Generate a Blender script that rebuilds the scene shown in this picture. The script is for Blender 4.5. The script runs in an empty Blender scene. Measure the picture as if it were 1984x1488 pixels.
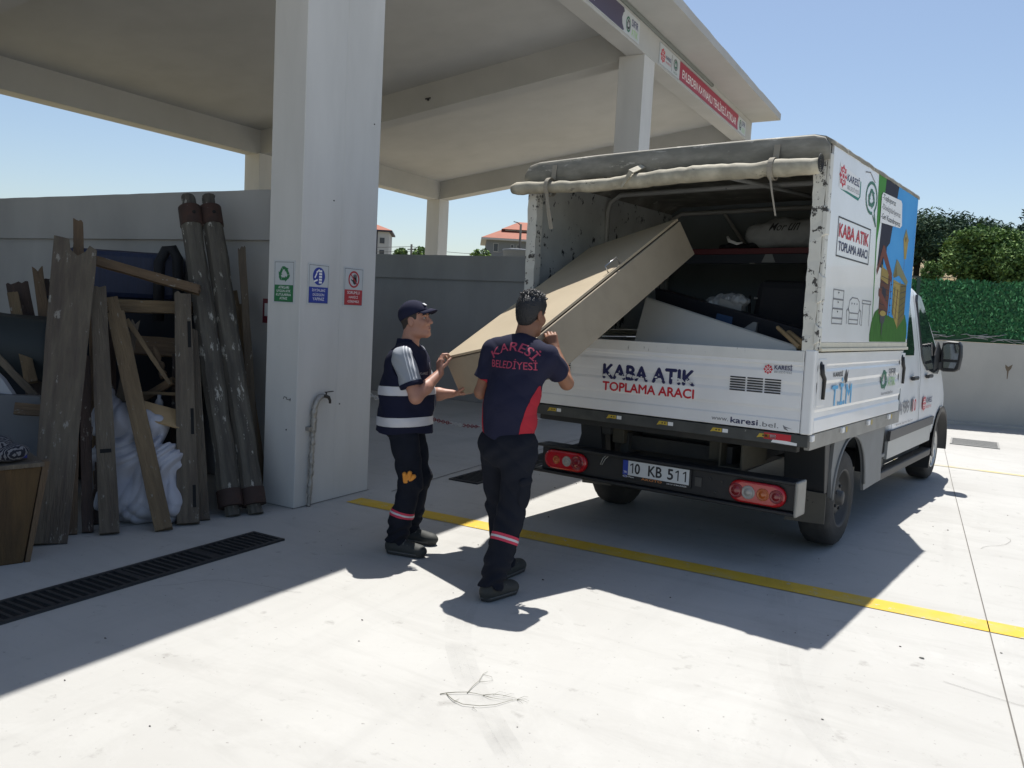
import bpy, bmesh, math, random
import numpy as np
from mathutils import Vector, Matrix, noise
from mathutils.bvhtree import BVHTree

# ------------------------------------------------------------------ camera, sky, sun, exposure
scene = bpy.context.scene
COL = scene.collection
cam_data = bpy.data.cameras.new("camera")
cam = bpy.data.objects.new("camera", cam_data)
COL.objects.link(cam)
cam_data.sensor_width = 36.0
cam_data.lens = 29.04
cam_data.clip_start = 0.05
cam_data.clip_end = 2000.0
_R = Vector((0.8721, 0.4865, 0.0528)); _F = Vector((-0.4815, 0.8720, -0.0885))
_R = (_R - _F * _R.dot(_F)).normalized(); _F.normalize(); _U = _R.cross(_F)
cam.matrix_world = Matrix(((_R.x, _U.x, -_F.x, 0.0), (_R.y, _U.y, -_F.y, 0.0), (_R.z, _U.z, -_F.z, 1.65), (0, 0, 0, 1)))
scene.camera = cam

SUN_TO = Vector((-0.12, 0.39, 1.0)).normalized()
world = bpy.data.worlds.new("World")
scene.world = world
world.use_nodes = True
wn = world.node_tree
sky = wn.nodes.new('ShaderNodeTexSky')
sky.sky_type = 'NISHITA'
sky.sun_disc = False
sky.sun_elevation = math.asin(SUN_TO.z)
sky.sun_rotation = math.atan2(SUN_TO.x, SUN_TO.y)
sky.air_density = 1.0
sky.dust_density = 1.0
sky.ozone_density = 1.2
bg = wn.nodes['Background']
bg.inputs['Strength'].default_value = 0.076
wn.links.new(sky.outputs[0], bg.inputs['Color'])
sl = bpy.data.lights.new("sun", 'SUN')
sl.energy = 4.0
sl.angle = math.radians(0.53)
sl.color = (1.0, 0.972, 0.925)
sun = bpy.data.objects.new("sun", sl)
COL.objects.link(sun)
sun.rotation_euler = SUN_TO.to_track_quat('Z', 'Y').to_euler()
scene.view_settings.view_transform = 'Standard'
scene.view_settings.look = 'None'
scene.view_settings.exposure = 0.74
scene.view_settings.gamma = 1.0
scene.cycles.max_bounces = 8
scene.cycles.diffuse_bounces = 5

rnd = random.Random(7)

# ------------------------------------------------------------------ materials
MATS = {}
def mat(name, col, rough=0.7, metal=0.0, var=0.0, vscale=3.0, bump=0.0, bscale=40.0, col2=None, patch=0.0, pscale=1.5, plo=0.45, phi=0.65,
        spec=0.5, stretch=None, chip=None, chip_scale=14.0, chip_amt=0.62, chip_stretch=None, trans=0.0, coat=0.0):
    """procedural principled material: base colour, fine variation, large patches of a second colour, chips, bump"""
    if name in MATS:
        return MATS[name]
    m = bpy.data.materials.new(name)
    m.use_nodes = True
    nt = m.node_tree
    b = nt.nodes['Principled BSDF']
    b.inputs['Roughness'].default_value = rough
    b.inputs['Metallic'].default_value = metal
    b.inputs['Specular IOR Level'].default_value = spec
    if coat: b.inputs['Coat Weight'].default_value = coat
    if trans: b.inputs['Transmission Weight'].default_value = trans
    c4 = (*col, 1.0)
    b.inputs['Base Color'].default_value = c4
    tc = nt.nodes.new('ShaderNodeTexCoord')
    co = tc.outputs['Object']
    def mapped(s):
        mp = nt.nodes.new('ShaderNodeMapping')
        mp.inputs['Scale'].default_value = s
        nt.links.new(co, mp.inputs['Vector'])
        return mp.outputs[0]
    src = mapped(stretch) if stretch else co
    last = None
    def mixnode(fac, a, c, mode='MIX'):
        mx = nt.nodes.new('ShaderNodeMix'); mx.data_type = 'RGBA'; mx.blend_type = mode
        nt.links.new(fac, mx.inputs[0])
        if a is None: mx.inputs[6].default_value = c4
        else: nt.links.new(a, mx.inputs[6])
        mx.inputs[7].default_value = (*c, 1.0)
        return mx.outputs[2]
    def nz(scale, detail=4.0, vec=None, rough_=0.55):
        n = nt.nodes.new('ShaderNodeTexNoise')
        n.inputs['Scale'].default_value = scale; n.inputs['Detail'].default_value = detail
        n.inputs['Roughness'].default_value = rough_
        nt.links.new(vec if vec is not None else src, n.inputs['Vector'])
        return n.outputs[0]
    def ramp(v, lo, hi, a=0.0, c=1.0):
        r = nt.nodes.new('ShaderNodeMapRange')
        r.inputs[1].default_value = lo; r.inputs[2].default_value = hi
        r.inputs[3].default_value = a; r.inputs[4].default_value = c
        nt.links.new(v, r.inputs[0]); return r.outputs[0]
    if patch > 0:
        last = mixnode(ramp(nz(pscale, 6.0), plo, phi, 0.0, patch), last, col2 or tuple(x * 0.5 for x in col))
    if var > 0:
        d = tuple(x * 0.55 for x in col)
        last = mixnode(ramp(nz(vscale, 7.0), 0.35, 0.75, 0.0, var), last, d)
    if chip:
        v = mapped(chip_stretch) if chip_stretch else co
        n1 = nz(chip_scale, 8.0, v, 0.7)
        last = mixnode(ramp(n1, chip_amt, chip_amt + 0.025), last, chip)
    if last is not None:
        nt.links.new(last, b.inputs['Base Color'])
    if bump > 0:
        bp = nt.nodes.new('ShaderNodeBump')
        bp.inputs['Strength'].default_value = bump; bp.inputs['Distance'].default_value = 0.01
        nt.links.new(nz(bscale, 5.0), bp.inputs['Height'])
        nt.links.new(bp.outputs[0], b.inputs['Normal'])
    MATS[name] = m
    return m

# ------------------------------------------------------------------ mesh builder
def V3(p): return np.array(p, dtype=float)
def unit(v):
    v = V3(v); return v / max(np.linalg.norm(v), 1e-12)
class MB:
    def __init__(s): s.v = []; s.f = []; s.m = []; s.s = []
    def add(s, vs, fs, m=0, smooth=False):
        o = len(s.v)
        s.v += [tuple(float(c) for c in p) for p in vs]
        for f in fs:
            s.f.append(tuple(i + o for i in f)); s.m.append(m); s.s.append(smooth)
    def box(s, lo, hi, m=0):
        x0, y0, z0 = lo; x1, y1, z1 = hi
        s.add([(x0,y0,z0),(x1,y0,z0),(x1,y1,z0),(x0,y1,z0),(x0,y0,z1),(x1,y0,z1),(x1,y1,z1),(x0,y1,z1)],
              [(0,3,2,1),(4,5,6,7),(0,1,5,4),(1,2,6,5),(2,3,7,6),(3,0,4,7)], m)
    def hexa(s, p, m=0):
        """p: 8 corners, bottom ring 0-3, top ring 4-7"""
        s.add(p, [(0,3,2,1),(4,5,6,7),(0,1,5,4),(1,2,6,5),(2,3,7,6),(3,0,4,7)], m)
    def bar(s, a, b, w, t, up=(0,0,1), m=0, taper=1.0):
        """box beam from a to b; w across, t along the 'up'-ish direction"""
        a, b = V3(a), V3(b); d = unit(b - a)
        sd = np.cross(d, V3(up))
        if np.linalg.norm(sd) < 1e-6: sd = np.cross(d, (1, 0, 0))
        sd = unit(sd); u = np.cross(sd, d)
        P = []
        for c, k in ((a, 1.0), (b, taper)):
            for sx, su in ((-1,-1),(1,-1),(1,1),(-1,1)):
                P.append(c + sd * sx * w * k / 2 + u * su * t * k / 2)
        s.hexa(P, m)
    def tube(s, pts, r, n=10, m=0, caps=True, smooth=True):
        pts = [V3(p) for p in pts]
        rr = r if hasattr(r, '__len__') else [r] * len(pts)
        rings = []; up = None
        for i, p in enumerate(pts):
            d = unit((pts[min(i+1, len(pts)-1)] - pts[max(i-1, 0)]))
            if up is None:
                up = np.cross(d, (0, 0, 1))
                if np.linalg.norm(up) < 1e-3: up = np.cross(d, (1, 0, 0))
            up = unit(up - d * (up @ d)); sd = np.cross(d, up)
            rings.append([p + rr[i] * (math.cos(2*math.pi*k/n) * up + math.sin(2*math.pi*k/n) * sd) for k in range(n)])
        s.loft(rings, m, caps, smooth)
    def loft(s, rings, m=0, caps=True, smooth=True, closed=True):
        n = len(rings[0]); vs = [p for r in rings for p in r]; fs = []
        for i in range(len(rings) - 1):
            for k in range(n if closed else n - 1):
                a = i*n + k; b = i*n + (k+1) % n
                fs.append((a, b, b + n, a + n))
        s.add(vs, fs, m, smooth)
        if caps:
            s.add(rings[0], [tuple(range(n))[::-1]], m); s.add(rings[-1], [tuple(range(n))], m)
    def ball(s, c, r, m=0, nu=16, nv=10, axes=None):
        c = V3(c); r = V3(r) if hasattr(r, '__len__') else V3((r, r, r))
        A = np.eye(3) if axes is None else np.array([unit(a) for a in axes])
        vs = []; fs = []
        for j in range(nv + 1):
            t = math.pi * j / nv
            for i in range(nu):
                a = 2 * math.pi * i / nu
                l = V3((math.sin(t)*math.cos(a), math.sin(t)*math.sin(a), math.cos(t))) * r
                vs.append(c + l @ A)
        for j in range(nv):
            for i in range(nu):
                a = j*nu + i; b = j*nu + (i+1) % nu
                fs.append((a, a+nu, b+nu, b))
        s.add(vs, fs, m, True)
    def prism(s, poly, O, ux, uy, un, h0, h1, m=0, smooth=False):
        """extrude a 2D polygon given in the frame O, ux, uy from height h0 to h1 along un"""
        O, ux, uy, un = V3(O), V3(ux), V3(uy), V3(un); n = len(poly)
        A = [O + ux*p[0] + uy*p[1] + un*h0 for p in poly]; B = [O + ux*p[0] + uy*p[1] + un*h1 for p in poly]
        s.add(A + B, [tuple(range(n))[::-1], tuple(range(n, 2*n))] , m)
        s.add(A + B, [(i, (i+1) % n, n + (i+1) % n, n + i) for i in range(n)], m, smooth)
    def mesh(s, name):
        me = bpy.data.meshes.new(name)
        me.from_pydata(s.v, [], s.f)
        me.polygons.foreach_set('material_index', s.m)
        me.polygons.foreach_set('use_smooth', s.s)
        me.update()
        return me

def obj(name, mb, mats, parent=None, bevel=0.0, fix=True, seg=2):
    me = mb.mesh(name) if isinstance(mb, MB) else mb
    for m in (mats if isinstance(mats, (list, tuple)) else [mats]): me.materials.append(m)
    if fix:
        b = bmesh.new(); b.from_mesh(me)
        bmesh.ops.remove_doubles(b, verts=b.verts, dist=1e-6)
        bmesh.ops.recalc_face_normals(b, faces=b.faces)
        b.to_mesh(me); b.free()
    o = bpy.data.objects.new(name, me)
    COL.objects.link(o)
    if parent is not None: o.parent = parent
    if bevel:
        md = o.modifiers.new('bevel', 'BEVEL'); md.width = bevel; md.segments = seg; md.limit_method = 'ANGLE'
        md.angle_limit = math.radians(40)
    return o
def tag(o, label, cat, group=None):
    o['label'] = label; o['category'] = cat
    if group: o['group'] = group
    return o
def thing(name, label, cat, loc=(0,0,0), rz=0.0, group=None):
    o = bpy.data.objects.new(name, None); o.empty_display_size = 0.1
    COL.objects.link(o); o.location = loc; o.rotation_euler = (0, 0, rz)
    return tag(o, label, cat, group)
def struct(name, mb, mats, **k):
    o = obj(name, mb, mats, **k); o['kind'] = 'structure'; return o
def shift(mb, d):
    mb.v = [(p[0]-d[0], p[1]-d[1], p[2]-d[2]) for p in mb.v]; return mb

# ------------------------------------------------------------------ lettering and marks (flat meshes laid on a surface)
def text_geo(s, bold=0.0, arc=None):
    bold = min(bold, 0.006)
    cu = bpy.data.curves.new('t', 'FONT'); cu.body = s; cu.size = 1.0; cu.offset = bold; cu.resolution_u = 3
    ob = bpy.data.objects.new('t', cu); COL.objects.link(ob)
    dg = bpy.context.evaluated_depsgraph_get(); dg.update()
    me = bpy.data.meshes.new_from_object(ob.evaluated_get(dg))
    vs = [(v.co.x, v.co.y) for v in me.vertices]; fs = [tuple(p.vertices) for p in me.polygons]
    bpy.data.objects.remove(ob); bpy.data.curves.remove(cu); bpy.data.meshes.remove(me)
    return vs, fs
def fit_text(s, x0, y0, x1, y1, bold=0.0, shear=0.0):
    """2D lettering fitted to a rectangle; y from base line to cap height of the whole string"""
    vs, fs = text_geo(s, bold)
    xs = [v[0] for v in vs]; ys = [v[1] for v in vs]
    a, b = min(xs), max(xs); c, d = min(ys), max(ys)
    o = []
    for x, y in vs:
        X = x0 + (x-a)/(b-a)*(x1-x0); Y = y0 + (y-c)/(d-c)*(y1-y0)
        o.append((X + shear*(Y-y0), Y))
    return o, fs
class Flat:
    """collects flat coloured shapes on a plane; one mesh"""
    def __init__(s, O, ux, uy, un): s.O, s.ux, s.uy, s.un = V3(O), unit(ux), unit(uy), unit(un); s.mb = MB(); s.h = 0.0008; s.mats = []
    def mi(s, m):
        if m not in s.mats: s.mats.append(m)
        return s.mats.index(m)
    def put(s, vs, fs, m, h=None):
        h = s.h if h is None else h
        s.mb.add([s.O + s.ux*x + s.uy*y + s.un*h for x, y in vs], fs, s.mi(m))
    def poly(s, pts, m, h=None): s.put(pts, [tuple(range(len(pts)))], m, h)
    def rect(s, x0, y0, x1, y1, m, h=None): s.poly([(x0,y0),(x1,y0),(x1,y1),(x0,y1)], m, h)
    def line(s, pts, w, m, h=None, close=False):
        P = list(pts) + ([pts[0]] if close else [])
        for (xa, ya), (xb, yb) in zip(P[:-1], P[1:]):
            dx, dy = xb-xa, yb-ya; L = math.hypot(dx, dy) or 1; nx, ny = -dy/L*w/2, dx/L*w/2
            ex, ey = dx/L*w/2, dy/L*w/2
            s.poly([(xa-ex+nx,ya-ey+ny),(xa-ex-nx,ya-ey-ny),(xb+ex-nx,yb+ey-ny),(xb+ex+nx,yb+ey+ny)], m, h)
    def frame(s, x0, y0, x1, y1, w, m, h=None): s.line([(x0,y0),(x1,y0),(x1,y1),(x0,y1)], w, m, h, True)
    def disc(s, x, y, rx, ry, m, h=None, n=28): s.poly([(x+rx*math.cos(2*math.pi*k/n), y+ry*math.sin(2*math.pi*k/n)) for k in range(n)], m, h)
    def ring(s, x, y, rx, ry, w, m, h=None, n=28, a0=0.0, a1=2*math.pi):
        P = []
        for k in range(n + 1):
            a = a0 + (a1-a0)*k/n; P.append((math.cos(a), math.sin(a)))
        vs = [(x+rx*c, y+ry*t) for c, t in P] + [(x+(rx-w)*c, y+(ry-w)*t) for c, t in P]
        s.put(vs, [(k, k+1, n+2+k, n+1+k) for k in range(n)], m, h)
    def text(s, t, x0, y0, x1, y1, m, bold=0.0, h=None, shear=0.0):
        vs, fs = fit_text(t, x0, y0, x1, y1, 0.0, shear); b = bold*(y1-y0)*1.1; h = s.h if h is None else h
        for i, (dx, dy) in enumerate(((0,0),(b,0),(-b,0),(0,b),(0,-b)) if bold else ((0,0),)):
            s.put([(x+dx, y+dy) for x, y in vs], fs, m, h + i*0.0001)
    def one(s, x0, y0, x1, y1, m, h=None):
        w = x1-x0; s.poly([(x1-w*0.36,y0),(x1,y0),(x1,y1),(x1-w*0.36,y1)], m, h); s.poly([(x0,y1-(y1-y0)*0.30),(x0,y1-(y1-y0)*0.16),(x1-w*0.3,y1),(x1-w*0.3,y1-(y1-y0)*0.16)], m, (h or s.h)+0.0001)
    def recycle(s, x, y, r, m, h=None, ax=1.0):
        """three chasing arrows"""
        for k in range(3):
            a = math.radians(90 + 120*k)
            c, t = math.cos(a - math.pi/2), math.sin(a - math.pi/2)
            for pl in ([(-0.50,-0.80),(0.20,-0.80),(0.20,-0.42),(-0.34,-0.42)], [(0.20,-1.0),(0.66,-0.61),(0.20,-0.22)], [(-0.54,-0.80),(-0.38,-0.44),(-0.58,-0.12),(-0.92,-0.32),(-0.70,-0.72)]):
                s.poly([(x + ax*r*(px*c - py*t), y + r*(px*t + py*c)) for px, py in pl], m, h)
    def emblem(s, x, y, rx, ry, m, bgm, h=None):
        """eight pointed rosette crest"""
        h = s.h if h is None else h
        P = []
        for k in range(32):
            a = 2*math.pi*k/32; q = (1.0, 0.84, 0.76, 0.84)[k % 4]
            P.append((x + rx*q*math.sin(a), y + ry*q*math.cos(a)))
        s.poly(P, m, h)
        for k in range(8):
            a = 2*math.pi*(k+0.5)/8
            cx, cy = x + rx*0.54*math.sin(a), y + ry*0.54*math.cos(a)
            s.poly([(cx+rx*0.15*math.sin(b), cy+ry*0.15*math.cos(b)) for b in [j*math.pi/2 + a for j in range(4)]], bgm, h + 0.0006)
        s.ring(x, y, rx*0.34, ry*0.34, min(rx, ry)*0.12, bgm, h + 0.0006)
    def build(s, name, parent): return obj(name, s.mb, s.mats, parent, fix=False)

# ------------------------------------------------------------------ implicit surfaces (bodies, cloth, sacks)
def sdf_mesh(name, prims, h, k=0.02, pad=0.03, post=None):
    """smooth union of round cones / ellipsoids meshed with surface nets"""
    lo = np.full(3, 1e9); hi = np.full(3, -1e9)
    def bnd(p):
        if p[0] == 'c':
            r = max(p[3], p[4]) * p[5].get('grow', 1.0)
            a, b = V3(p[1]), V3(p[2]); return np.minimum(a, b) - r, np.maximum(a, b) + r
        c = V3(p[1]); r = max(p[2]) ; return c - r, c + r
    for p in prims:
        if p[-1].get('op', 'add') == 'add':
            a, b = bnd(p); lo = np.minimum(lo, a); hi = np.maximum(hi, b)
    lo -= pad; hi += pad
    n = np.ceil((hi - lo) / h).astype(int) + 1
    D = np.full(n, 1.0, dtype=np.float32)
    ax = [lo[i] + h*np.arange(n[i]) for i in range(3)]
    for p in prims:
        o = p[-1]; kk = o.get('k', k)
        a, b = bnd(p); mg = kk + 3*h
        i0 = np.maximum(np.floor((a - mg - lo)/h).astype(int), 0); i1 = np.minimum(np.ceil((b + mg - lo)/h).astype(int) + 1, n)
        if (i1 <= i0).any(): continue
        sl = tuple(slice(i0[i], i1[i]) for i in range(3))
        X, Y, Z = np.meshgrid(*[ax[i][sl[i]] for i in range(3)], indexing='ij')
        P = np.stack([X, Y, Z], -1).astype(np.float32)
        if p[0] == 'c':
            A, B = V3(p[1]), V3(p[2]); ba = B - A; L = np.linalg.norm(ba)
            q = P - A.astype(np.float32)
            t = (q @ ba) / max(L*L, 1e-12); tc = np.clip(t, 0, 1)
            e = q - tc[..., None]*ba
            if 'sq' in o:
                u = unit(o['sq'][0]); f = o['sq'][1]
                e = e + ((f - 1.0)*(e @ u))[..., None]*u
            d = np.sqrt((e*e).sum(-1)) - (p[3] + (p[4]-p[3])*tc)
            if 'flat' in o:
                t0, t1 = o['flat']; d = np.maximum(d, np.maximum((t - t1)*L, (t0 - t)*L))
        else:
            q = P - V3(p[1]).astype(np.float32)
            if 'axes' in o:
                M = np.array([unit(v) for v in o['axes']]); q = q @ M.T
            r = V3(p[2]); k0 = np.sqrt(((q/r)**2).sum(-1)); k1 = np.sqrt(((q/(r*r))**2).sum(-1)) + 1e-9
            d = k0*(k0 - 1.0)/k1
        if 'cut' in o:
            for c0, cn in o['cut']: d = np.maximum(d, (P - V3(c0)) @ unit(cn))
        S = D[sl]; op = o.get('op', 'add')
        if op == 'add':
            if kk > 0:
                w = np.maximum(kk - np.abs(S - d), 0)/kk; D[sl] = np.minimum(S, d) - w*w*kk*0.25
            else: D[sl] = np.minimum(S, d)
        else:
            d = -d
            w = np.maximum(kk - np.abs(S - d), 0)/max(kk, 1e-6); D[sl] = np.maximum(S, d) + w*w*kk*0.25
    if post is not None:
        X, Y, Z = np.meshgrid(*ax, indexing='ij', sparse=True)
        D = post(X, Y, Z, D)
    ins = D < 0
    c = ins[:-1,:-1,:-1].astype(np.int8)
    tot = np.zeros(c.shape, np.int8)
    for i in (0, 1):
        for j in (0, 1):
            for l in (0, 1):
                tot += ins[i:n[0]-1+i, j:n[1]-1+j, l:n[2]-1+l]
    act = (tot > 0) & (tot < 8)
    idx = np.full(act.shape, -1, np.int32); cells = np.argwhere(act); idx[act] = np.arange(len(cells))
    val = np.empty((len(cells), 2, 2, 2), np.float32)
    for i in (0, 1):
        for j in (0, 1):
            for l in (0, 1):
                val[:, i, j, l] = D[cells[:,0]+i, cells[:,1]+j, cells[:,2]+l]
    acc = np.zeros((len(cells), 3)); cnt = np.zeros(len(cells))
    for axs in range(3):
        for u in (0, 1):
            for w in (0, 1):
                s0 = [0,0,0]; s1 = [0,0,0]; oth = [q for q in range(3) if q != axs]
                s0[oth[0]] = s1[oth[0]] = u; s0[oth[1]] = s1[oth[1]] = w; s1[axs] = 1
                va = val[(slice(None),) + tuple(s0)]; vb = val[(slice(None),) + tuple(s1)]
                cr = (va < 0) != (vb < 0)
                t = np.where(cr, va/np.where(cr, va - vb, 1), 0)
                pt = np.zeros((len(cells), 3)); pt[:, oth[0]] = u; pt[:, oth[1]] = w; pt[:, axs] = t
                acc += pt*cr[:, None]; cnt += cr
    vs = lo + (cells + acc/cnt[:, None])*h
    quads = []
    for axs in range(3):
        o1, o2 = [(1,2),(2,0),(0,1)][axs]
        sa = [slice(None)]*3; sb = [slice(None)]*3
        sa[axs] = slice(0, -1); sb[axs] = slice(1, None)
        A = ins[tuple(sa)]; B = ins[tuple(sb)]
        e = np.argwhere(A != B); dirn = A[tuple(e.T)]
        ok = (e[:, o1] > 0) & (e[:, o2] > 0) & (e[:, o1] < n[o1]-1) & (e[:, o2] < n[o2]-1)
        e = e[ok]; dirn = dirn[ok]
        def cell(d1, d2):
            q = e.copy(); q[:, o1] += d1; q[:, o2] += d2
            return idx[q[:,0], q[:,1], q[:,2]]
        Q = np.stack([cell(-1,-1), cell(0,-1), cell(0,0), cell(-1,0)], 1)
        Q[~dirn] = Q[~dirn][:, ::-1]
        quads.append(Q)
    Q = np.concatenate(quads)
    Q = Q[(Q >= 0).all(1)]
    me = bpy.data.meshes.new(name)
    me.from_pydata(vs.tolist(), [], Q.tolist())
    me.polygons.foreach_set('use_smooth', [True]*len(Q))
    me.update()
    return me
def wob(X, Y, Z, s, seed=0.0):
    """cheap smooth pseudo noise in -1..1"""
    return (np.sin(X*s + 1.3*np.sin(Y*s*0.8 + seed) + seed) * np.sin(Y*s*1.1 + 1.7*np.sin(Z*s*0.6 - seed)) + np.sin(Z*s*0.9 + 1.1*np.sin(X*s*1.2 + 2*seed) + 2.0)) * 0.5
def shift_mesh(me, d):
    n = len(me.vertices); a = np.empty(n*3); me.vertices.foreach_get('co', a)
    a = a.reshape(-1, 3) - V3(d); me.vertices.foreach_set('co', a.ravel()); me.update(); return me
# ================================================================== the setting
RENDER = mat('white_render', (0.48, 0.475, 0.455), 0.85, var=0.22, vscale=1.9, bump=0.12, bscale=60, patch=0.25, pscale=0.5, col2=(0.38, 0.37, 0.345))
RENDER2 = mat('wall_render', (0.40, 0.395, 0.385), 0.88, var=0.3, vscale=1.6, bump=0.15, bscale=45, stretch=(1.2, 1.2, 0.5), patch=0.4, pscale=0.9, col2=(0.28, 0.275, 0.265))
def ground_material():
    m = bpy.data.materials.new('yard_concrete'); m.use_nodes = True; nt = m.node_tree; b = nt.nodes['Principled BSDF']
    b.inputs['Roughness'].default_value = 0.8; b.inputs['Specular IOR Level'].default_value = 0.3
    tc = nt.nodes.new('ShaderNodeTexCoord'); co = tc.outputs['Object']
    def nz(scale, det, ro=0.6, vec=None, dist=0.0):
        n = nt.nodes.new('ShaderNodeTexNoise'); n.inputs['Scale'].default_value = scale; n.inputs['Detail'].default_value = det
        n.inputs['Roughness'].default_value = ro; n.inputs['Distortion'].default_value = dist
        nt.links.new(vec or co, n.inputs['Vector']); return n.outputs[0]
    def rg(v, lo, hi, a, c):
        r = nt.nodes.new('ShaderNodeMapRange'); r.inputs[1].default_value = lo; r.inputs[2].default_value = hi; r.inputs[3].default_value = a; r.inputs[4].default_value = c
        nt.links.new(v, r.inputs[0]); return r.outputs[0]
    def mx(f, a, c, mode='MIX'):
        n = nt.nodes.new('ShaderNodeMix'); n.data_type = 'RGBA'; n.blend_type = mode
        nt.links.new(f, n.inputs[0])
        for s, q in ((6, a), (7, c)):
            if isinstance(q, tuple): n.inputs[s].default_value = (*q, 1)
            else: nt.links.new(q, n.inputs[s])
        return n.outputs[2]
    mp = nt.nodes.new('ShaderNodeMapping'); mp.inputs['Scale'].default_value = (0.35, 1.6, 1); mp.inputs['Rotation'].default_value = (0, 0, 0.5)
    nt.links.new(co, mp.inputs[0])
    c = mx(rg(nz(0.45, 6, 0.6), 0.35, 0.7, 0, 1), (0.445, 0.437, 0.412), (0.385, 0.376, 0.352))
    c = mx(rg(nz(2.3, 8, 0.7, mp.outputs[0], 0.6), 0.5, 0.72, 0, 0.35), c, (0.29, 0.28, 0.26))
    mp2 = nt.nodes.new('ShaderNodeMapping'); mp2.inputs['Scale'].default_value = (2.2, 0.16, 1); mp2.inputs['Rotation'].default_value = (0, 0, -0.16)
    nt.links.new(co, mp2.inputs[0])
    c = mx(rg(nz(1.1, 5, 0.6, mp2.outputs[0], 0.3), 0.54, 0.70, 0, 0.22), c, (0.27, 0.265, 0.25))
    c = mx(rg(nz(0.9, 9, 0.75, None, 1.2), 0.53, 0.62, 0, 0.16), c, (0.52, 0.515, 0.49))
    c = mx(rg(nz(7.0, 6, 0.65), 0.61, 0.72, 0, 0.6), c, (0.25, 0.24, 0.22))
    c = mx(rg(nz(38.0, 3, 0.5), 0.69, 0.74, 0, 0.6), c, (0.16, 0.15, 0.135))
    nt.links.new(c, b.inputs['Base Color'])
    bp = nt.nodes.new('ShaderNodeBump'); bp.inputs['Strength'].default_value = 0.18; bp.inputs['Distance'].default_value = 0.01
    nt.links.new(nz(25, 8, 0.7), bp.inputs['Height']); nt.links.new(bp.outputs[0], b.inputs['Normal'])
    return m
YARD = ground_material()
EARTH = mat('dry_earth', (0.30, 0.25, 0.16), 0.95, var=0.5, vscale=0.3, bump=0.3, bscale=8, patch=0.6, pscale=0.08, col2=(0.16, 0.17, 0.07))
mb = MB(); mb.add([(-900,-900,-0.03),(900,-900,-0.03),(900,900,-0.03),(-900,900,-0.03)], [(0,1,2,3)])
struct('ground', mb, EARTH)
mb = MB(); mb.add([(-13,-14,0),(30,-14,0),(30,25,0),(-13,19,0)], [(0,1,2,3)])
struct('yard_pavement', mb, YARD)
# saw-cut joints in the slab
JOINT = mat('joint_filler', (0.15, 0.14, 0.125), 0.95, var=0.4, vscale=9)
def strip(mb, pts, w, z=0.004, m=0):
    for (a, b) in zip(pts[:-1], pts[1:]):
        a, b = V3((*a, z)), V3((*b, z)); d = unit(b - a); n = np.cross((0, 0, 1), d)*w/2
        mb.add([a-n, b-n, b+n, a+n], [(0, 1, 2, 3)], m)
mb = MB(); strip(mb, [(0.48, 0.5), (0.32, 3.66), (-0.05, 10.18), (-0.40, 16.9)], 0.006)
strip(mb, [(-4.36, 5.80), (-4.43, 7.4), (-4.40, 12.0)], 0.012)
strip(mb, [(-5.2, 3.2), (-4.70, 5.0)], 0.006)
struct('slab_joints', mb, JOINT)
YEL = mat('yellow_line_paint', (0.62, 0.40, 0.03), 0.75, var=0.3, vscale=7, patch=0.6, pscale=4.0, plo=0.48, phi=0.66, col2=(0.50, 0.40, 0.14), chip=(0.40, 0.385, 0.34), chip_scale=16, chip_amt=0.61)
mb = MB(); strip(mb, [(-4.40, 5.34), (3.0, 5.37)], 0.20); struct('yellow_line', mb, YEL)
YEL2 = mat('faded_line_paint', (0.50, 0.42, 0.20), 0.8, patch=0.8, pscale=4.0, plo=0.4, phi=0.6, col2=(0.42, 0.40, 0.35))
mb = MB(); strip(mb, [(-1.4, 11.64), (3.0, 11.46)], 0.11); struct('faded_yellow_line', mb, YEL2)

# ---- open shelter: columns, beams, sloping roof slab
shelter = thing('shelter_building', 'white rendered open fronted concrete shelter with sloping roof on thick columns', 'shelter building')
def roof_z(x): return 4.88 + 0.142*(x + 12.45)
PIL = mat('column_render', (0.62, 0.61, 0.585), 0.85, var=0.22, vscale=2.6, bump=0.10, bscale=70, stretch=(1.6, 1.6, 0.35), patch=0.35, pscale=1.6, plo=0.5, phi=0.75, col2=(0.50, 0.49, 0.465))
# twin column at the near bay (two units with a movement joint)
for (y0, y1) in ((4.80, 5.253), (5.259, 5.71)):
    mb = MB(); mb.box((-4.90, y0, -0.02), (-4.56, y1, 5.49)); obj('column', mb, PIL, shelter, bevel=0.006)
mb = MB(); mb.box((-4.88, 5.20, 0.0), (-4.5625, 5.30, 5.49)); obj('movement_joint', mb, PIL, shelter)
for y0 in (11.86, 18.04):
    mb = MB(); mb.box((-5.01, y0, -0.02), (-4.603, y0 + 0.445, 5.53)); obj('column', mb, PIL, shelter, bevel=0.006)
for y0 in (-1.6, 4.80, 5.26, 11.84, 18.05):
    mb = MB(); mb.box((-12.80, y0, -0.02), (-12.40, y0 + 0.44, 4.44)); obj('column', mb, PIL, shelter, bevel=0.006)
mb = MB(); mb.box((-4.90, -1.6, -0.02), (-4.56, -1.15, 5.49)); obj('column', mb, PIL, shelter, bevel=0.006)
# front beam and back beam
mb = MB(); mb.box((-4.90, -1.6, 5.53), (-4.60, 18.485, 5.985)); obj('front_beam', mb, RENDER, shelter, bevel=0.006)
mb = MB(); mb.box((-12.80, -1.6, 4.42), (-12.45, 18.49, 4.90)); obj('back_beam', mb, RENDER, shelter, bevel=0.006)
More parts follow.
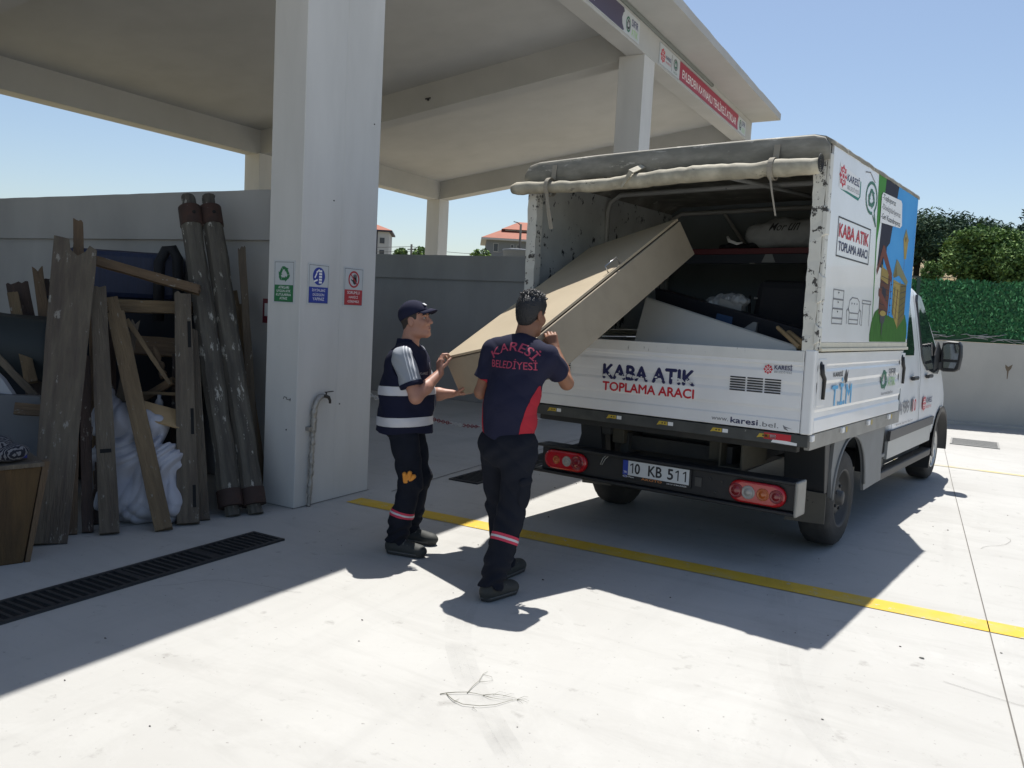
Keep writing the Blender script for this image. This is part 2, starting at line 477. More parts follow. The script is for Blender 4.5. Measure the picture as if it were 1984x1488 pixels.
# rafters (sloping) on the column lines
for y0, y1 in ((-1.6, -1.2), (4.82, 5.25), (5.26, 5.69), (11.90, 12.26), (18.10, 18.44)):
    mb = MB()
    xa, xb_ = -12.47, -4.88
    za, zb = roof_z(xa), roof_z(xb_)
    mb.hexa([(xa,y0,za-0.45),(xb_,y0,zb-0.45),(xb_,y1,zb-0.45),(xa,y1,za-0.45),(xa,y0,za+0.02),(xb_,y0,zb+0.02),(xb_,y1,zb+0.02),(xa,y1,za+0.02)])
    obj('rafter', mb, RENDER, shelter, bevel=0.006)
# roof slab: sloping part and level overhang
mb = MB()
for ya, yb in ((-2.2, 18.50),):
    prof = [(-13.3, roof_z(-13.3)), (-4.75, roof_z(-4.75)+0.01), (-4.60, 5.988), (-4.00, 6.00), (-4.00, 6.135), (-4.7, 6.17), (-13.3, roof_z(-13.3)+0.16)]
    n = 60
    rr = random.Random(3)
    rings = []
    for i in range(n + 1):
        y = ya + (yb-ya)*i/n
        j = 0.008*(rr.random()-0.5); rings.append([(p[0] + (j if p[0] > -4.1 else 0), y, p[1] + (rr.random()-0.5)*0.012*(1 if k == 4 else 0)) for k, p in enumerate(prof)])
    mb.loft(rings, 0, True, False)
obj('roof_slab', mb, RENDER, shelter)
LEDG = mat('grey_light_profile', (0.20, 0.22, 0.21), 0.5, var=0.2, vscale=4)
mb = MB(); mb.box((-4.598, -1.0, 5.925), (-4.565, 15.28, 5.983))
mb.tube([(-4.582, 15.28, 5.954), (-4.582, 15.31, 5.954)], 0.03, 12)
obj('light_profile', mb, LEDG, shelter, bevel=0.008)

# ---- low partition walls between the bays
CONC = mat('far_wall_concrete', (0.47, 0.455, 0.415), 0.9, var=0.3, vscale=1.2, bump=0.2, bscale=25, patch=0.45, pscale=0.5, col2=(0.36, 0.345, 0.32))
def partition(y, label, x1):
    t = thing('partition_wall', label, 'wall', (0, 0, 0))
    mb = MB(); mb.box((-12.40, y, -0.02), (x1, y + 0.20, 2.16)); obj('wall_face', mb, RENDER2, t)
    n = 40; rr = random.Random(int(y*10)); rings = []
    for i in range(n + 1):
        x = -12.40 + (x1 + 12.40)*i/n; j = [rr.uniform(-0.0015, 0.003) for _ in range(2)]
        rings.append([(x, y - 0.045, 2.14), (x, y - 0.045, 2.565 + j[0]), (x, y + 0.23, 2.565 + j[1]), (x, y + 0.23, 2.14)])
    mb = MB(); mb.loft(rings, 0, True, False); obj('coping', mb, RENDER2, t)
    return t
partition(5.25, 'low white bay wall with thick coping behind the stack of scrap timber', -4.95)
partition(12.40, 'low white bay wall with coping behind the man in the cap', -4.93)
t = thing('added_back_wall', 'unseen white wall added for the light at the back of the shelter bays', 'wall')  # unseen back wall, added for the lighting inside the bays
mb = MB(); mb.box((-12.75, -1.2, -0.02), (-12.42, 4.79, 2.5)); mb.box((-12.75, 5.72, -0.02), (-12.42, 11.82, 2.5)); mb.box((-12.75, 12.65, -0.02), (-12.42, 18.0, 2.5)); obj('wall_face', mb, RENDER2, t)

# ---- drains
IRON = mat('drain_iron', (0.045, 0.046, 0.048), 0.6, metal=0.4, var=0.4, vscale=20, bump=0.2, bscale=60)
PIT = mat('drain_pit', (0.010, 0.010, 0.010), 0.95)
CEMENT = mat('drain_edge_cement', (0.30, 0.285, 0.26), 0.9, var=0.5, vscale=12)
def drain(x0, x1, y0, y1, label, along='y', pitch=0.052, ironm=None, seg=0.5):
    t = thing('drain_channel', label, 'drain', ((x0+x1)/2, (y0+y1)/2, 0.0))
    c = (t.location.x, t.location.y, 0)
    mb = MB(); mb.box((x0, y0, 0.0015), (x1, y1, 0.003)); obj('channel_bed', shift(mb, c), PIT, t)
    mb = MB(); w = 0.022
    mb.box((x0-w, y0-w, 0.0), (x0+0.004, y1+w, 0.014)); mb.box((x1-0.004, y0-w, 0.0), (x1+w, y1+w, 0.014))
    mb.box((x0+0.005, y0-w, 0.0), (x1-0.005, y0+0.004, 0.0135)); mb.box((x0+0.005, y1-0.004, 0.0), (x1-0.005, y1+w, 0.0135))
    obj('frame', shift(mb, c), ironm or IRON, t)
    mb = MB(); k = 0; y = y0 + 0.02
    while y < y1 - 0.02:
        sk = 0.0
        mb.hexa([(x0+0.006,y,0.0032),(x1-0.006,y+sk,0.0032),(x1-0.006,y+sk+0.018,0.0032),(x0+0.006,y+0.018,0.0032),(x0+0.006,y,0.012),(x1-0.006,y+sk,0.012),(x1-0.006,y+sk+0.018,0.012),(x0+0.006,y+0.018,0.012)])
        y += pitch
    nseg = max(1, int((y1-y0)/seg))
    for i in range(1, nseg):
        yy = y0 + (y1-y0)*i/nseg; mb.box((x0+0.005, yy-0.016, 0.0031), (x1-0.005, yy+0.016, 0.0128))
    obj('grating', shift(mb, c), ironm or IRON, t)
    return t
drain(-4.26, -4.01, 0.4, 4.10, 'long iron drain grating in the shaded ground before the timber stack')
drain(-4.25, -3.97, 6.60, 11.6, 'dark drain grating in the shade behind the legs of the two men')
LGREY = mat('galvanised_grating', (0.30, 0.30, 0.29), 0.55, metal=0.5, var=0.3, vscale=10)
drain(-0.14, 0.47, 14.02, 14.78, 'pale square drain grating on the sunlit ground by the truck front', pitch=0.04, ironm=LGREY)

# ---- far yard wall with an artificial hedge screen on top
fw = thing('yard_wall', 'stained grey concrete yard wall under the green hedge screen', 'wall', (0, 17.25, 0), math.radians(13.3))
mb = MB(); mb.box((-3.4, 0.0, -0.03), (14.0, 0.25, 1.515)); obj('wall_face', mb, CONC, fw, bevel=0.01)
mb = MB(); mb.box((-3.4, -0.16, -0.02), (14.0, -0.003, 0.06)); obj('footing', mb, CONC, fw, bevel=0.01)
RUST = mat('damp_stain', (0.17, 0.13, 0.09), 0.9, var=0.4, vscale=14)
fl = Flat((0.62, -0.002, 1.05), (1,0,0), (0,0,1), (0,-1,0))
fl.poly([(-0.05,0.10),(0.0,0.06),(0.07,0.11),(0.05,0.03),(0.015,-0.02),(0.008,-0.16),(-0.004,-0.16),(-0.012,-0.03),(-0.045,0.04)], RUST)
fl.build('stain', fw)
hg = thing('hedge_screen', 'bright green artificial hedge screen on posts above the yard wall', 'hedge screen', (0, 17.33, 1.55), math.radians(13.3))
LEAFA = mat('plastic_leaf', (0.020, 0.150, 0.040), 0.55, var=0.5, vscale=9)
LEAFB = mat('plastic_leaf_dark', (0.010, 0.085, 0.026), 0.6)
LEAFC = mat('plastic_leaf_light', (0.10, 0.34, 0.13), 0.45)
rr = random.Random(11); mb = MB()
mb.box((-3.3, 0.03, -0.03), (12.0, 0.05, 1.06), 1)
for i in range(15000):
    x = rr.uniform(-1.4, 6.0); z = rr.uniform(0.07, 1.08); y = 0.02 - rr.random()*0.05
    if z > 1.06 and rr.random() < 0.3: z += rr.random()*0.03
    l = rr.uniform(0.02, 0.045); a = rr.uniform(-0.9, 0.9) + math.pi/2*rr.choice((0, 1, 1, 1)); tilt = rr.uniform(-0.9, 0.9)
    d = V3((math.cos(a), -0.5*math.sin(tilt), math.sin(a)))*l; e = V3((-math.sin(a), 0.5*math.cos(tilt)*rr.choice((-1,1)), math.cos(a)))*l*0.42
    c = V3((x, y, z)); q = rr.random()
    mb.add([c-d, c+e, c+d, c-e], [(0,1,2,3)], 0 if q < 0.55 else (1 if q < 0.91 else 2))
obj('foliage', mb, [LEAFA, LEAFB, LEAFC], hg, fix=False)
POSTG = mat('dark_green_post', (0.012, 0.05, 0.035), 0.5)
for x in (-1.0, 1.12, 3.2):
    mb = MB(); mb.box((x-0.03, -0.04, -0.04), (x+0.03, 0.02, 1.10)); obj('post', mb, POSTG, hg)
WIRE = mat('zinc_wire', (0.38, 0.38, 0.37), 0.45, metal=0.7)
mb = MB()
for i in range(44):
    x = rr.uniform(-1.2, 3.0); L = rr.uniform(0.15, 0.5); z = rr.uniform(-0.02, 0.10)
    mb.tube([(x, -0.05, z), (x+L*0.5, -0.06, z+rr.uniform(-0.02,0.06)), (x+L, -0.05, z+rr.uniform(-0.05,0.05))], 0.007, 5)
obj('loose_wire', mb, WIRE, hg)

# grit and small bits lying on the concrete
rr = random.Random(91); mb = MB()
for i in range(100):
    x = rr.uniform(-4.6, 1.6); y = rr.uniform(0.8, 9.0); r_ = rr.uniform(0.002, 0.008)*(2.0 if rr.random() < 0.12 else 1.0); a = rr.uniform(0, 6.28)
    P = [(x + r_*q*math.cos(a+t), y + r_*q*0.6*math.sin(a+t), 0.0015) for t, q in ((0,1),(1.2,0.7),(2.6,1.1),(4.0,0.8),(5.2,0.9))]; n_ = len(P)
    T_ = [(p[0]*0.6+x*0.4, p[1]*0.6+y*0.4, 0.0015 + r_*0.5) for p in P]
    mb.add(P + T_, [tuple(range(n_, 2*n_))] + [(k, (k+1) % n_, n_+(k+1) % n_, n_+k) for k in range(n_)], rr.choice((0, 0, 1)))
o = obj('ground_debris', mb, [mat('dark_grit', (0.09, 0.08, 0.065), 0.9), mat('pale_grit', (0.26, 0.25, 0.22), 0.9)], fix=False); o['kind'] = 'stuff'

# joints of cement along the feet of columns and walls, faint tyre marks, a few hairline cracks
mb = MB()
strip(mb, [(-4.556, 4.78), (-4.556, 5.73)], 0.010); strip(mb, [(-4.56, 4.796), (-4.92, 4.796)], 0.008); strip(mb, [(-12.3, 12.392), (-5.0, 12.392)], 0.012); strip(mb, [(-12.3, 5.243), (-4.92, 5.243)], 0.012)
struct('foot_joints', mb, JOINT)
mb = MB(); rr = random.Random(17)
for (x, y, a, n_) in ((-1.1, 1.9, 0.6, 9), (0.9, 4.1, 2.6, 8), (-3.9, 3.0, 1.2, 7), (-2.6, 6.1, 0.3, 8), (-6.3, 9.2, 0.2, 10), (0.2, 7.3, 1.4, 7)):
    P = [(x, y)]
    for i in range(n_):
        a += rr.uniform(-0.45, 0.45); L = rr.uniform(0.06, 0.16); P.append((P[-1][0] + L*math.cos(a), P[-1][1] + L*math.sin(a)))
    strip(mb, P, 0.0022, 0.0035)
struct('hairline_cracks', mb, mat('crack_dirt', (0.15, 0.14, 0.125), 0.95))
def soft_mat(name, col, amt, scale):
    m = mat(name, col, 0.95); nt = m.node_tree; b = nt.nodes['Principled BSDF']; n = nt.nodes.new('ShaderNodeTexNoise'); n.inputs['Scale'].default_value = scale; n.inputs['Detail'].default_value = 8.0; n.inputs['Roughness'].default_value = 0.7
    r = nt.nodes.new('ShaderNodeMapRange'); r.inputs[1].default_value = 0.42; r.inputs[2].default_value = 0.72; r.inputs[3].default_value = 0.0; r.inputs[4].default_value = amt
    tc = nt.nodes.new('ShaderNodeTexCoord'); nt.links.new(tc.outputs['Object'], n.inputs['Vector']); nt.links.new(n.outputs[0], r.inputs[0]); nt.links.new(r.outputs[0], b.inputs['Alpha']); return m
mb = MB()
for off in (0.0, 1.75):
    for w, dx in ((0.045, -0.055), (0.045, 0.0), (0.045, 0.055)):
        strip(mb, [(-2.75 + off + dx + 0.10*math.sin(t*1.3) + 0.55*t*t*0.10, 5.6 - 0.6*t) for t in [i*0.35 for i in range(20)]], w, 0.0052 + 0.0002*off)
struct('tyre_marks', mb, soft_mat('tyre_mark', (0.05, 0.048, 0.045), 0.09, 3.0), fix=False)
# scribble and small fixings on the twin column, bulb socket on the rafter
SCR = mat('marker_ink', (0.02, 0.02, 0.022), 0.6)
mb = MB(); mb.tube([(-4.70,4.797,0.862),(-4.69,4.7965,0.880),(-4.665,4.7965,0.876),(-4.665,4.7965,0.862),(-4.635,4.7965,0.860),(-4.625,4.7965,0.872),(-4.628,4.7965,0.850)], 0.0025, 5); obj('scribble', mb, SCR, shelter)
for p_ in ((-4.66, 4.797, 0.62), (-4.558, 5.30, 0.80), (-4.558, 5.62, 3.15), (-4.558, 5.15, 2.45)):
    mb = MB(); mb.ball(p_, 0.006, 0, 8, 6); obj('fixing_hole', mb, SCR, shelter)
mb = MB(); zc = roof_z(-8.5) - 0.27; mb.ball((-8.5, 11.895, zc), (0.024, 0.02, 0.024), 0, 10, 8); mb.tube([(-8.55, 11.885, zc+0.01), (-8.45, 11.885, zc+0.02)], 0.012, 6); obj('bulb_socket', mb, SCR, shelter)
# ================================================================== the dropside truck (local: X right, Y forward from the tailgate, Z up)
truck = thing('collection_truck', 'white double cab dropside truck with open canvas topped box for bulky waste', 'truck', (-1.8993, 5.6884, 0.0))
truck.rotation_euler = (0, -0.012, -0.1430)
TM = Matrix.Translation((-1.8993, 5.6884, 0.0)) @ Matrix.Rotation(-0.1430, 4, 'Z') @ Matrix.Rotation(-0.012, 4, 'Y')
def trk(p): return tuple(TM @ Vector(p))
WHITE = mat('white_truck_paint', (0.78, 0.785, 0.785), 0.32, var=0.10, vscale=3, coat=0.25, patch=0.25, pscale=2.0, col2=(0.62, 0.61, 0.575))
WORN = mat('worn_white_paint', (0.66, 0.645, 0.58), 0.55, var=0.25, vscale=9, chip=(0.055, 0.05, 0.045), chip_scale=15, chip_amt=0.565, bump=0.15, bscale=40)
WORN2 = mat('scraped_white_paint', (0.68, 0.675, 0.64), 0.5, var=0.2, vscale=6, chip=(0.10, 0.095, 0.085), chip_scale=11, chip_amt=0.645, chip_stretch=(5.0, 1, 0.9))
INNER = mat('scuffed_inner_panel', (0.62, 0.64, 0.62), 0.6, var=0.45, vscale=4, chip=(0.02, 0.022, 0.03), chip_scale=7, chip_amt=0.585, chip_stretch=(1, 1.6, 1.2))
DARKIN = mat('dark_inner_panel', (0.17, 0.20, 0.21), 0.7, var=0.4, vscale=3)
TARP = mat('grey_canvas', (0.24, 0.23, 0.195), 0.8, var=0.8, vscale=5.0, chip=(0.42, 0.40, 0.35), chip_scale=8, chip_amt=0.61, chip_stretch=(0.45, 1, 2.0), stretch=(0.8, 1, 2.2), patch=0.65, pscale=6, plo=0.45, phi=0.62, col2=(0.38, 0.36, 0.31), bump=0.25, bscale=18)
ROLLM = mat('rolled_canvas', (0.52, 0.48, 0.375), 0.75, var=0.9, vscale=9, chip=(0.20, 0.185, 0.15), chip_scale=10, chip_amt=0.60, chip_stretch=(0.5, 1.5, 1.5), patch=0.75, pscale=6, plo=0.42, phi=0.6, col2=(0.27, 0.25, 0.19), bump=0.35, bscale=16)
STRAP = mat('dirty_strap', (0.33, 0.30, 0.245), 0.9, var=0.4, vscale=12)
BLK = mat('black_plastic', (0.016, 0.017, 0.019), 0.5, var=0.3, vscale=6)
CHAS = mat('dirty_chassis', (0.035, 0.036, 0.036), 0.75, var=0.5, vscale=5, patch=0.5, pscale=3, col2=(0.07, 0.065, 0.055))
RUBB = mat('tyre_rubber', (0.030, 0.029, 0.028), 0.85, var=0.4, vscale=7, patch=0.6, pscale=4, col2=(0.075, 0.07, 0.062), bump=0.2, bscale=60)
RIMD = mat('dusty_steel_rim', (0.085, 0.082, 0.078), 0.6, metal=0.4, var=0.4, vscale=9)
RIMS = mat('silver_rim', (0.52, 0.52, 0.51), 0.35, metal=0.7, var=0.2, vscale=9)
ALU = mat('dull_aluminium', (0.30, 0.295, 0.275), 0.5, metal=0.35, var=0.35, vscale=6, patch=0.4, pscale=3, col2=(0.18, 0.175, 0.16))
GREYP = mat('grey_plastic_skirt', (0.20, 0.205, 0.205), 0.6, var=0.25, vscale=4, patch=0.3, pscale=3, col2=(0.14, 0.14, 0.135))
FLAPM = mat('dusty_mudflap', (0.13, 0.12, 0.10), 0.9, var=0.4, vscale=5, chip=(0.02, 0.02, 0.02), chip_scale=26, chip_amt=0.62)
GLASS = mat('dark_glass', (0.012, 0.016, 0.020), 0.05, spec=0.9)
INKB = mat('navy_ink', (0.018, 0.020, 0.085), 0.5); INKR = mat('red_ink', (0.52, 0.015, 0.03), 0.5); INKK = mat('black_ink', (0.02, 0.02, 0.024), 0.5)
INKW = mat('white_ink', (0.78, 0.78, 0.77), 0.5); INKG = mat('grey_ink', (0.20, 0.20, 0.21), 0.6); INKC = mat('cyan_ink', (0.10, 0.40, 0.68), 0.5)
INKGR = mat('green_ink', (0.05, 0.33, 0.10), 0.5); INKDG = mat('dark_green_ink', (0.02, 0.14, 0.08), 0.5); INKLG = mat('pale_green_ink', (0.35, 0.55, 0.25), 0.5)
INKO = mat('orange_ink', (0.60, 0.23, 0.06), 0.5); INKY = mat('yellow_sticker', (0.50, 0.36, 0.04), 0.6)
XL, XR = -1.26, 1.07
# --- load bed
mb = MB(); mb.box((XL+0.05, 0.04, 0.90), (XR-0.05, 2.46, 0.945)); obj('bed_floor', mb, CHAS, truck)
mb = MB(); mb.box((XL+0.01, 0.035, 0.852), (XL+0.05, 2.50, 0.940)); obj('bed_side_rail', mb, ALU, truck, bevel=0.004)
mb = MB(); mb.box((XR-0.05, 0.035, 0.835), (XR-0.012, 2.50, 0.938)); obj('bed_side_rail', mb, ALU, truck, bevel=0.004)
mb = MB(); mb.box((XL+0.01, -0.012, 0.858), (XR-0.012, 0.034, 0.936)); obj('bed_rear_rail', mb, mat('scuffed_rail', (0.075, 0.078, 0.072), 0.6, var=0.6, vscale=6, patch=0.7, pscale=4, col2=(0.028, 0.03, 0.03), chip=(0.30, 0.29, 0.26), chip_scale=13, chip_amt=0.64), truck, bevel=0.004)
for x in (-0.98, -0.44, -0.02, 0.39, 0.72):
    fl = Flat((0, -0.0125, 0.898), (1,0,0), (0,0,1), (0,-1,0))
    fl.poly([(x,-0.010),(x+0.02,0.020),(x+0.085,0.020),(x+0.085,-0.006),(x+0.03,-0.004)], INKY); fl.rect(x+0.09, -0.006, x+0.130, 0.020, INKW)
    fl.disc(x+0.045, 0.008, 0.006, 0.006, INKK, 0.0016, 10); fl.disc(x+0.066, 0.008, 0.006, 0.006, INKK, 0.0016, 10)
    fl.build('sticker', truck)
fl = Flat((0, -0.0125, 0.898), (1,0,0), (0,0,1), (0,-1,0)); fl.rect(0.77, -0.012, 0.95, 0.03, INKR); fl.poly([(0.82,-0.03),(0.99,-0.036),(0.99,-0.018),(0.92,-0.012),(0.83,-0.012)], INKW)
fl.build('rear_reflector', truck)
for y in (0.10, 0.85, 1.55, 2.2):
    fl = Flat((XR-0.0118, 0, 0.888), (0,1,0), (0,0,1), (1,0,0)); fl.rect(y, 0.0, y+0.03, 0.04, INKY); fl.build('sticker', truck)
for y in (0.02, 0.70, 1.40, 2.05):
    mb = MB(); mb.box((XR-0.014, y, 0.895), (XR+0.006, y+0.055, 0.935)); obj('hinge', mb, INKW, truck, bevel=0.004)
# tailgate (ribbed profile)
def board(parent_pts, ax0, ax1, fn):
    rings = [[fn(a, o, z) for o, z in parent_pts] for a in (ax0, ax1)]
    m_ = MB(); m_.loft(rings, 0, True, False); return m_
prof = [(0.0,0.944),(0.010,0.946),(0.010,1.022),(0.003,1.032),(0.003,1.085),(0.011,1.105),(0.011,1.185),(0.004,1.205),(0.004,1.255),(0.011,1.275),(0.011,1.335),(0.003,1.352),(0.003,1.375),(0.012,1.386),(0.012,1.474),(-0.03,1.476),(-0.03,0.944)]
tg = obj('tailgate', board(prof, XL+0.07, XR-0.072, lambda a, o, z: (a, -o, z)), WHITE, truck, bevel=0.003)
mb = MB(); mb.box((XL+0.07, -0.0145, 1.405), (XR-0.072, 0.031, 1.4785)); obj('top_rail', mb, WORN2, tg, bevel=0.004)
for x0 in (XL, XR-0.07):
    mb = MB(); mb.box((x0, -0.014, 0.94), (x0+0.07, 0.05, 1.49)); obj('corner_post', mb, WHITE, truck, bevel=0.012, seg=3)
fl = Flat((0, -0.0118, 0), (1,0,0), (0,0,1), (0,-1,0))
fl.text('KABA ATIK', -0.485, 1.192, 0.251, 1.294, INKB, 0.050); fl.text('TOPLAMA ARACI', -0.485, 1.100, 0.253, 1.164, INKR, 0.040)
sc = random.Random(5)
for i in range(64):
    x = sc.uniform(-0.49, 0.25); z = 1.205 + abs(sc.gauss(0, 0.014)); w = sc.uniform(0.008, 0.035); hgt = sc.uniform(0.003, 0.013)
    fl.poly([(x, z), (x+w*0.5, z-hgt*0.6), (x+w, z+hgt*0.2), (x+w*0.8, z+hgt), (x+w*0.2, z+hgt*0.8)], WHITE, 0.0016)
fl.build('lettering', tg); fl = Flat((0, -0.0118, 0), (1,0,0), (0,0,1), (0,-1,0))
fl.emblem(0.768, 1.345, 0.032, 0.033, INKR, INKW); fl.text('KARESİ', 0.81, 1.348, 0.925, 1.385, INKB, 0.02); fl.text('BELEDİYESİ', 0.81, 1.325, 0.925, 1.343, INKG)
fl.build('crest', tg); fl = Flat((0, -0.0118, 0), (1,0,0), (0,0,1), (0,-1,0))
fl.text('www.', 0.395, 0.972, 0.515, 0.992, INKG); fl.text('karesi', 0.533, 0.966, 0.722, 1.004, INKB, 0.03); fl.text('.bel.', 0.735, 0.964, 0.862, 0.996, INKG)
fl.poly([(0.89,0.99),(0.90,0.962),(0.93,0.955),(0.91,0.972),(0.955,0.968),(0.905,0.98)], INKG)
fl.build('web_address', tg)
def louvre(xa, xb):
    f_ = Flat((0, -0.0119, 0), (1,0,0), (0,0,1), (0,-1,0)); n_ = 3
    for c in range(n_):
        x0 = xa + (xb-xa)*c/n_ + 0.006; x1 = xa + (xb-xa)*(c+1)/n_ - 0.006
        for r_ in range(6): f_.rect(x0, 1.187 + r_*0.0172, x1, 1.187 + r_*0.0172 + 0.0095, INKK)
    f_.build('vent', tg)
louvre(0.505, 0.866); louvre(-1.14, -0.776)
# dropsides
prof2 = [(0.0,0.946),(0.010,0.948),(0.010,1.030),(0.001,1.045),(0.001,1.080),(0.010,1.100),(0.010,1.205),(0.002,1.228),(0.002,1.262),(0.010,1.285),(0.010,1.345),(0.001,1.362),(0.001,1.382),(0.010,1.395),(0.010,1.470),(-0.028,1.472),(-0.028,0.946)]
sb = obj('dropside', board(prof2, 0.055, 2.40, lambda a, o, z: (XR-0.012+o, a, z)), WHITE, truck, bevel=0.003)
obj('dropside', board(prof2, 0.055, 2.40, lambda a, o, z: (XL+0.012-o, a, z)), WHITE, truck, bevel=0.003)
for y0, dz in ((0.07, 0.0), (2.33, 0.02)):
    mb = MB(); mb.box((XR-0.004, y0-0.01, 1.12+dz), (XR+0.004, y0+0.15, 1.43+dz)); pl = obj('latch_plate', mb, WHITE, truck, bevel=0.006)
    mb = MB(); mb.tube([(XR+0.010, y0+0.02, 1.395+dz), (XR+0.016, y0+0.03, 1.335+dz), (XR+0.014, y0+0.085, 1.30+dz), (XR+0.012, y0+0.085, 1.165+dz)], [0.016, 0.015, 0.014, 0.012], 8)
    mb.ball((XR+0.006, y0+0.025, 1.385+dz), (0.006, 0.03, 0.03)); obj('latch_handle', mb, BLK, pl)
fl = Flat((XR-0.0005, 0, 0), (0,1,0), (0,0,1), (1,0,0))
fl.text('KARESİ', 0.40, 1.305, 0.62, 1.345, INKK, 0.02); fl.text('T.İ.M', 0.40, 1.105, 0.87, 1.29, INKC, 0.02)
fl.poly([(0.66,1.29),(0.70,1.355),(0.72,1.31),(0.75,1.345),(0.74,1.26),(0.69,1.25)], INKK)
fl.build('lettering', sb); fl = Flat((XR-0.0005, 0, 0), (0,1,0), (0,0,1), (1,0,0))
fl.recycle(1.80, 1.235, 0.085, INKDG, ax=1.25); fl.text('SIFIR', 1.94, 1.265, 2.19, 1.325, INKG, 0.02); fl.text('ATIK', 1.94, 1.18, 2.19, 1.25, INKLG, 0.02); fl.text('karesi.bel.tr', 1.74, 1.115, 2.14, 1.14, INKG)
fl.build('zero_waste_logo', sb)
# --- canvas topped cargo box
LEDGE = mat('cream_ledge_paint', (0.66, 0.62, 0.50), 0.5, var=0.3, vscale=7, chip=(0.25, 0.17, 0.08), chip_scale=14, chip_amt=0.66)
for x0, x1 in ((XR-0.062, XR+0.016), (XL-0.016, XL+0.062)):
    mb = MB(); mb.box((x0, 0.05, 1.4795), (x1, 2.50, 1.502)); mb.box((x0+0.006, 0.05, 1.503), (x1-0.012, 2.50, 1.54)); obj('ledge_rail', mb, LEDGE, truck, bevel=0.004)
sp = MB(); sp.box((XR-0.016, 0.055, 1.541), (XR+0.001, 2.50, 2.790)); spo = obj('side_panel', sp, WHITE, truck, bevel=0.003)
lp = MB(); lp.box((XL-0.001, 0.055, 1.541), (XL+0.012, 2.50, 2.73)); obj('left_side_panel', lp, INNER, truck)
# rear frame: posts with battered brackets, head beam
def post(x0, x1, name='rear_post'):
    rr_ = random.Random(int(x0*100) + 9); rings = []
    for i in range(25):
        z = 1.478 + (2.735-1.478)*i/24; j = [rr_.uniform(-0.004, 0.004) for _ in range(4)]
        rings.append([(x0+j[0], -0.012+j[1], z), (x1+j[2], -0.012+j[3], z), (x1+j[2], 0.07, z), (x0+j[0], 0.07, z)])
    m_ = MB(); m_.loft(rings, 0, True, False); return obj(name, m_, WORN, truck)
post(XR-0.095, XR-0.018); post(XL+0.002, XL+0.088)
mb = MB()
for z0, z1 in ((1.52, 1.66), (1.78, 1.98), (2.20, 2.40)):
    mb.hexa([(XR-0.02,-0.022,z0),(XR+0.010,-0.022,z0+0.02),(XR+0.010,0.05,z0+0.02),(XR-0.02,0.05,z0),(XR-0.02,-0.022,z1),(XR+0.010,-0.022,z1-0.03),(XR+0.010,0.05,z1-0.03),(XR-0.02,0.05,z1)])
mb.box((XR-0.016, -0.008, 1.49), (XR+0.004, 0.05, 2.72))
obj('post_bracket', mb, WORN, truck, bevel=0.004)
mb = MB(); mb.box((XL+0.09, 0.0, 2.655), (XR-0.096, 0.05, 2.74)); obj('head_beam', mb, WORN, truck)
FRAME = mat('canopy_tube_paint', (0.36, 0.36, 0.34), 0.55, var=0.4, vscale=5, chip=(0.06, 0.055, 0.05), chip_scale=20, chip_amt=0.66)
def hoop(y, name='canopy_bow', ztop=2.735):
    m_ = MB(); m_.tube([(XL+0.045, y, 1.52), (XL+0.045, y, ztop-0.14), (XL+0.07, y, ztop-0.06), (XL+0.17, y, ztop), (0, y, ztop+0.01), (XR-0.17, y, ztop), (XR-0.07, y, ztop-0.06), (XR-0.045, y, ztop-0.14), (XR-0.045, y, 1.52)], 0.022, 8); return obj(name, m_, FRAME, truck)
hoop(1.14); hoop(2.36, ztop=2.72)
mb = MB(); mb.tube([(-0.62, 2.34, 2.70), (-0.36, 2.40, 2.33)], 0.016, 8); mb.tube([(0.22, 2.34, 2.70), (0.36, 2.40, 2.45)], 0.016, 8); mb.tube([(0.1, 0.06, 2.70), (0.62, 2.30, 2.71)], 0.016, 8); obj('brace', mb, FRAME, truck)
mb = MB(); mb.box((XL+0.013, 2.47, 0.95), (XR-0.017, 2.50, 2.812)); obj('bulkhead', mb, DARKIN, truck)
# canvas roof with rounded shoulders and rear valance
rings = []; rr_ = random.Random(2)
for i in range(33):
    y = -0.035 + 2.55*i/32
    sag = -0.010*math.sin(math.pi*((y % 1.2)/1.2))
    outer = [(XL-0.012,2.66),(XL-0.014,2.745),(XL+0.03,2.805),(XL+0.12,2.825),(-0.6,2.838+sag),(0.0,2.842+sag),(0.6,2.840+sag),(XR-0.10,2.835),(XR-0.03,2.822),(XR+0.006,2.803),(XR+0.007,2.778)]
    inner = [(XR-0.002,2.778),(XR-0.02,2.79),(XR-0.10,2.80),(0.0,2.815+sag),(XL+0.12,2.80),(XL+0.01,2.74),(XL-0.002,2.66)]
    rings.append([(x + rr_.uniform(-0.002, 0.002), y, z + rr_.uniform(-0.003, 0.003)) for x, z in outer + inner])
mb = MB(); mb.loft(rings, 0, True, True); obj('canvas_roof', mb, TARP, truck)
top = [(XL-0.012,2.745),(XL+0.03,2.806),(XL+0.12,2.826),(-0.6,2.839),(0.0,2.843),(0.6,2.841),(XR-0.10,2.836),(XR-0.03,2.816),(XR+0.006,2.766)]
mb = MB(); A = []; B = []
for x, z in top:
    zb = 2.665 + 0.012*math.sin(x*7); A.append([(x, -0.036, z), (x, -0.052, z-0.012), (x, -0.048 - 0.008*math.sin(x*9), (z+zb)/2), (x, -0.044, zb), (x, -0.030, zb), (x, -0.030, z-0.01)])
mb.loft(A, 0, True, True); obj('valance', mb, TARP, truck)
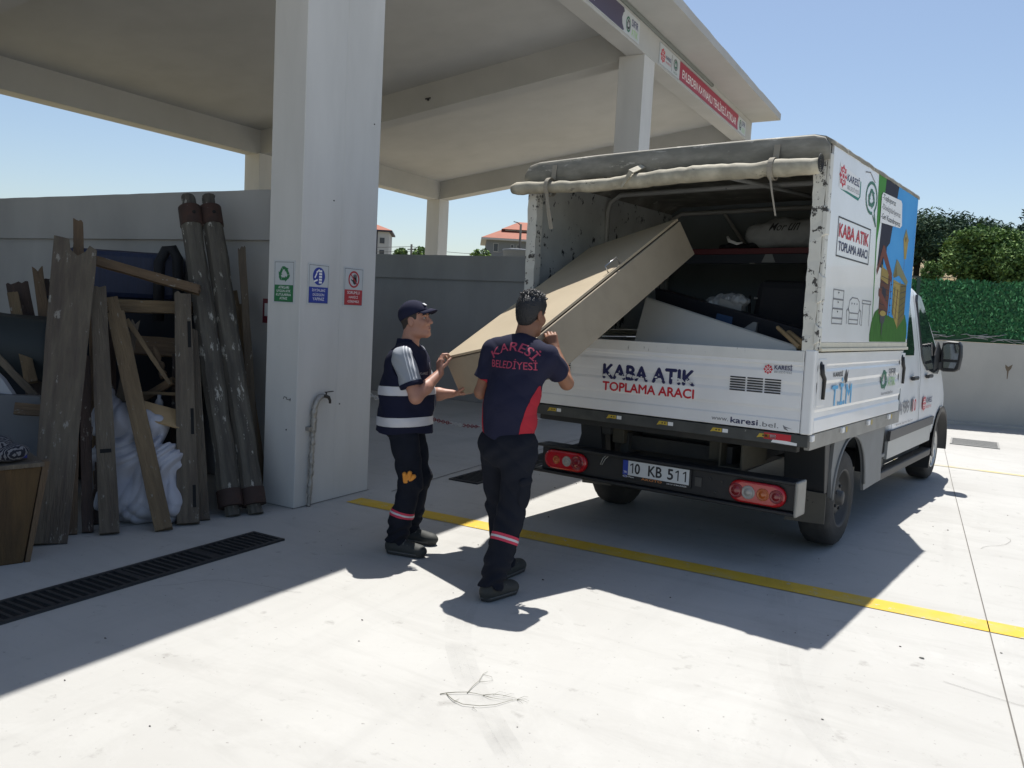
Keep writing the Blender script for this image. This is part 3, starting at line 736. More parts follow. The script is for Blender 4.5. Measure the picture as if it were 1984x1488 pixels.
# rolled-up rear curtain
rr_ = random.Random(21); pts = []; rad = []
for i in range(49):
    x = -1.345 + 2.385*i/48; z = 2.610 + 0.018*((x+1.3)/2.3) + 0.012*math.sin(x*4.0+0.5) + rr_.uniform(-0.003, 0.003)
    if x > 0.66: z += 0.008
    pts.append((x, -0.105 + 0.006*math.sin(x*5), z)); rad.append(0.050 + 0.006*math.sin(x*3.3+1) + rr_.uniform(-0.003, 0.003) + (0.008 if x > 0.74 else 0))
rad[0] = 0.035; rad[1] = 0.05
mb = MB(); mb.tube(pts, rad, 16); rc = obj('rolled_curtain', mb, ROLLM, truck)
mb = MB(); sp_ = []
for k in range(60):
    a = k*0.42; r_ = 0.060*(1 - k/66); sp_.append((1.043, -0.105 + r_*math.cos(a), 2.642 + r_*math.sin(a)))
mb.tube(sp_, 0.0035, 5); obj('roll_end', mb, CHAS, rc)
for xs, tail in ((-0.985, 0.26), (-0.22, 0.0), (0.745, 0.24)):
    mb = MB(); cz = 2.612 + 0.018*((xs+1.3)/2.3)
    if tail:
        P = [(xs, -0.105 + 0.068*math.cos(a), cz + 0.070*math.sin(a)) for a in [math.radians(q) for q in range(60, 331, 15)]]
        for p, q in zip(P[:-1], P[1:]): mb.bar(p, q, 0.034, 0.004, up=(0, p[1]+0.105, p[2]-cz))
        mb.bar((xs, -0.056, 2.79), (xs, -0.072, cz+0.06), 0.04, 0.005, up=(0,-1,0))
        mb.bar((xs, -0.15, cz-0.05), (xs+0.02, -0.15, cz-0.05-tail*0.45), 0.03 if xs < 0 else 0.012, 0.004, up=(0,-1,0)); mb.bar((xs+0.02, -0.15, cz-0.05-tail*0.45), (xs+0.045, -0.13, cz-0.06-tail), 0.036 if xs < 0 else 0.010, 0.004, up=(0,-1,0))
    else:
        mb.bar((xs, -0.06, 2.725), (xs-0.03, -0.176, cz+0.05), 0.045, 0.008, up=(0,-1,0)); mb.bar((xs-0.03, -0.176, cz+0.05), (xs-0.10, -0.178, cz-0.055), 0.034, 0.007, up=(0,-1,0), taper=0.4)
    obj('strap', mb, STRAP if tail else ROLLM, rc)
# printed side panel
P_ = Flat((XR+0.0012, 0, 0), (0,1,0), (0,0,1), (1,0,0))
SKYB = mat('print_sky_blue', (0.035, 0.25, 0.62), 0.6, spec=0.12, patch=0.7, pscale=1.2, plo=0.35, phi=0.7, col2=(0.10, 0.40, 0.74)); CHAR = mat('print_charcoal', (0.028, 0.028, 0.045), 0.6, spec=0.12); LGRN = mat('print_green', (0.065, 0.25, 0.045), 0.6, spec=0.12)
GRS = mat('print_grass', (0.05, 0.17, 0.025), 0.6, spec=0.12, var=0.95, vscale=16, stretch=(1, 4, 0.7)); BRN = mat('print_brown_timber', (0.13, 0.055, 0.035), 0.6, spec=0.12, var=0.5, vscale=20, stretch=(1, 1, 5)); BRN2 = mat('print_red_beam', (0.17, 0.06, 0.045), 0.6, spec=0.12); OCH = mat('print_ochre_timber', (0.40, 0.30, 0.09), 0.6, spec=0.12, var=0.5, vscale=14, stretch=(1, 6, 1)); OCHD = mat('print_olive_timber', (0.17, 0.14, 0.05), 0.6, spec=0.12, var=0.5, vscale=14, stretch=(1, 1, 6)); OLV = mat('print_olive_roof', (0.22, 0.22, 0.12), 0.6, spec=0.12); TEAL = mat('print_teal', (0.05, 0.22, 0.18), 0.6, spec=0.12)
P_.poly([(1.155,2.787),(1.40,2.787),(1.24,2.30),(1.30,1.545),(1.29,1.545)], LGRN)
P_.poly([(1.38,2.787),(1.80,2.787),(1.62,2.30),(1.545,2.10),(1.30,2.12)], CHAR, 0.0010)
P_.poly([(1.79,2.787),(2.488,2.787),(2.488,1.56),(2.40,1.60),(1.55,1.60),(1.545,2.28),(1.63,2.32)], SKYB, 0.0012)
gr = [(1.235,1.545),(1.225,1.60),(1.255,1.69),(1.33,1.77),(1.43,1.80),(1.6,1.77),(1.9,1.74),(2.2,1.75),(2.33,1.78),(2.42,1.70),(2.45,1.62),(2.44,1.545)]
P_.poly([(1.43,2.10),(1.74,2.06),(1.72,1.76),(1.44,1.76)], BRN, 0.0022)
P_.poly([(1.29,2.09),(1.43,2.285),(1.47,2.285),(1.77,2.09),(1.76,2.02),(1.445,2.20),(1.31,2.05)], BRN2, 0.0026)
P_.poly([(1.43,2.14),(1.66,2.11),(1.66,2.0),(1.43,2.03)], OCH, 0.0024); P_.poly([(1.40,1.96),(1.70,1.84),(1.70,1.80),(1.40,1.90)], BRN2, 0.0028)
for k in range(5): P_.line([(1.76,1.78+k*0.055),(1.80,1.785+k*0.055)], 0.008, BRN, 0.0024)
P_.line([(1.765,1.74),(1.775,2.06)], 0.012, BRN, 0.0024)
P_.poly([(1.83,2.05),(2.06,2.03),(2.08,1.66),(1.86,1.78)], OCH, 0.0030); P_.poly([(2.06,2.03),(2.30,2.03),(2.30,1.75),(2.08,1.66)], OCHD, 0.0030)
P_.poly([(1.80,2.07),(1.885,2.215),(1.96,2.20),(2.33,2.06),(2.30,2.02),(2.0,2.09),(1.86,2.07)], OLV, 0.0034); P_.line([(1.88,1.78),(1.90,1.98)], 0.03, OCHD, 0.0036); P_.line([(1.98,1.74),(2.0,1.97)], 0.02, BRN, 0.0036)
P_.poly([(2.06,2.40),(2.13,2.47),(2.24,2.41),(2.20,2.24),(2.13,2.235)], OCH, 0.0030); P_.poly([(2.05,2.39),(2.13,2.485),(2.25,2.40),(2.24,2.385),(2.13,2.455),(2.07,2.38)], OLV, 0.0034); P_.disc(2.14, 2.40, 0.018, 0.022, BRN, 0.0038, 12); P_.line([(2.15,2.235),(2.155,2.06)], 0.006, INKG, 0.0028)
for k in range(7): P_.line([(1.45, 1.80+k*0.042), (1.71, 1.785+k*0.042)], 0.005, CHAR, 0.0025)
for k in range(8): P_.line([(1.45+k*0.027, 2.135-k*0.003), (1.45+k*0.027, 2.035-k*0.003)], 0.004, BRN, 0.0027)
P_.poly([(1.50,1.98),(1.62,1.95),(1.62,1.88),(1.50,1.92)], CHAR, 0.0027); P_.poly([(1.46,2.19),(1.60,2.105),(1.47,2.12)], SKYB, 0.0029)
for k in range(6): P_.line([(1.84, 1.80+k*0.045), (2.06, 1.73+k*0.058)], 0.004, OCHD, 0.0033); P_.line([(2.09, 1.73+k*0.055), (2.29, 1.80+k*0.044)], 0.005, CHAR, 0.0033)
P_.poly([(1.83,2.06),(1.885,2.17),(1.95,2.08)], OCHD, 0.0037); P_.line([(2.07,1.66),(2.07,2.04)], 0.012, OCH, 0.0038)
P_.poly(gr, GRS, 0.0018)
P_.poly([(1.47,1.765),(1.66,1.765),(1.63,1.70),(1.585,1.685),(1.575,1.60),(1.555,1.60),(1.55,1.685),(1.50,1.70)], INKK, 0.0040); P_.disc(1.565, 1.768, 0.095, 0.022, OCH, 0.0044, 18)
P_.poly([(1.27,2.44),(1.90,2.465),(1.955,2.49),(1.91,2.66),(1.87,2.68),(1.30,2.665),(1.265,2.64)], INKW, 0.0050)
for t_, z0, z1, x1 in (('-Topluyoruz', 2.60, 2.655, 1.70), ('-Dönüştürüyoruz', 2.53, 2.585, 1.88), ('-Geri Kazandırıyoruz', 2.46, 2.515, 1.89)): P_.text(t_, 1.29, z0, x1, z1, INKK if z0 != 2.53 else INKG, 0.004, 0.0056)
P_.poly([(0.22,2.535),(0.66,2.515),(0.71,2.55),(0.705,2.65),(0.68,2.655),(0.68,2.55)], TEAL, 0.0008); P_.poly([(0.20,2.545),(0.66,2.535),(0.68,2.55),(0.68,2.66),(0.20,2.70)], INKW, 0.0014)
P_.emblem(0.275, 2.622, 0.085, 0.075, INKR, INKW, 0.0020); P_.text('KARESİ', 0.37, 2.607, 0.66, 2.667, INKB, 0.03, 0.0020); P_.text('BELEDİYESİ', 0.385, 2.555, 0.665, 2.59, INKG, 0.0, 0.0020)
P_.ring(1.0, 2.58, 0.158, 0.118, 0.022, INKDG, 0.0020, a0=-0.9, a1=5.0); P_.line([(1.10,2.492),(1.16,2.40),(1.07,2.46)], 0.018, INKDG, 0.0020); P_.recycle(1.0, 2.575, 0.072, INKDG, 0.0022, ax=1.3); P_.line([(0.80,2.735),(0.92,2.75),(1.06,2.70)], 0.008, INKG, 0.0022)
P_.frame(0.247, 2.108, 1.04, 2.358, 0.010, INKK, 0.0020); P_.text('KABA ATIK', 0.275, 2.235, 1.0, 2.32, INKR, 0.03, 0.0020); P_.text('TOPLAMA ARACI', 0.285, 2.145, 1.0, 2.205, INKB, 0.024, 0.0020)
for k in range(3): P_.frame(0.255, 1.702 + k*0.063, 0.488, 1.762 + k*0.063, 0.008, INKG, 0.0020); P_.disc(0.37, 1.745 + k*0.063, 0.012, 0.006, INKK, 0.0022, 8)
P_.frame(0.258, 1.664, 0.488, 1.698, 0.008, INKG, 0.0020)
P_.line([(0.62,1.76),(0.645,1.83),(0.70,1.852),(0.83,1.852),(0.885,1.83),(0.90,1.76)], 0.008, INKG, 0.0020); P_.line([(0.60,1.67),(0.585,1.76),(0.62,1.775),(0.65,1.75),(0.65,1.67)], 0.008, INKG, 0.0020); P_.line([(0.93,1.67),(0.945,1.76),(0.91,1.775),(0.88,1.75),(0.88,1.67)], 0.008, INKG, 0.0020)
for z in (1.67, 1.70, 1.745): P_.line([(0.65,z),(0.88,z)], 0.008, INKG, 0.0020)
for x in (0.70, 0.765, 0.83): P_.disc(x, 1.812, 0.010, 0.007, INKG, 0.0020, 8)
P_.frame(0.965, 1.822, 1.20, 1.845, 0.008, INKG, 0.0020); P_.line([(0.985,1.82),(0.985,1.665),(0.965,1.665)], 0.008, INKG, 0.0020); P_.line([(1.17,1.82),(1.19,1.665)], 0.008, INKG, 0.0020)
P_.build('printed_artwork', spo)
# --- running gear
mb = MB()
for x in (-0.42, 0.42): mb.box((x-0.035, 0.25, 0.60), (x+0.035, 4.6, 0.76))
for y in (0.30, 1.6, 2.9): mb.box((-0.42, y, 0.63), (0.42, y+0.07, 0.74))
for y in (0.12, 0.75, 1.4, 2.05): mb.box((XL+0.12, y, 0.80), (XR-0.12, y+0.06, 0.852))
mb.box((-0.80, 0.97, 0.29), (0.78, 1.15, 0.43)); mb.box((-0.62, 0.45, 0.50), (0.30, 0.95, 0.80)); mb.box((-0.70, 0.16, 0.74), (-0.50, 0.36, 0.85))
mb.tube([(-0.05, 1.23, 0.34), (0.0, 4.2, 0.45)], 0.045, 10)
for x in (-0.52, 0.50): mb.tube([(x, 0.32, 0.55), (x, 0.9, 0.40), (x, 1.25, 0.38), (x, 1.9, 0.50)], 0.035, 8)
mb.box((-0.95, 2.4, 0.40), (0.9, 4.3, 0.55)); obj('chassis', mb, CHAS, truck, bevel=0.006)
BRKT = mat('muddy_bracket', (0.06, 0.054, 0.038), 0.7, var=0.5, vscale=8)
mb = MB(); mb.box((0.40, 0.14, 0.62), (0.415, 0.62, 0.83)); mb.box((0.415, 0.14, 0.62), (0.56, 0.62, 0.635)); mb.box((0.56, 0.14, 0.62), (0.575, 0.62, 0.80)); mb.box((0.30, 0.20, 0.66), (0.395, 0.30, 0.84)); obj('rear_bracket', mb, BRKT, truck, bevel=0.004)
mb = MB(); mb.box((-0.50, 0.20, 0.68), (-0.40, 0.34, 0.83)); obj('rear_bracket', mb, BRKT, truck, bevel=0.004)
SPR = mat('dark_support', (0.014, 0.015, 0.017), 0.6)
mb = MB(); mb.hexa([(-0.78,0.14,0.60),(-0.55,0.14,0.60),(-0.55,0.20,0.60),(-0.78,0.20,0.60),(-0.72,0.14,0.83),(-0.58,0.14,0.83),(-0.58,0.20,0.83),(-0.72,0.20,0.83)]); obj('bumper_arm', mb, SPR, truck)
def wheel(x, y, side, front, parent):
    K = 1.0 if front else 1.05; c = V3((x, y, 0.345*K)); t_ = thing_part('wheel', parent)
    prof_ = [(-0.115,0.205),(-0.118,0.27),(-0.108,0.318),(-0.085,0.340),(-0.04,0.345),(0.04,0.345),(0.085,0.340),(0.108,0.318),(0.118,0.27),(0.115,0.205)]; prof_ = [(q, r_*K) for q, r_ in prof_]
    m_ = MB(); n_ = 64
    rings = []
    for k in range(n_):
        a = 2*math.pi*k/n_; rings.append([(c[0] + q, c[1] + (r_ + (0.004 if (k % 2 and abs(q) > 0.03 and r_ > 0.335) else 0))*math.cos(a), c[2] + (r_ + (0.004 if (k % 2 and abs(q) > 0.03 and r_ > 0.33) else 0))*math.sin(a)) for q, r_ in prof_])
    rings.append(rings[0]); m_.loft(rings, 0, False, True, closed=False); obj('tyre', m_, RUBB, t_)
    m_ = MB(); s = side
    def disc_ring(q): return [[(c[0] + s*dx, c[1] + K*r_*math.cos(2*math.pi*k/40), c[2] + K*r_*math.sin(2*math.pi*k/40)) for k in range(40)] for dx, r_ in q]
    if not front:
        m_.loft(disc_ring([(0.112,0.215),(0.120,0.205),(0.10,0.195),(0.045,0.180),(0.035,0.150),(0.075,0.115),(0.085,0.075),(0.08,0.055),(0.12,0.05),(0.125,0.0)]), 0, False, True)
        obj('rim', m_, RIMD, t_)
        m_ = MB()
        for k in range(5):
            a = 2*math.pi*k/5; m_.ball((c[0]+s*0.088, c[1]+0.088*math.cos(a), c[2]+0.088*math.sin(a)), 0.013, 0, 8, 6)
        for k in range(10):
            a = 2*math.pi*k/10+0.2; m_.ball((c[0]+s*0.052, c[1]+0.148*math.cos(a), c[2]+0.148*math.sin(a)), (0.006, 0.02, 0.02), 0, 8, 6)
        obj('wheel_nut', m_, BLK, t_)
    else:
        m_.loft(disc_ring([(0.112,0.215),(0.122,0.205),(0.105,0.192),(0.07,0.185)]), 0, False, True)
        for k in range(10):
            a = 2*math.pi*k/10; ca, sa = math.cos(a), math.sin(a)
            m_.bar((c[0]+s*0.10, c[1]+0.06*ca, c[2]+0.06*sa), (c[0]+s*0.098, c[1]+0.195*ca, c[2]+0.195*sa), 0.052, 0.02, up=(s,0,0))
        m_.loft(disc_ring([(0.07,0.085),(0.115,0.08),(0.122,0.05),(0.122,0.0)]), 0, False, True); obj('rim', m_, RIMS, t_)
        m_ = MB(); m_.loft(disc_ring([(0.055,0.192),(0.06,0.0)]), 0, False, True); obj('brake_disc', m_, SPR, t_)
def thing_part(name, parent):
    o = bpy.data.objects.new(name, None); o.empty_display_size = 0.1; COL.objects.link(o); o.parent = parent; return o
wheel(0.895, 1.06, 1, False, truck); wheel(-0.895, 1.06, -1, False, truck); wheel(0.815, 4.89, 1, True, truck); wheel(-0.845, 4.89, -1, True, truck)
# rear guard, mud flaps and side skirt with wheel arch
for s, x0 in ((1, 0.72), (-1, -1.02)):
    mb = MB(); mb.hexa([(x0,0.60,0.46),(x0+0.29,0.60,0.46),(x0+0.29,0.66,0.46),(x0,0.66,0.46),(x0,0.54,0.83),(x0+0.29,0.54,0.83),(x0+0.29,0.66,0.83),(x0,0.66,0.83)]); obj('wheel_guard', mb, BLK, truck, bevel=0.005)
    mb = MB(); mb.hexa([(x0+0.03,0.575,0.235),(x0+0.31,0.575,0.25),(x0+0.31,0.585,0.25),(x0+0.03,0.585,0.235),(x0+0.03,0.57,0.47),(x0+0.31,0.57,0.47),(x0+0.31,0.58,0.47),(x0+0.03,0.58,0.47)]); obj('mud_flap', mb, FLAPM, truck)
def arch_panel(x, poly_out, cy, cz, r_, th, m_):
    """side panel with a round wheel cut-out"""
    n_ = 24; P = []
    for k in range(n_+1):
        a = math.pi*k/n_; P.append((cy + r_*math.cos(a), cz + r_*math.sin(a)))
    full = poly_out + P
    q = MB(); q.prism(full, (x,0,0), (0,1,0), (0,0,1), (1,0,0), -th, 0.0); return q
obj('side_skirt', arch_panel(1.022, [(0.72,0.42),(0.69,0.62),(0.72,0.833),(2.18,0.833),(2.13,0.60),(2.16,0.36),(1.62,0.345)], 1.17, 0.40, 0.43, 0.025, None), GREYP, truck)
obj('side_skirt', arch_panel(-1.0, [(0.72,0.42),(0.69,0.62),(0.72,0.833),(2.18,0.833),(2.13,0.60),(2.16,0.36),(1.62,0.345)], 1.17, 0.40, 0.43, 0.025, None), GREYP, truck)
mb = MB(); mb.tube([(1.026, 1.17+0.43*math.cos(math.pi*k/20), 0.40+0.43*math.sin(math.pi*k/20)) for k in range(21)], 0.012, 6); obj('arch_lip', mb, GREYP, truck)
mb = MB(); mb.box((0.80, 2.16, 0.40), (0.95, 2.52, 0.86)); ff = obj('filler_housing', mb, BLK, truck, bevel=0.01)
mb = MB(); mb.box((0.952, 2.30, 0.52), (0.972, 2.47, 0.55)); mb.box((0.952, 2.30, 0.80), (0.972, 2.47, 0.83)); mb.box((0.952, 2.27, 0.52), (0.972, 2.299, 0.83)); obj('filler_frame', mb, GREYP, ff, bevel=0.004)
# bumper, lamps, plate
mb = MB(); mb.box((-1.0, -0.02, 0.43), (1.012, 0.03, 0.61)); mb.box((-1.03, -0.06, 0.611), (1.012, 0.10, 0.632)); mb.box((-1.06, -0.06, 0.405), (1.012, 0.10, 0.429)); bmp = obj('rear_bumper', mb, BLK, truck, bevel=0.006)
mb = MB(); mb.box((1.013, -0.066, 0.402), (1.035, 0.11, 0.636)); obj('end_cap', mb, ALU, bmp, bevel=0.01)
REDL = mat('red_lamp_lens', (0.42, 0.006, 0.012), 0.12, coat=0.6); REDD = mat('deep_red_lens', (0.20, 0.004, 0.010), 0.12, coat=0.6); AMB = mat('amber_lens', (0.42, 0.085, 0.01), 0.15, coat=0.5); CLR = mat('clear_lens', (0.30, 0.29, 0.27), 0.12, coat=0.8)
def lamp(cx, cz, order):
    t_ = thing_part('tail_lamp', truck)
    st = [(0.12 + 0.075*math.cos(a), 0.075*math.sin(a)) for a in [math.radians(-90+15*k) for k in range(13)]] + [(-0.12 + 0.075*math.cos(a), 0.075*math.sin(a)) for a in [math.radians(90+15*k) for k in range(13)]]
    q = MB(); sc_ = lambda f: [(x*f if abs(x) < 9 else x, z*f) for x, z in st]
    rings = [[(cx + x*f, y, cz + z*f) for x, z in st] for y, f in ((-0.018, 1.0), (-0.042, 1.0), (-0.052, 0.95), (-0.056, 0.82))]
    q.loft(rings, 0, True, True); obj('lens', q, REDL, t_)
    for dx, mm, rr2 in order:
        q = MB(); rings = [[(cx+dx + rr2*k_*math.cos(2*math.pi*k/24), y, cz + rr2*k_*math.sin(2*math.pi*k/24)) for k in range(24)] for y, k_ in ((-0.050, 1.0), (-0.059, 1.0), (-0.062, 0.85), (-0.060, 0.80), (-0.060, 0.55), (-0.063, 0.5), (-0.064, 0.2))]
        q.loft(rings, 0, True, True); obj('lens_insert', q, mm, t_)
lamp(-0.768, 0.522, [(-0.075, AMB, 0.032), (0.022, CLR, 0.040), (0.115, REDD, 0.055)])
lamp(0.760, 0.518, [(-0.055, CLR, 0.046), (0.045, AMB, 0.042), (0.135, REDD, 0.045), (-0.14, REDD, 0.05)])
PLW = mat('plate_white', (0.62, 0.64, 0.64), 0.4, var=0.15, vscale=8); PLB = mat('plate_blue', (0.02, 0.05, 0.35), 0.4)
mb = MB(); mb.box((-0.272, -0.040, 0.472), (0.284, -0.021, 0.606)); lpz = obj('number_plate', mb, BLK, truck, bevel=0.004)
fl = Flat((0, -0.041, 0), (1,0,0), (0,0,1), (0,-1,0))
fl.rect(-0.215, 0.494, 0.271, 0.602, PLW); fl.rect(-0.258, 0.494, -0.2155, 0.602, PLB); fl.text('TR', -0.251, 0.507, -0.223, 0.522, INKW, 0.01, 0.0016)
for t_, x0, x1 in (('0', -0.158, -0.118), ('KB', -0.048, 0.058), ('5', 0.105, 0.147)): fl.text(t_, x0, 0.512, x1, 0.586, INKK, 0.03, 0.0016)
for x0 in (-0.198, 0.165, 0.222): fl.one(x0, 0.512, x0+0.026, 0.586, INKK, 0.0016)
fl.disc(-0.236, 0.483, 0.020, 0.007, INKW); fl.disc(-0.236, 0.483, 0.016, 0.005, PLB, 0.0016); fl.text('Plaza', -0.208, 0.478, -0.165, 0.488, INKW, 0.01); fl.text('AKOTO', -0.102, 0.474, 0.062, 0.490, INKO, 0.02); fl.text('266 00 10 BALIKESİR', 0.10, 0.476, 0.255, 0.487, INKW, 0.01)
fl.build('lettering', lpz)
mb = MB(); mb.box((0.31, -0.03, 0.495), (0.36, -0.0205, 0.56))
for x, z in ((0.42, 0.565), (0.505, 0.555), (0.46, 0.475)): mb.ball((x, -0.022, z), 0.009, 0, 8, 6)
obj('bumper_bolt', mb, RIMD, bmp)
mb = MB()
for dx in (0, 0.022): mb.tube([(-0.40+dx, -0.025, 0.625), (-0.44+dx, -0.03, 0.585), (-0.46+dx*0.6, -0.03, 0.535)], 0.004, 5)
obj('cable', mb, mat('pale_cable', (0.35, 0.35, 0.33), 0.6), bmp)
# --- double cab
def cab_x(z): return 0.97 if z < 1.28 else 0.97 - 0.135*((z-1.28)/0.8)
st = [(2.52,2.15,1.0),(2.60,2.175,1.0),(3.6,2.18,1.0),(3.95,2.165,1.0),(4.12,2.125,1.0),(4.32,2.02,1.0),(4.55,1.80,1.0),(4.75,1.58,1.0),(4.92,1.37,0.995),(5.05,1.28,0.985),(5.35,1.14,0.95),(5.58,0.98,0.88),(5.68,0.80,0.80)]
rings = []
for y, zt, w in st:
    h_ = []
    for f_, zz in ((1.0, 0.40), (1.005, 0.62), (1.012, 0.92), (1.0, 1.20)):
        h_.append((0.97*f_*w, min(zz, zt-0.2 if zt > 1.0 else zz*zt/1.3)))
    zs = max(zt - 0.15, 0.5); ht = max(zs, h_[-1][1] + 0.02)
    h_.append((cab_x(ht)*w - (0.0 if zt > 1.4 else 0.03), ht)); h_.append((cab_x(zt)*w - 0.055, zt - 0.055)); h_.append((cab_x(zt)*w - 0.16, zt - 0.012)); h_.append((0.35*w, zt + 0.01))
    rings.append([(x - 0.015*0, y, z) for x, z in h_] + [(-x - 0.03, y, z) for x, z in h_[::-1]])
mb = MB(); mb.loft(rings, 0, True, True); cab = obj('cab_body', mb, WHITE, truck, seg=2)
md = cab.modifiers.new('sub', 'SUBSURF'); md.levels = 2; md.render_levels = 2
mb = MB()
for xa, xb_ in ((0.67, 1.3), (-1.33, -0.71)): mb.loft([[(x, 4.89 + 0.395*math.cos(2*math.pi*k/48), 0.365 + 0.415*math.sin(2*math.pi*k/48)) for k in range(48)] for x in (xa, xb_)], 0, True, False)
cut = obj('cutter', mb, WHITE); cut.parent = truck
bo = cab.modifiers.new('arch', 'BOOLEAN'); bo.operation = 'DIFFERENCE'; bo.object = cut; bo.solver = 'EXACT'
dg = bpy.context.evaluated_depsgraph_get(); dg.update()
nm = bpy.data.meshes.new_from_object(cab.evaluated_get(dg)); cab.modifiers.clear(); cab.data = nm; bpy.data.objects.remove(cut)
for q_ in nm.polygons:
    if q_.center.z < 0.9 and abs(q_.normal.x) < 0.5 and math.hypot(q_.center.y-4.89, q_.center.z-0.365) < 0.43: q_.use_smooth = True
def side_poly(poly, off, m_, name, parent, th=0.006, sgn=1):
    """patch that follows the side of the cab"""
    q = MB(); n_ = len(poly)
    def X(z): return (cab_x(z) + 0.0115*math.exp(-((z-0.92)/0.25)**2) + off)
    A = [(sgn*X(z) - (0 if sgn > 0 else 0.03), y, z) for y, z in poly]; B = [(sgn*(X(z)-th-0.02) - (0 if sgn > 0 else 0.03), y, z) for y, z in poly]
    q.add(A + B, [tuple(range(n_)), tuple(range(2*n_-1, n_-1, -1))] + [(i, i+n_, (i+1) % n_+n_, (i+1) % n_) for i in range(n_)]); return obj(name, q, m_, parent)
wf = [(3.83,1.40),(3.83,1.70),(3.84,1.95),(3.90,2.02),(4.02,2.0),(4.14,1.90),(4.30,1.73),(4.46,1.55),(4.58,1.40),(4.66,1.26),(4.55,1.20),(4.3,1.21),(4.05,1.25),(3.90,1.32)]
wr = [(2.70,1.42),(2.70,1.75),(2.72,1.98),(2.80,2.03),(3.2,2.035),(3.42,2.03),(3.47,1.97),(3.48,1.7),(3.47,1.47),(3.42,1.41)]
for sg in (1, -1):
    side_poly(wf, 0.006, GLASS, 'side_window', truck, sgn=sg); side_poly(wr, 0.006, GLASS, 'side_window', truck, sgn=sg)
ws = [(4.16,2.075),(4.36,1.965),(4.58,1.745),(4.78,1.52),(4.93,1.345)]
rings = [[(-0.03 + s*(cab_x(z)-0.17), y+0.02, z+0.012) for s in (-1, -0.5, 0, 0.5, 1)] for y, z in ws]
mb = MB(); mb.loft(rings, 0, False, True, closed=False); obj('windscreen', mb, GLASS, truck)
SEAM = mat('door_seam', (0.03, 0.03, 0.03), 0.8)
def seam(pts):
    q = MB()
    for (a, b) in zip(pts[:-1], pts[1:]):
        def X(z): return cab_x(z) + 0.0115*math.exp(-((z-0.92)/0.25)**2) + 0.006
        d = unit((0, b[0]-a[0], b[1]-a[1])); n_ = np.cross((1,0,0), d)*0.006
        A, B = V3((X(a[1]), *a)), V3((X(b[1]), *b)); q.add([A-n_, B-n_, B+n_, A+n_], [(0,1,2,3)])
    return q
obj('door_seam', seam([(3.66,2.12),(3.66,1.8),(3.67,1.4),(3.68,1.22),(3.64,1.05),(3.68,0.9),(3.72,0.7),(3.66,0.5),(3.60,0.40)]), SEAM, truck, fix=False)
obj('door_seam', seam([(2.56,0.95),(2.58,0.75),(2.54,0.5)]), SEAM, truck, fix=False)
for y in (3.27, 3.95):
    mb = MB(); mb.box((0.97, y, 1.172), (1.012, y+0.20, 1.212)); obj('door_handle', mb, BLK, truck, bevel=0.012)
MOULD = mat('side_moulding', (0.055, 0.056, 0.06), 0.5); LOWER = mat('lower_door_reflection', (0.36, 0.37, 0.36), 0.4, var=0.15, vscale=4)
side_poly([(2.52,0.655),(4.42,0.665),(4.44,0.75),(2.52,0.745)], 0.020, MOULD, 'side_moulding', truck)
side_poly([(2.52,0.49),(4.38,0.49),(4.41,0.66),(2.52,0.65)], 0.0075, LOWER, 'reflection_panel', truck)  # grey colour paints the reflection low on the white door
mb = MB(); mb.prism([(2.02,0.335),(4.36,0.335),(4.40,0.405),(2.25,0.405)], (0.90,0,0), (0,1,0), (0,0,1), (1,0,0), 0, 0.10); obj('side_step', mb, BLK, truck, bevel=0.01)
for sg in (1, -1):
    mb = MB(); P = [(4.89 + 0.43*math.cos(math.pi*k/20), 0.37 + 0.46*math.sin(math.pi*k/20)) for k in range(-1, 22)]; Q = [(4.89 + 0.375*math.cos(math.pi*k/20), 0.37 + 0.40*math.sin(math.pi*k/20)) for k in range(-1, 22)]
    xo = 0.995 if sg > 0 else -1.025
    vs = [(xo, *p) for p in P] + [(xo+0.006*sg, *p) for p in Q] + [(xo-sg*0.16, *p) for p in Q]; n_ = len(P)
    mb.add(vs, [(i, i+1, n_+i+1, n_+i) for i in range(n_-1)] + [(n_+i, n_+i+1, 2*n_+i+1, 2*n_+i) for i in range(n_-1)], 0, True); obj('wheel_arch_trim', mb, BLK, truck)
    mb = MB(); mb.prism(Q, (0.66 if sg > 0 else -0.70,0,0), (0,1,0), (0,0,1), (sg,0,0), -0.004, 0.0); obj('wheel_housing', mb, SPR, truck)
mb = MB(); mb.hexa([(0.66,4.50,0.16),(0.97,4.50,0.17),(0.97,4.515,0.17),(0.66,4.515,0.16),(0.66,4.47,0.40),(0.99,4.47,0.40),(0.99,4.49,0.40),(0.66,4.49,0.40)]); obj('mud_flap', mb, BLK, truck)
fl = Flat((0.9905, 0, 0), (0,1,0), (0,0,1), (1,0,0))
fl.text('44 99 10', 2.70, 0.87, 3.50, 0.985, INKG, 0.03); fl.rect(3.36, 0.86, 3.52, 0.995, WHITE, 0.0014); fl.text('10', 3.36, 0.87, 3.50, 0.985, INKR, 0.02, 0.0020); fl.text('www.karesi.bel.tr', 2.72, 0.775, 3.42, 0.80, INKG)
fl.emblem(3.90, 0.915, 0.085, 0.085, INKR, INKW); fl.text('KARESİ', 4.0, 0.915, 4.28, 0.985, INKB, 0.02); fl.text('BELEDİYESİ', 4.0, 0.86, 4.27, 0.895, INKR)
fl.build('door_lettering', truck)
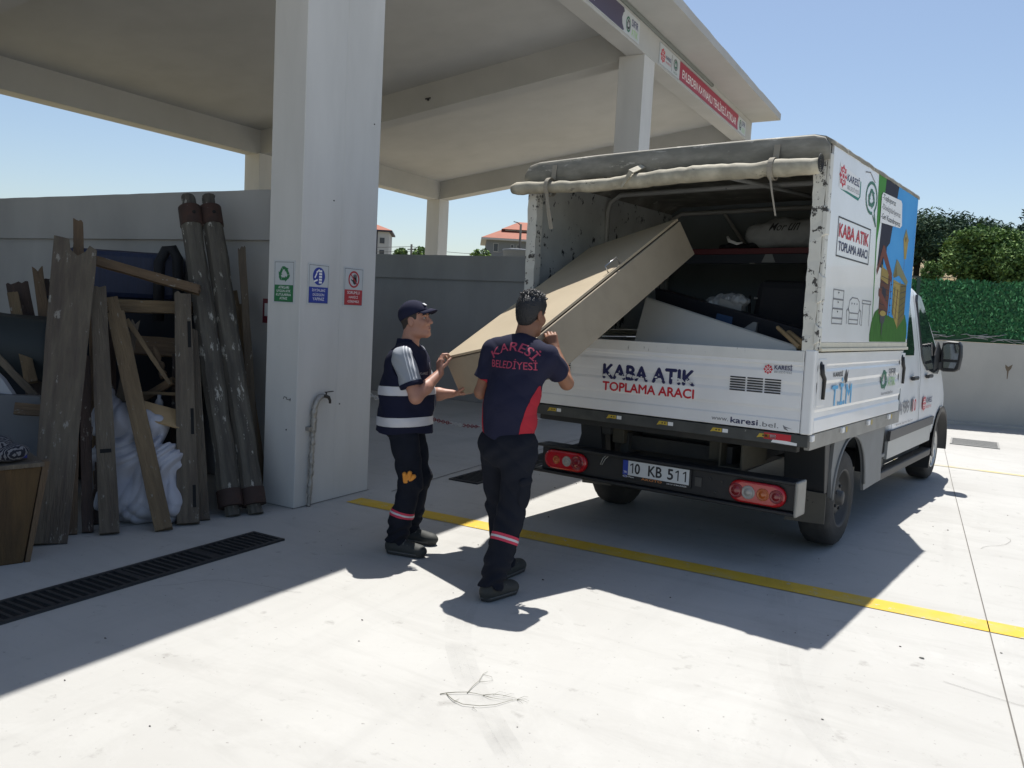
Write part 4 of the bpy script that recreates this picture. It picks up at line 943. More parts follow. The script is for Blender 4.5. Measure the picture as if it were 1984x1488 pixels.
# mirror
mb = MB(); rings = []
for y, f_ in ((4.60, 0.93), (4.62, 1.0), (4.70, 1.0), (4.76, 0.85), (4.80, 0.5)):
    rings.append([(1.075 + (x*f_), y, 1.392 + z*f_) for x, z in ((-0.10,-0.145),(-0.06,-0.168),(0.05,-0.165),(0.09,-0.14),(0.107,0.0),(0.10,0.12),(0.075,0.165),(-0.03,0.168),(-0.085,0.15),(-0.098,0.0))])
mb.loft(rings, 0, True, True); mir = obj('side_mirror', mb, BLK, truck, bevel=0.004)
mb = MB(); mb.bar((0.92, 4.60, 1.285), (1.02, 4.68, 1.29), 0.10, 0.09); mb.prism([(4.32,1.22),(4.82,1.24),(4.70,1.45),(4.50,1.55),(4.36,1.40)], (0.955,0,0), (0,1,0), (0,0,1), (1,0,0), 0, 0.02); obj('mirror_arm', mb, BLK, mir, bevel=0.01)
MIRG = mat('mirror_glass', (0.20, 0.22, 0.25), 0.05, metal=1.0)
mb = MB(); mb.prism([(-0.07,-0.03),(0.075,-0.03),(0.082,0.10),(0.06,0.135),(-0.04,0.135),(-0.072,0.11)], (1.075,4.598,1.392), (1,0,0), (0,0,1), (0,-1,0), -0.002, 0.001); mb.prism([(-0.06,-0.125),(0.05,-0.125),(0.07,-0.06),(-0.065,-0.06)], (1.075,4.598,1.392), (1,0,0), (0,0,1), (0,-1,0), -0.002, 0.001); obj('mirror_glass', mb, MIRG, mir)
# ================================================================== two men
SKIN1 = mat('fair_skin', (0.40, 0.205, 0.145), 0.5, var=0.25, vscale=14, spec=0.35); SKIN2 = mat('tanned_skin', (0.26, 0.125, 0.075), 0.5, var=0.22, vscale=14, spec=0.35)
HAIRM = mat('black_hair', (0.008, 0.008, 0.010), 0.45, bump=0.6, bscale=120); STUB = mat('cropped_hair', (0.035, 0.026, 0.022), 0.7, bump=0.5, bscale=200)
NAVY = mat('navy_cloth', (0.011, 0.013, 0.032), 0.9, spec=0.2, var=0.3, vscale=12, bump=0.12, bscale=150); NAVY2 = mat('navy_polo_cloth', (0.017, 0.018, 0.040), 0.9, spec=0.2, var=0.25, vscale=10, bump=0.10, bscale=160)
PANT = mat('dark_work_trousers', (0.0105, 0.0125, 0.020), 0.9, spec=0.2, var=0.4, vscale=9, bump=0.12, bscale=140); REDC = mat('red_cloth', (0.36, 0.008, 0.022), 0.8); GREYC = mat('light_grey_cloth', (0.27, 0.29, 0.32), 0.85, var=0.15, vscale=12)
REFL = mat('reflective_tape', (0.50, 0.50, 0.53), 0.35, var=0.12, vscale=20); SHOE = mat('dusty_work_shoe', (0.035, 0.037, 0.034), 0.7, var=0.4, vscale=14); LACE = mat('grey_lace', (0.10, 0.10, 0.095), 0.8); SOLE = mat('shoe_sole', (0.04, 0.04, 0.038), 0.8); STRW = mat('white_stripe_cloth', (0.62, 0.63, 0.65), 0.8); LETP = mat('red_print', (0.36, 0.04, 0.085), 0.7); PINK = mat('red_tape', (0.50, 0.03, 0.07), 0.7); EYEW = mat('eye_white', (0.28, 0.25, 0.235), 0.3); DARKM = mat('dark_feature', (0.02, 0.012, 0.010), 0.5); LIPM = mat('lip', (0.20, 0.065, 0.055), 0.5); ORG = mat('orange_glove', (0.62, 0.24, 0.03), 0.7)
def cone(a, b, ra, rb, **k): return ('c', a, b, ra, rb, k)
def ell(c, r, **k): return ('e', c, r, k)
UP = V3((0, 0, 1))
def head_prims(c, f, r, u, neck=None):
    A = dict(axes=(r, f, u)); p = lambda a, b, d: c + r*a + f*b + u*d
    P = [ell(p(0,-0.012,0.032), (0.075,0.095,0.086), **A), ell(p(0,0.022,-0.035), (0.060,0.070,0.082), **A), cone(p(-0.040,0.0,-0.075), p(-0.012,0.066,-0.096), 0.026, 0.024), cone(p(0.040,0.0,-0.075), p(0.012,0.066,-0.096), 0.026, 0.024),
         cone(p(-0.030,0.078,0.030), p(0.030,0.078,0.030), 0.013, 0.013, k=0.015), cone(p(0,0.088,0.020), p(0,0.108,-0.022), 0.008, 0.013, k=0.010), cone(p(-0.012,0.092,-0.026), p(0.012,0.092,-0.026), 0.010, 0.010, k=0.008),
         ell(p(-0.040,0.060,-0.022), (0.022,0.026,0.026), **A), ell(p(0.040,0.060,-0.022), (0.022,0.026,0.026), **A), cone(p(-0.017,0.084,-0.056), p(0.017,0.084,-0.056), 0.010, 0.010, k=0.008), cone(p(-0.014,0.083,-0.068), p(0.014,0.083,-0.068), 0.010, 0.010, k=0.006),
         ell(p(0,0.078,-0.096), (0.018,0.014,0.014), k=0.012, **A)]
    for s in (-1, 1):
        P.append(ell(p(s*0.032,0.090,0.012), (0.016,0.012,0.010), op='sub', k=0.010, **A))
        P.append(ell(p(s*0.074,-0.008,-0.008), (0.009,0.020,0.031), k=0.006, **A)); P.append(ell(p(s*0.086,-0.004,-0.006), (0.008,0.010,0.017), op='sub', k=0.005, **A))
    P.append(cone(p(-0.022,0.098,-0.062), p(0.022,0.098,-0.062), 0.004, 0.004, op='sub', k=0.004))
    return P
def hand_prims(w, d, n, side, curl=(0.25, 0.9, 0.9), spread=0.021, size=1.0, thumb=(0.5, 0.75, 0.35)):
    """w wrist, d towards the fingers, n out of the palm, side = direction of the thumb"""
    d = unit(d); n = unit(n - d*(V3(n) @ d)); s = unit(V3(side) - d*(V3(side) @ d) - n*(V3(side) @ n)); P = []; z = size
    L = [(0.044,0.027,0.021), (0.048,0.031,0.023), (0.045,0.029,0.022), (0.035,0.022,0.019)]
    for i in range(4):
        o = (1.5 - i)*spread*z; kn = w + d*(0.085 - 0.004*abs(i-1))*z + s*o
        P.append(cone(w + s*o*0.55 + d*0.012, kn, 0.015*z, 0.0125*z, k=0.012))
        a = 0.0; q = kn; dd = unit(d + s*o*1.6)
        for j in range(3):
            a += curl[j]*(1 + 0.10*(i-1.5)*0.4); e = q + (dd*math.cos(a) + n*math.sin(a))*L[i][j]*z
            P.append(cone(q, e, (0.0098,0.0088,0.0080)[j]*z, (0.0088,0.0080,0.0070)[j]*z, k=0.003)); q = e
    t0 = w + d*0.028*z + s*0.026*z; t1 = t0 + unit(d*thumb[0] + s*thumb[1] + n*thumb[2])*0.042*z; t2 = t1 + unit(d*0.85 + s*0.15 + n*0.5)*0.030*z; t3 = t2 + unit(d*0.8 + n*0.7)*0.024*z
    P += [cone(w + d*0.018*z, t0, 0.014*z, 0.015*z, k=0.012), cone(t0, t1, 0.0145*z, 0.0105*z, k=0.006), cone(t1, t2, 0.0105*z, 0.0095*z, k=0.003), cone(t2, t3, 0.0095*z, 0.0075*z, k=0.003)]
    return P
def band(me, planes, off, name, mats, parent, base, keep=None):
    """a strip of a garment between cutting planes, raised slightly off it"""
    b = bmesh.new(); b.from_mesh(me)
    for co, no in planes:
        bmesh.ops.bisect_plane(b, geom=b.verts[:] + b.edges[:] + b.faces[:], plane_co=Vector(co), plane_no=Vector(no), clear_outer=True)
    if keep is not None:
        bmesh.ops.delete(b, geom=[f for f in b.faces if not keep(f.calc_center_median())], context='FACES')
    b.normal_update()
    mv = [(v, v.normal.copy()) for v in b.verts]
    for v, n_ in mv: v.co += n_*off
    m2_ = bpy.data.meshes.new(name); b.to_mesh(m2_); b.free(); shift_mesh(m2_, base)
    return obj(name, m2_, mats, parent, fix=False)
def on_surface(me, pts2d, fs, O, ux, uy, un, off, name, m_, parent, base):
    """lay flat lettering onto a garment by dropping it along -un"""
    bm_ = bmesh.new(); bm_.from_mesh(me); tree = BVHTree.FromBMesh(bm_)
    b = bmesh.new(); vv = [b.verts.new(V3(O) + V3(ux)*x + V3(uy)*y) for x, y in pts2d]
    for f in fs:
        try: b.faces.new([vv[i] for i in f])
        except ValueError: pass
    bmesh.ops.triangulate(b, faces=b.faces[:]); bmesh.ops.subdivide_edges(b, edges=[e for e in b.edges if e.calc_length() > 0.012], cuts=2, use_grid_fill=True)
    d = Vector(-V3(un))
    for v in b.verts:
        h, n_, i, di = tree.ray_cast(v.co - d*0.3, d)
        if h is not None: v.co = h - d*off
    me2 = bpy.data.meshes.new(name); b.to_mesh(me2); b.free(); bm_.free(); shift_mesh(me2, base)
    return obj(name, me2, m_, parent, fix=False)
def shoe(name, heel, toe, ank, parent, base):
    heel, toe = V3(heel), V3(toe); f = unit((toe-heel)*V3((1,1,0))); r = np.cross(f, UP)
    heel = V3((heel[0], heel[1], 0)); L = 0.285; A = dict(axes=(r, f, UP)); p = lambda a, b, c: heel + r*a + f*b + UP*c
    me = sdf_mesh(name, [ell(p(0,0.055,0.05), (0.040,0.062,0.055), **A), cone(p(0,0.05,0.055), p(0,0.235,0.040), 0.042, 0.040, sq=(UP, 1.1)), ell(p(0.004,0.225,0.040), (0.050,0.068,0.040), **A), ell(p(0,0.13,0.045), (0.043,0.11,0.052), **A), cone(p(0,0.055,0.06), V3(ank)*1.0, 0.045, 0.042), cone(p(0,0.05,0.02), p(0,0.23,0.02), 0.044, 0.050, cut=[((0,0,0.022),(0,0,1))], k=0.006)], 0.005, 0.02, post=lambda X, Y, Z, D: np.maximum(D, 0.002 - Z))
    s_ = shift_mesh(me, base); o = obj(name, s_, [SHOE, SOLE], parent, fix=False)
    for pl_ in o.data.polygons:
        if pl_.center.z < 0.028: pl_.material_index = 1
    mb_ = MB()
    for t in (0.135, 0.165, 0.195): mb_.tube([tuple(p(-0.036, t, 0.086 - (t-0.1)*0.20) - base), tuple(p(0, t+0.004, 0.112 - (t-0.1)*0.30) - base), tuple(p(0.036, t, 0.086 - (t-0.1)*0.20) - base)], 0.0045, 6)
    obj('lace', mb_, LACE, o)
    mb_ = MB(); P_o = [(-0.050, 0.235), (0.0, 0.278), (0.050, 0.235), (0.048, 0.13), (0.042, 0.04), (0.0, -0.004), (-0.042, 0.04), (-0.046, 0.13)]
    mb_.tube([tuple(p(a_, b_, 0.024) - base) for a_, b_ in P_o + P_o[:1]], 0.0045, 6); obj('sole_welt', mb_, LACE, o)
    return o
def fold(amp, seed, sx=14.0, sz=26.0):
    def f_(X, Y, Z, D): return D + amp*(wob(X, Y, Z, sx, seed) + 0.6*wob(X*1.0, Y, Z, sz, seed+2.0))
    return f_

# ------------------------------------------------------------------ man seen from behind, navy polo shirt
J = {k: V3(v) for k, v in dict(headc=(-2.311,4.376,1.630), neckT=(-2.318,4.350,1.545), neckB=(-2.330,4.312,1.462), chest=(-2.317,4.285,1.338), shL=(-2.502,4.285,1.408), shR=(-2.132,4.272,1.392), elL=(-2.560,4.256,1.150), wrL=(-2.501,4.481,1.195), elR=(-2.095,4.470,1.235), wrR=(-2.222,4.545,1.432), waist=(-2.335,4.216,1.02), hipL=(-2.425,4.228,0.866), hipR=(-2.240,4.196,0.866), knR=(-2.252,4.150,0.46), anR=(-2.270,3.985,0.085), heelR=(-2.290,3.925,0), toeR=(-2.232,4.174,0), knL=(-2.462,4.380,0.45), anL=(-2.402,4.375,0.09), heelL=(-2.408,4.318,0), toeL=(-2.400,4.553,0)).items()}
base2 = V3((-2.30, 4.15, 0.0)); f2 = unit((0.10, 0.995, 0)); r2 = np.cross(f2, UP)
hf = unit((0.16, 0.97, -0.16)); hr = unit(np.cross(hf, UP)); hu = np.cross(hr, hf)
cl = unit(J['shR']-J['shL'])
def body_prims(J, f, hand_r, hand_l, head, bulk=1.0):
    P = [cone(J['waist']-UP*0.06, J['chest']-UP*0.02, 0.135*bulk, 0.155*bulk, sq=(f, 1.45)), cone(J['shL'], J['shR'], 0.055, 0.055, sq=(f, 0.95), k=0.04), cone(J['neckB']-UP*0.03, J['shL']+UP*0.0, 0.055, 0.045, k=0.03), cone(J['neckB']-UP*0.03, J['shR'], 0.055, 0.045, k=0.03), cone(J['neckB']-UP*0.05, J['neckT']+UP*0.02, 0.064, 0.058, k=0.03), cone(J['hipL'], J['hipR'], 0.078, 0.078, k=0.05)]
    for s in ('L', 'R'):
        P += [cone(J['sh'+s], J['el'+s], 0.050*bulk, 0.041*bulk), cone(J['el'+s], J['el'+s]*0.62 + J['wr'+s]*0.38, 0.040*bulk, 0.043*bulk), cone(J['el'+s]*0.62 + J['wr'+s]*0.38, J['wr'+s], 0.043*bulk, 0.027*bulk), cone(J['hip'+s], J['kn'+s], 0.082, 0.056), cone(J['kn'+s], J['an'+s]*0.7 + J['kn'+s]*0.3, 0.056, 0.052), cone(J['an'+s]*0.7 + J['kn'+s]*0.3, J['an'+s], 0.052, 0.038), cone(J['an'+s]-UP*0.03, J['an'+s]*0.4 + V3(J['toe'+s])*0.6 + UP*0.02, 0.036, 0.030)]
    return P + head + hand_r + hand_l
hd2 = head_prims(J['headc'], hf, hr, hu)
hR = hand_prims(J['wrR'], (-0.46, 0.12, 0.88), (-0.42, 0.85, 0.0), (-0.9, -0.42, 0.1), curl=(0.75, 1.15, 0.8), thumb=(0.7, 0.5, 0.5), spread=0.0185)
hL = hand_prims(J['wrL'], (0.35, 0.9, 0.25), (0.2, -0.1, 0.95), (-0.9, 0.3, 0.1), curl=(0.25, 0.4, 0.3))
me = sdf_mesh('person', body_prims(J, f2, hR, hL, hd2, 0.96), 0.005, 0.022)
man2 = obj('person', shift_mesh(me, base2), SKIN2, fix=False); man2.location = base2
tag(man2, 'black haired man seen from behind in navy polo shirt with red lettering', 'person', 'two workers loading the truck')
# polo shirt
T2 = [cone(J['waist']-UP*0.13, J['waist']+UP*0.07, 0.165, 0.160, sq=(f2, 1.32), k=0.05), cone(J['waist']+UP*0.05, J['chest']+UP*0.0, 0.160, 0.180, sq=(f2, 1.42), k=0.05), cone(J['shL']*0.94+J['shR']*0.06, J['shR']*0.94+J['shL']*0.06, 0.066, 0.066, sq=(UP, 1.05), k=0.05), cone(J['neckB']-UP*0.035, J['shL'], 0.066, 0.058, k=0.03), cone(J['neckB']-UP*0.035, J['shR'], 0.066, 0.058, k=0.03), cone(J['chest']+cl*0.09+UP*0.02, J['chest']-cl*0.09+UP*0.02, 0.10, 0.10, k=0.05)]
for s, q in (('L', 0.66), ('R', 0.64)): T2.append(cone(J['sh'+s], J['el'+s], 0.064, 0.070, flat=(-0.3, q), k=0.035))
def drape(X, Y, Z, a, s_):
    """soft slanting folds"""
    L = X*0.9 + Y*0.5; w = 1.5*np.sin(Z*5.0 + s_) + 0.9*np.sin(L*11 + Z*4 + 2*s_)
    return a*(1 - 2*np.abs(np.sin(Z*13 + L*8 + w))**0.7)*0.6 + a*0.8*(1 - 2*np.abs(np.sin(Z*9 - L*19 + 1.6*w + s_))**0.8)*0.7
def polo_post(X, Y, Z, D):
    D = D + 0.004*wob(X, Y, Z, 15, 0.7) + drape(X, Y, Z, 0.0052, 0.4) + 0.006*np.sin((Z*1.0 + X*0.9)*26 + 2*np.sin(X*9))*np.exp(-((Z-1.02)/0.12)**2) + 0.004*np.sin(X*38 - Z*30)*np.exp(-((Z-1.30)/0.08)**2)
    return np.maximum(D, (0.905 - 0.16*(X+2.33) + 0.01*np.sin(X*14)) - Z)
polo = sdf_mesh('polo_shirt', T2, 0.006, 0.03, post=polo_post)
polo_w = polo.copy()
so = obj('polo_shirt', shift_mesh(polo, base2), NAVY2, man2, fix=False)
me = sdf_mesh('collar', [cone(J['neckB']-UP*0.030+f2*0.004, J['neckB']+UP*0.028+f2*0.012, 0.080, 0.071, flat=(0,1), sq=(f2, 1.08)), cone(J['neckB']+UP*0.0+f2*0.012, J['neckB']+UP*0.09+f2*0.02, 0.063, 0.063, flat=(-0.2,1.2), op='sub', k=0.006)], 0.005, 0.012)
obj('collar', shift_mesh(me, base2), NAVY, so, fix=False)
for s, sg in (('L', -1), ('R', 1)):
    top = V3((J['waist'][0], J['waist'][1], 1.27)) + r2*sg*(0.186 if sg > 0 else 0.155); bot = V3((J['waist'][0], J['waist'][1], 0.90)) + r2*sg*(0.120 if sg > 0 else 0.108)
    e_ = unit(bot - top); n_ = np.cross(e_, f2); n_ = n_ if n_ @ (r2*sg) > 0 else -n_
    band(polo_w, [(top, tuple(-n_)), ((0,0,1.235),(0,0,1))], 0.0022, 'side_panel', REDC, so, base2, keep=lambda c, sg=sg: (V3(c) - J['waist']) @ (r2*sg) < 0.225)
# lettering on the back
arc = []
vs, fs = text_geo('KARESİ', 0.012)
xs = [v[0] for v in vs]; a_, b_ = min(xs), max(xs); Rr = 0.185
for x, y in vs:
    t = ((x-a_)/(b_-a_) - 0.5)*1.55; rr3 = Rr + y*0.070; arc.append((rr3*math.sin(t), rr3*math.cos(t) - Rr))
Ob = J['chest'] - f2*0.3 + r2*0.022
on_surface(polo_w, arc, fs, Ob + UP*0.082, r2, UP, -f2, 0.0025, 'lettering', LETP, so, base2)
vs, fs = fit_text('BELEDİYESİ', -0.140, -0.022, 0.150, 0.036, 0.006)
on_surface(polo_w, vs, fs, Ob + UP*0.0, r2, UP, -f2, 0.0025, 'lettering', LETP, so, base2)
# trousers
def trousers(J, f, base, parent, seed, zt, extra=(), hr=0.112):
    r = np.cross(f, UP); P = [cone(J['hipL'], J['hipR'], hr, hr, k=0.05), cone((J['hipL']+J['hipR'])/2, (J['hipL']+J['hipR'])/2 + UP*0.10, 0.138, 0.125, sq=(f, 1.25), flat=(-1, 1.0), k=0.05), ell((J['hipL']*0.72+J['hipR']*0.28) - f*0.045 - UP*0.03, (0.078,0.080,0.10), k=0.04), ell((J['hipR']*0.72+J['hipL']*0.28) - f*0.045 - UP*0.03, (0.085,0.085,0.10), k=0.04)]
    for s in ('L', 'R'):
        an = J['an'+s] - UP*0.015
        P += [cone(J['hip'+s], J['kn'+s], 0.100, 0.078, k=0.02), cone(J['kn'+s], J['kn'+s]*0.35 + an*0.65, 0.077, 0.070, k=0.03), cone(J['kn'+s]*0.35 + an*0.65, an, 0.070, 0.068, flat=(-0.2, 1.0), k=0.03)]
    P += list(extra)
    def pst(X, Y, Z, D):
        lo = np.exp(-((Z-0.14)/0.09)**2); kn = np.exp(-((Z-0.47)/0.10)**2); hp = np.exp(-((Z-0.82)/0.08)**2)
        return D + 0.005*wob(X, Y, Z, 13, seed) + drape(X, Y, Z, 0.006, seed) + 0.007*lo*np.sin(Z*95 + 3*np.sin(X*20+Y*17)) + 0.005*kn*np.sin(Z*60 + X*40 + Y*30) + 0.004*hp*np.sin(Z*50 - X*45)
    return sdf_mesh('trousers', P, 0.006, 0.02, post=pst)
tr = trousers(J, f2, base2, man2, 1.2, 0.98, hr=0.102); tr_w = tr.copy(); to = obj('trousers', shift_mesh(tr, base2), PANT, man2, fix=False)
zb = 0.345; ax_ = unit(J['anR']-J['knR']); pc = J['knR'] + (J['anR']-J['knR'])*0.33
near = lambda c: (V3(c)-pc)@(V3(c)-pc) < 0.03
for o0, o1, mm, of in ((-0.022, 0.022, PINK, 0.003), (-0.006, 0.007, REFL, 0.0045)):
    band(tr_w, [(pc + ax_*o1, tuple(ax_)), (pc + ax_*o0, tuple(-ax_))], of, 'reflective_band', mm, to, base2, keep=near)
me = sdf_mesh('cargo_pocket', [ell((J['hipR']*0.42+J['knR']*0.58) + r2*0.072 - f2*0.005 - UP*0.03, (0.020,0.058,0.095), axes=(r2, f2, UP)), ell((J['hipR']*0.42+J['knR']*0.58) + r2*0.078 - f2*0.005 + UP*0.045, (0.022,0.062,0.032), axes=(r2, f2, UP), k=0.006)], 0.006, 0.01)
obj('cargo_pocket', shift_mesh(me, base2), PANT, to, fix=False)
shoe('shoe', J['heelR'], J['toeR'], J['anR'], man2, base2); shoe('shoe', J['heelL'], J['toeL'], J['anL'], man2, base2)
# hair: cropped sides, spiky top
hp_ = lambda a, b, d: J['headc'] + hr*a + hf*b + hu*d
A = dict(axes=(hr, hf, hu))
H = [ell(hp_(0,-0.015,0.036), (0.081,0.100,0.090), cut=[(hp_(0,0.045,0.03), tuple(unit(hf*0.75 - hu*0.62))), (hp_(0,0.030,0.0), tuple(unit(hf*0.9-hu*0.25)))], **A), ell(hp_(0,0.0,0.072), (0.072,0.094,0.058), k=0.03, **A), ell(hp_(0,-0.050,-0.022), (0.058,0.046,0.066), k=0.03, **A)]
hrnd = random.Random(4)
for i in range(420):
    a = hrnd.uniform(0, 2*math.pi); t = hrnd.uniform(0, 1.15); dv = V3((math.sin(t)*math.cos(a), math.sin(t)*math.sin(a), math.cos(t)))
    p0 = hp_(0.070*dv[0], -0.005 + 0.088*dv[1], 0.078 + 0.052*dv[2]); out = unit(hr*dv[0] + hf*(dv[1]+0.35) + hu*(dv[2]*0.9+0.25) + V3([hrnd.uniform(-.5,.5) for _ in range(3)]))
    H.append(cone(p0, p0 + out*hrnd.uniform(0.010, 0.026), 0.0075, 0.0028, k=0.004))
for s in (-1, 1): H.append(ell(hp_(s*0.082,-0.004,-0.010), (0.018,0.030,0.040), op='sub', k=0.006, **A))
me = sdf_mesh('hair', H, 0.0032, 0.008, post=lambda X, Y, Z, D: D + 0.0016*np.sin(X*420+3*np.sin(Z*150))*np.sin(Y*380+Z*90))
obj('hair', shift_mesh(me, base2), HAIRM, man2, fix=False)

# ------------------------------------------------------------------ man in the cap and hi-vis vest
J = {k: V3(v) for k, v in dict(headc=(-3.300,4.582,1.545), neckT=(-3.318,4.572,1.455), neckB=(-3.335,4.560,1.385), chest=(-3.318,4.538,1.215), shR=(-3.258,4.400,1.305), shL=(-3.385,4.725,1.305), elR=(-3.142,4.400,1.052), wrR=(-3.112,4.622,1.205), elL=(-3.303,4.790,1.03), wrL=(-3.165,4.872,1.045), waist=(-3.318,4.532,0.985), hipL=(-3.345,4.610,0.865), hipR=(-3.275,4.440,0.865), knR=(-3.165,4.415,0.485), anR=(-3.232,4.365,0.09), heelR=(-3.292,4.345,0), toeR=(-3.040,4.400,0), knL=(-3.270,4.665,0.46), anL=(-3.335,4.650,0.09), heelL=(-3.395,4.625,0), toeL=(-3.12,4.69,0)).items()}
base1 = V3((-3.25, 4.50, 0.0)); f1 = unit((0.938, 0.345, 0)); r1 = np.cross(f1, UP)
hf = unit((0.93, 0.24, 0.17)); hr = unit(np.cross(hf, UP)); hu = np.cross(hr, hf); hc = J['headc']
hR = hand_prims(J['wrR'], (-0.22, 0.26, 0.94), (0.45, 0.86, 0.1), (0.8, -0.55, 0.1), curl=(0.35, 1.05, 0.9), thumb=(0.6, 0.4, 0.6))
hL = hand_prims(J['wrL'], (0.85, 0.5, 0.05), (-0.1, 0.1, 0.95), (0.3, -0.9, 0.1), curl=(0.15, 0.25, 0.3))
me = sdf_mesh('person', body_prims(J, f1, hR, hL, head_prims(hc, hf, hr, hu), 1.04), 0.005, 0.022)
man1 = obj('person', shift_mesh(me, base1), SKIN1, fix=False); man1.location = base1
tag(man1, 'man in navy cap and navy vest with grey sleeves pushing the wardrobe end', 'person', 'two workers loading the truck')
SH = [cone(J['waist']-UP*0.02, J['chest'], 0.155, 0.165, sq=(f1, 1.25), k=0.05), cone(J['shL'], J['shR'], 0.064, 0.064, k=0.05)]
for s in ('L', 'R'): SH.append(cone(J['sh'+s], J['el'+s], 0.070, 0.078, flat=(-0.3, 0.72), k=0.03))
sh_ = sdf_mesh('shirt', SH, 0.006, 0.03, post=lambda X, Y, Z, D: D + 0.004*wob(X, Y, Z, 17, 0.3) + 0.003*np.sin(Z*70 + X*50)); sh_w = sh_.copy()
so = obj('shirt', shift_mesh(sh_, base1), GREYC, man1, fix=False)
ad = unit(J['elR']-J['shR']); ce = J['shR'] + (J['elR']-J['shR'])*0.72
nearR = lambda c: abs((V3(c)-J['shR']) @ r1) < 0.16 and (V3(c)-J['shR']) @ r1 > -0.06
band(sh_w, [(ce - ad*0.022, tuple(-ad))], 0.003, 'cuff', NAVY, so, base1, keep=nearR)
sn = unit(np.cross(ad, r1))
for q in (0.030, 0.048, 0.066):
    for sg in (1,): band(sh_w, [(J['shR'] + f1*q + f1*0.003, tuple(unit(f1 - ad*0.35))), (J['shR'] + f1*q - f1*0.003, tuple(-unit(f1 - ad*0.35))), (J['shR'] - r1*0.0, tuple(-r1)), (ce - ad*0.03, tuple(ad))], 0.002, 'sleeve_stripe', STRW, so, base1, keep=nearR)
V_ = [cone(J['waist']-UP*0.19, J['waist']+UP*0.06, 0.204, 0.188, sq=(f1, 1.06), k=0.05), cone(J['waist']+UP*0.03, J['chest']-UP*0.0, 0.182, 0.182, sq=(f1, 1.16), k=0.05), ell(J['waist']+f1*0.045+UP*0.02, (0.15,0.15,0.17), k=0.05), cone(J['hipL']+UP*0.02, J['hipR']+UP*0.02, 0.122, 0.122, k=0.04), cone(J['chest']+r1*0.07+UP*0.05, J['chest']-r1*0.07+UP*0.05, 0.112, 0.112, k=0.04), cone(J['shL']*0.90+J['shR']*0.10, J['shR']*0.90+J['shL']*0.10, 0.066, 0.066, k=0.04), cone(J['neckB']-UP*0.035, J['shL'], 0.070, 0.055, k=0.03), cone(J['neckB']-UP*0.035, J['shR'], 0.070, 0.055, k=0.03),
      cone(J['neckB']-UP*0.03-f1*0.01, J['neckB']+UP*0.035-f1*0.005, 0.082, 0.074, flat=(-0.3,1), k=0.015), ell(J['neckB']+f1*0.085+UP*0.02, (0.035,0.035,0.075), op='sub', k=0.012), cone(J['neckB']+UP*0.0+f1*0.02, J['neckB']+UP*0.12+f1*0.05, 0.064, 0.068, op='sub', k=0.008)]
ahR = J['shR'] + (J['elR']-J['shR'])*0.20
V_.append(cone(ahR + r1*0.035, ahR + r1*0.12 + f1*0.01, 0.090, 0.105, op='sub', k=0.01)); ahL = J['shL'] + (J['elL']-J['shL'])*0.20; V_.append(cone(ahL - r1*0.035, ahL - r1*0.12, 0.090, 0.105, op='sub', k=0.01))
def vest_post(X, Y, Z, D):
    D = D + 0.004*wob(X, Y, Z, 14, 1.9) + drape(X, Y, Z, 0.0045, 2.2) + 0.004*np.sin(Z*45 + X*25 - Y*20)*np.exp(-((Z-0.98)/0.1)**2)
    return np.maximum(D, 0.800 + 0.010*np.sin(X*16+Y*9) - Z)
vest = sdf_mesh('vest', V_, 0.006, 0.03, post=vest_post); vest_w = vest.copy(); vo = obj('vest', shift_mesh(vest, base1), NAVY, man1, fix=False)
for z0, z1 in ((1.050, 1.110), (0.845, 0.905)):
    n_ = unit((-0.06, 0.0, 1)); band(vest_w, [((-3.32,4.53,z1), tuple(n_)), ((-3.32,4.53,z0), tuple(-n_))], 0.003, 'reflective_stripe', REFL, vo, base1)
zp = J['chest'] + f1*0.3 + r1*0.012
for off_, w_, mm in ((0.0, 0.004, mat('zip_tape', (0.25,0.26,0.30), 0.5)),):
    vs2 = [(-w_, -0.33), (w_, -0.33), (w_, 0.06), (-w_, 0.06)]
    on_surface(vest_w, [(x, y) for y in [(-0.33 + 0.039*i) for i in range(11)] for x in (-w_, w_)], [(2*i, 2*i+1, 2*i+3, 2*i+2) for i in range(10)], zp, -r1, UP, f1, 0.003, 'zip', mm, vo, base1)
vs, fs = fit_text('KARESİ', -0.035, -0.01, 0.035, 0.012, 0.01); on_surface(vest_w, vs, fs, J['chest'] + f1*0.3 + r1*0.085 - UP*0.01, -r1, UP, f1, 0.003, 'badge_lettering', INKG, vo, base1)
tr = trousers(J, f1, base1, man1, 3.4, 0.95, hr=0.090); tr_w = tr.copy(); to = obj('trousers', shift_mesh(tr, base1), PANT, man1, fix=False)
ax_ = unit(J['anR']-J['knR']); pc = J['knR'] + (J['anR']-J['knR'])*0.54
near1 = lambda c: (V3(c)-pc)@(V3(c)-pc) < 0.02
for o0, o1, mm, of in ((-0.020, 0.020, PINK, 0.003), (-0.006, 0.006, REFL, 0.0045)):
    band(tr_w, [(pc + ax_*o1, tuple(ax_)), (pc + ax_*o0, tuple(-ax_))], of, 'reflective_band', mm, to, base1, keep=near1)
shoe('shoe', J['heelR'], J['toeR'], J['anR'], man1, base1); shoe('shoe', J['heelL'], J['toeL'], J['anL'], man1, base1)
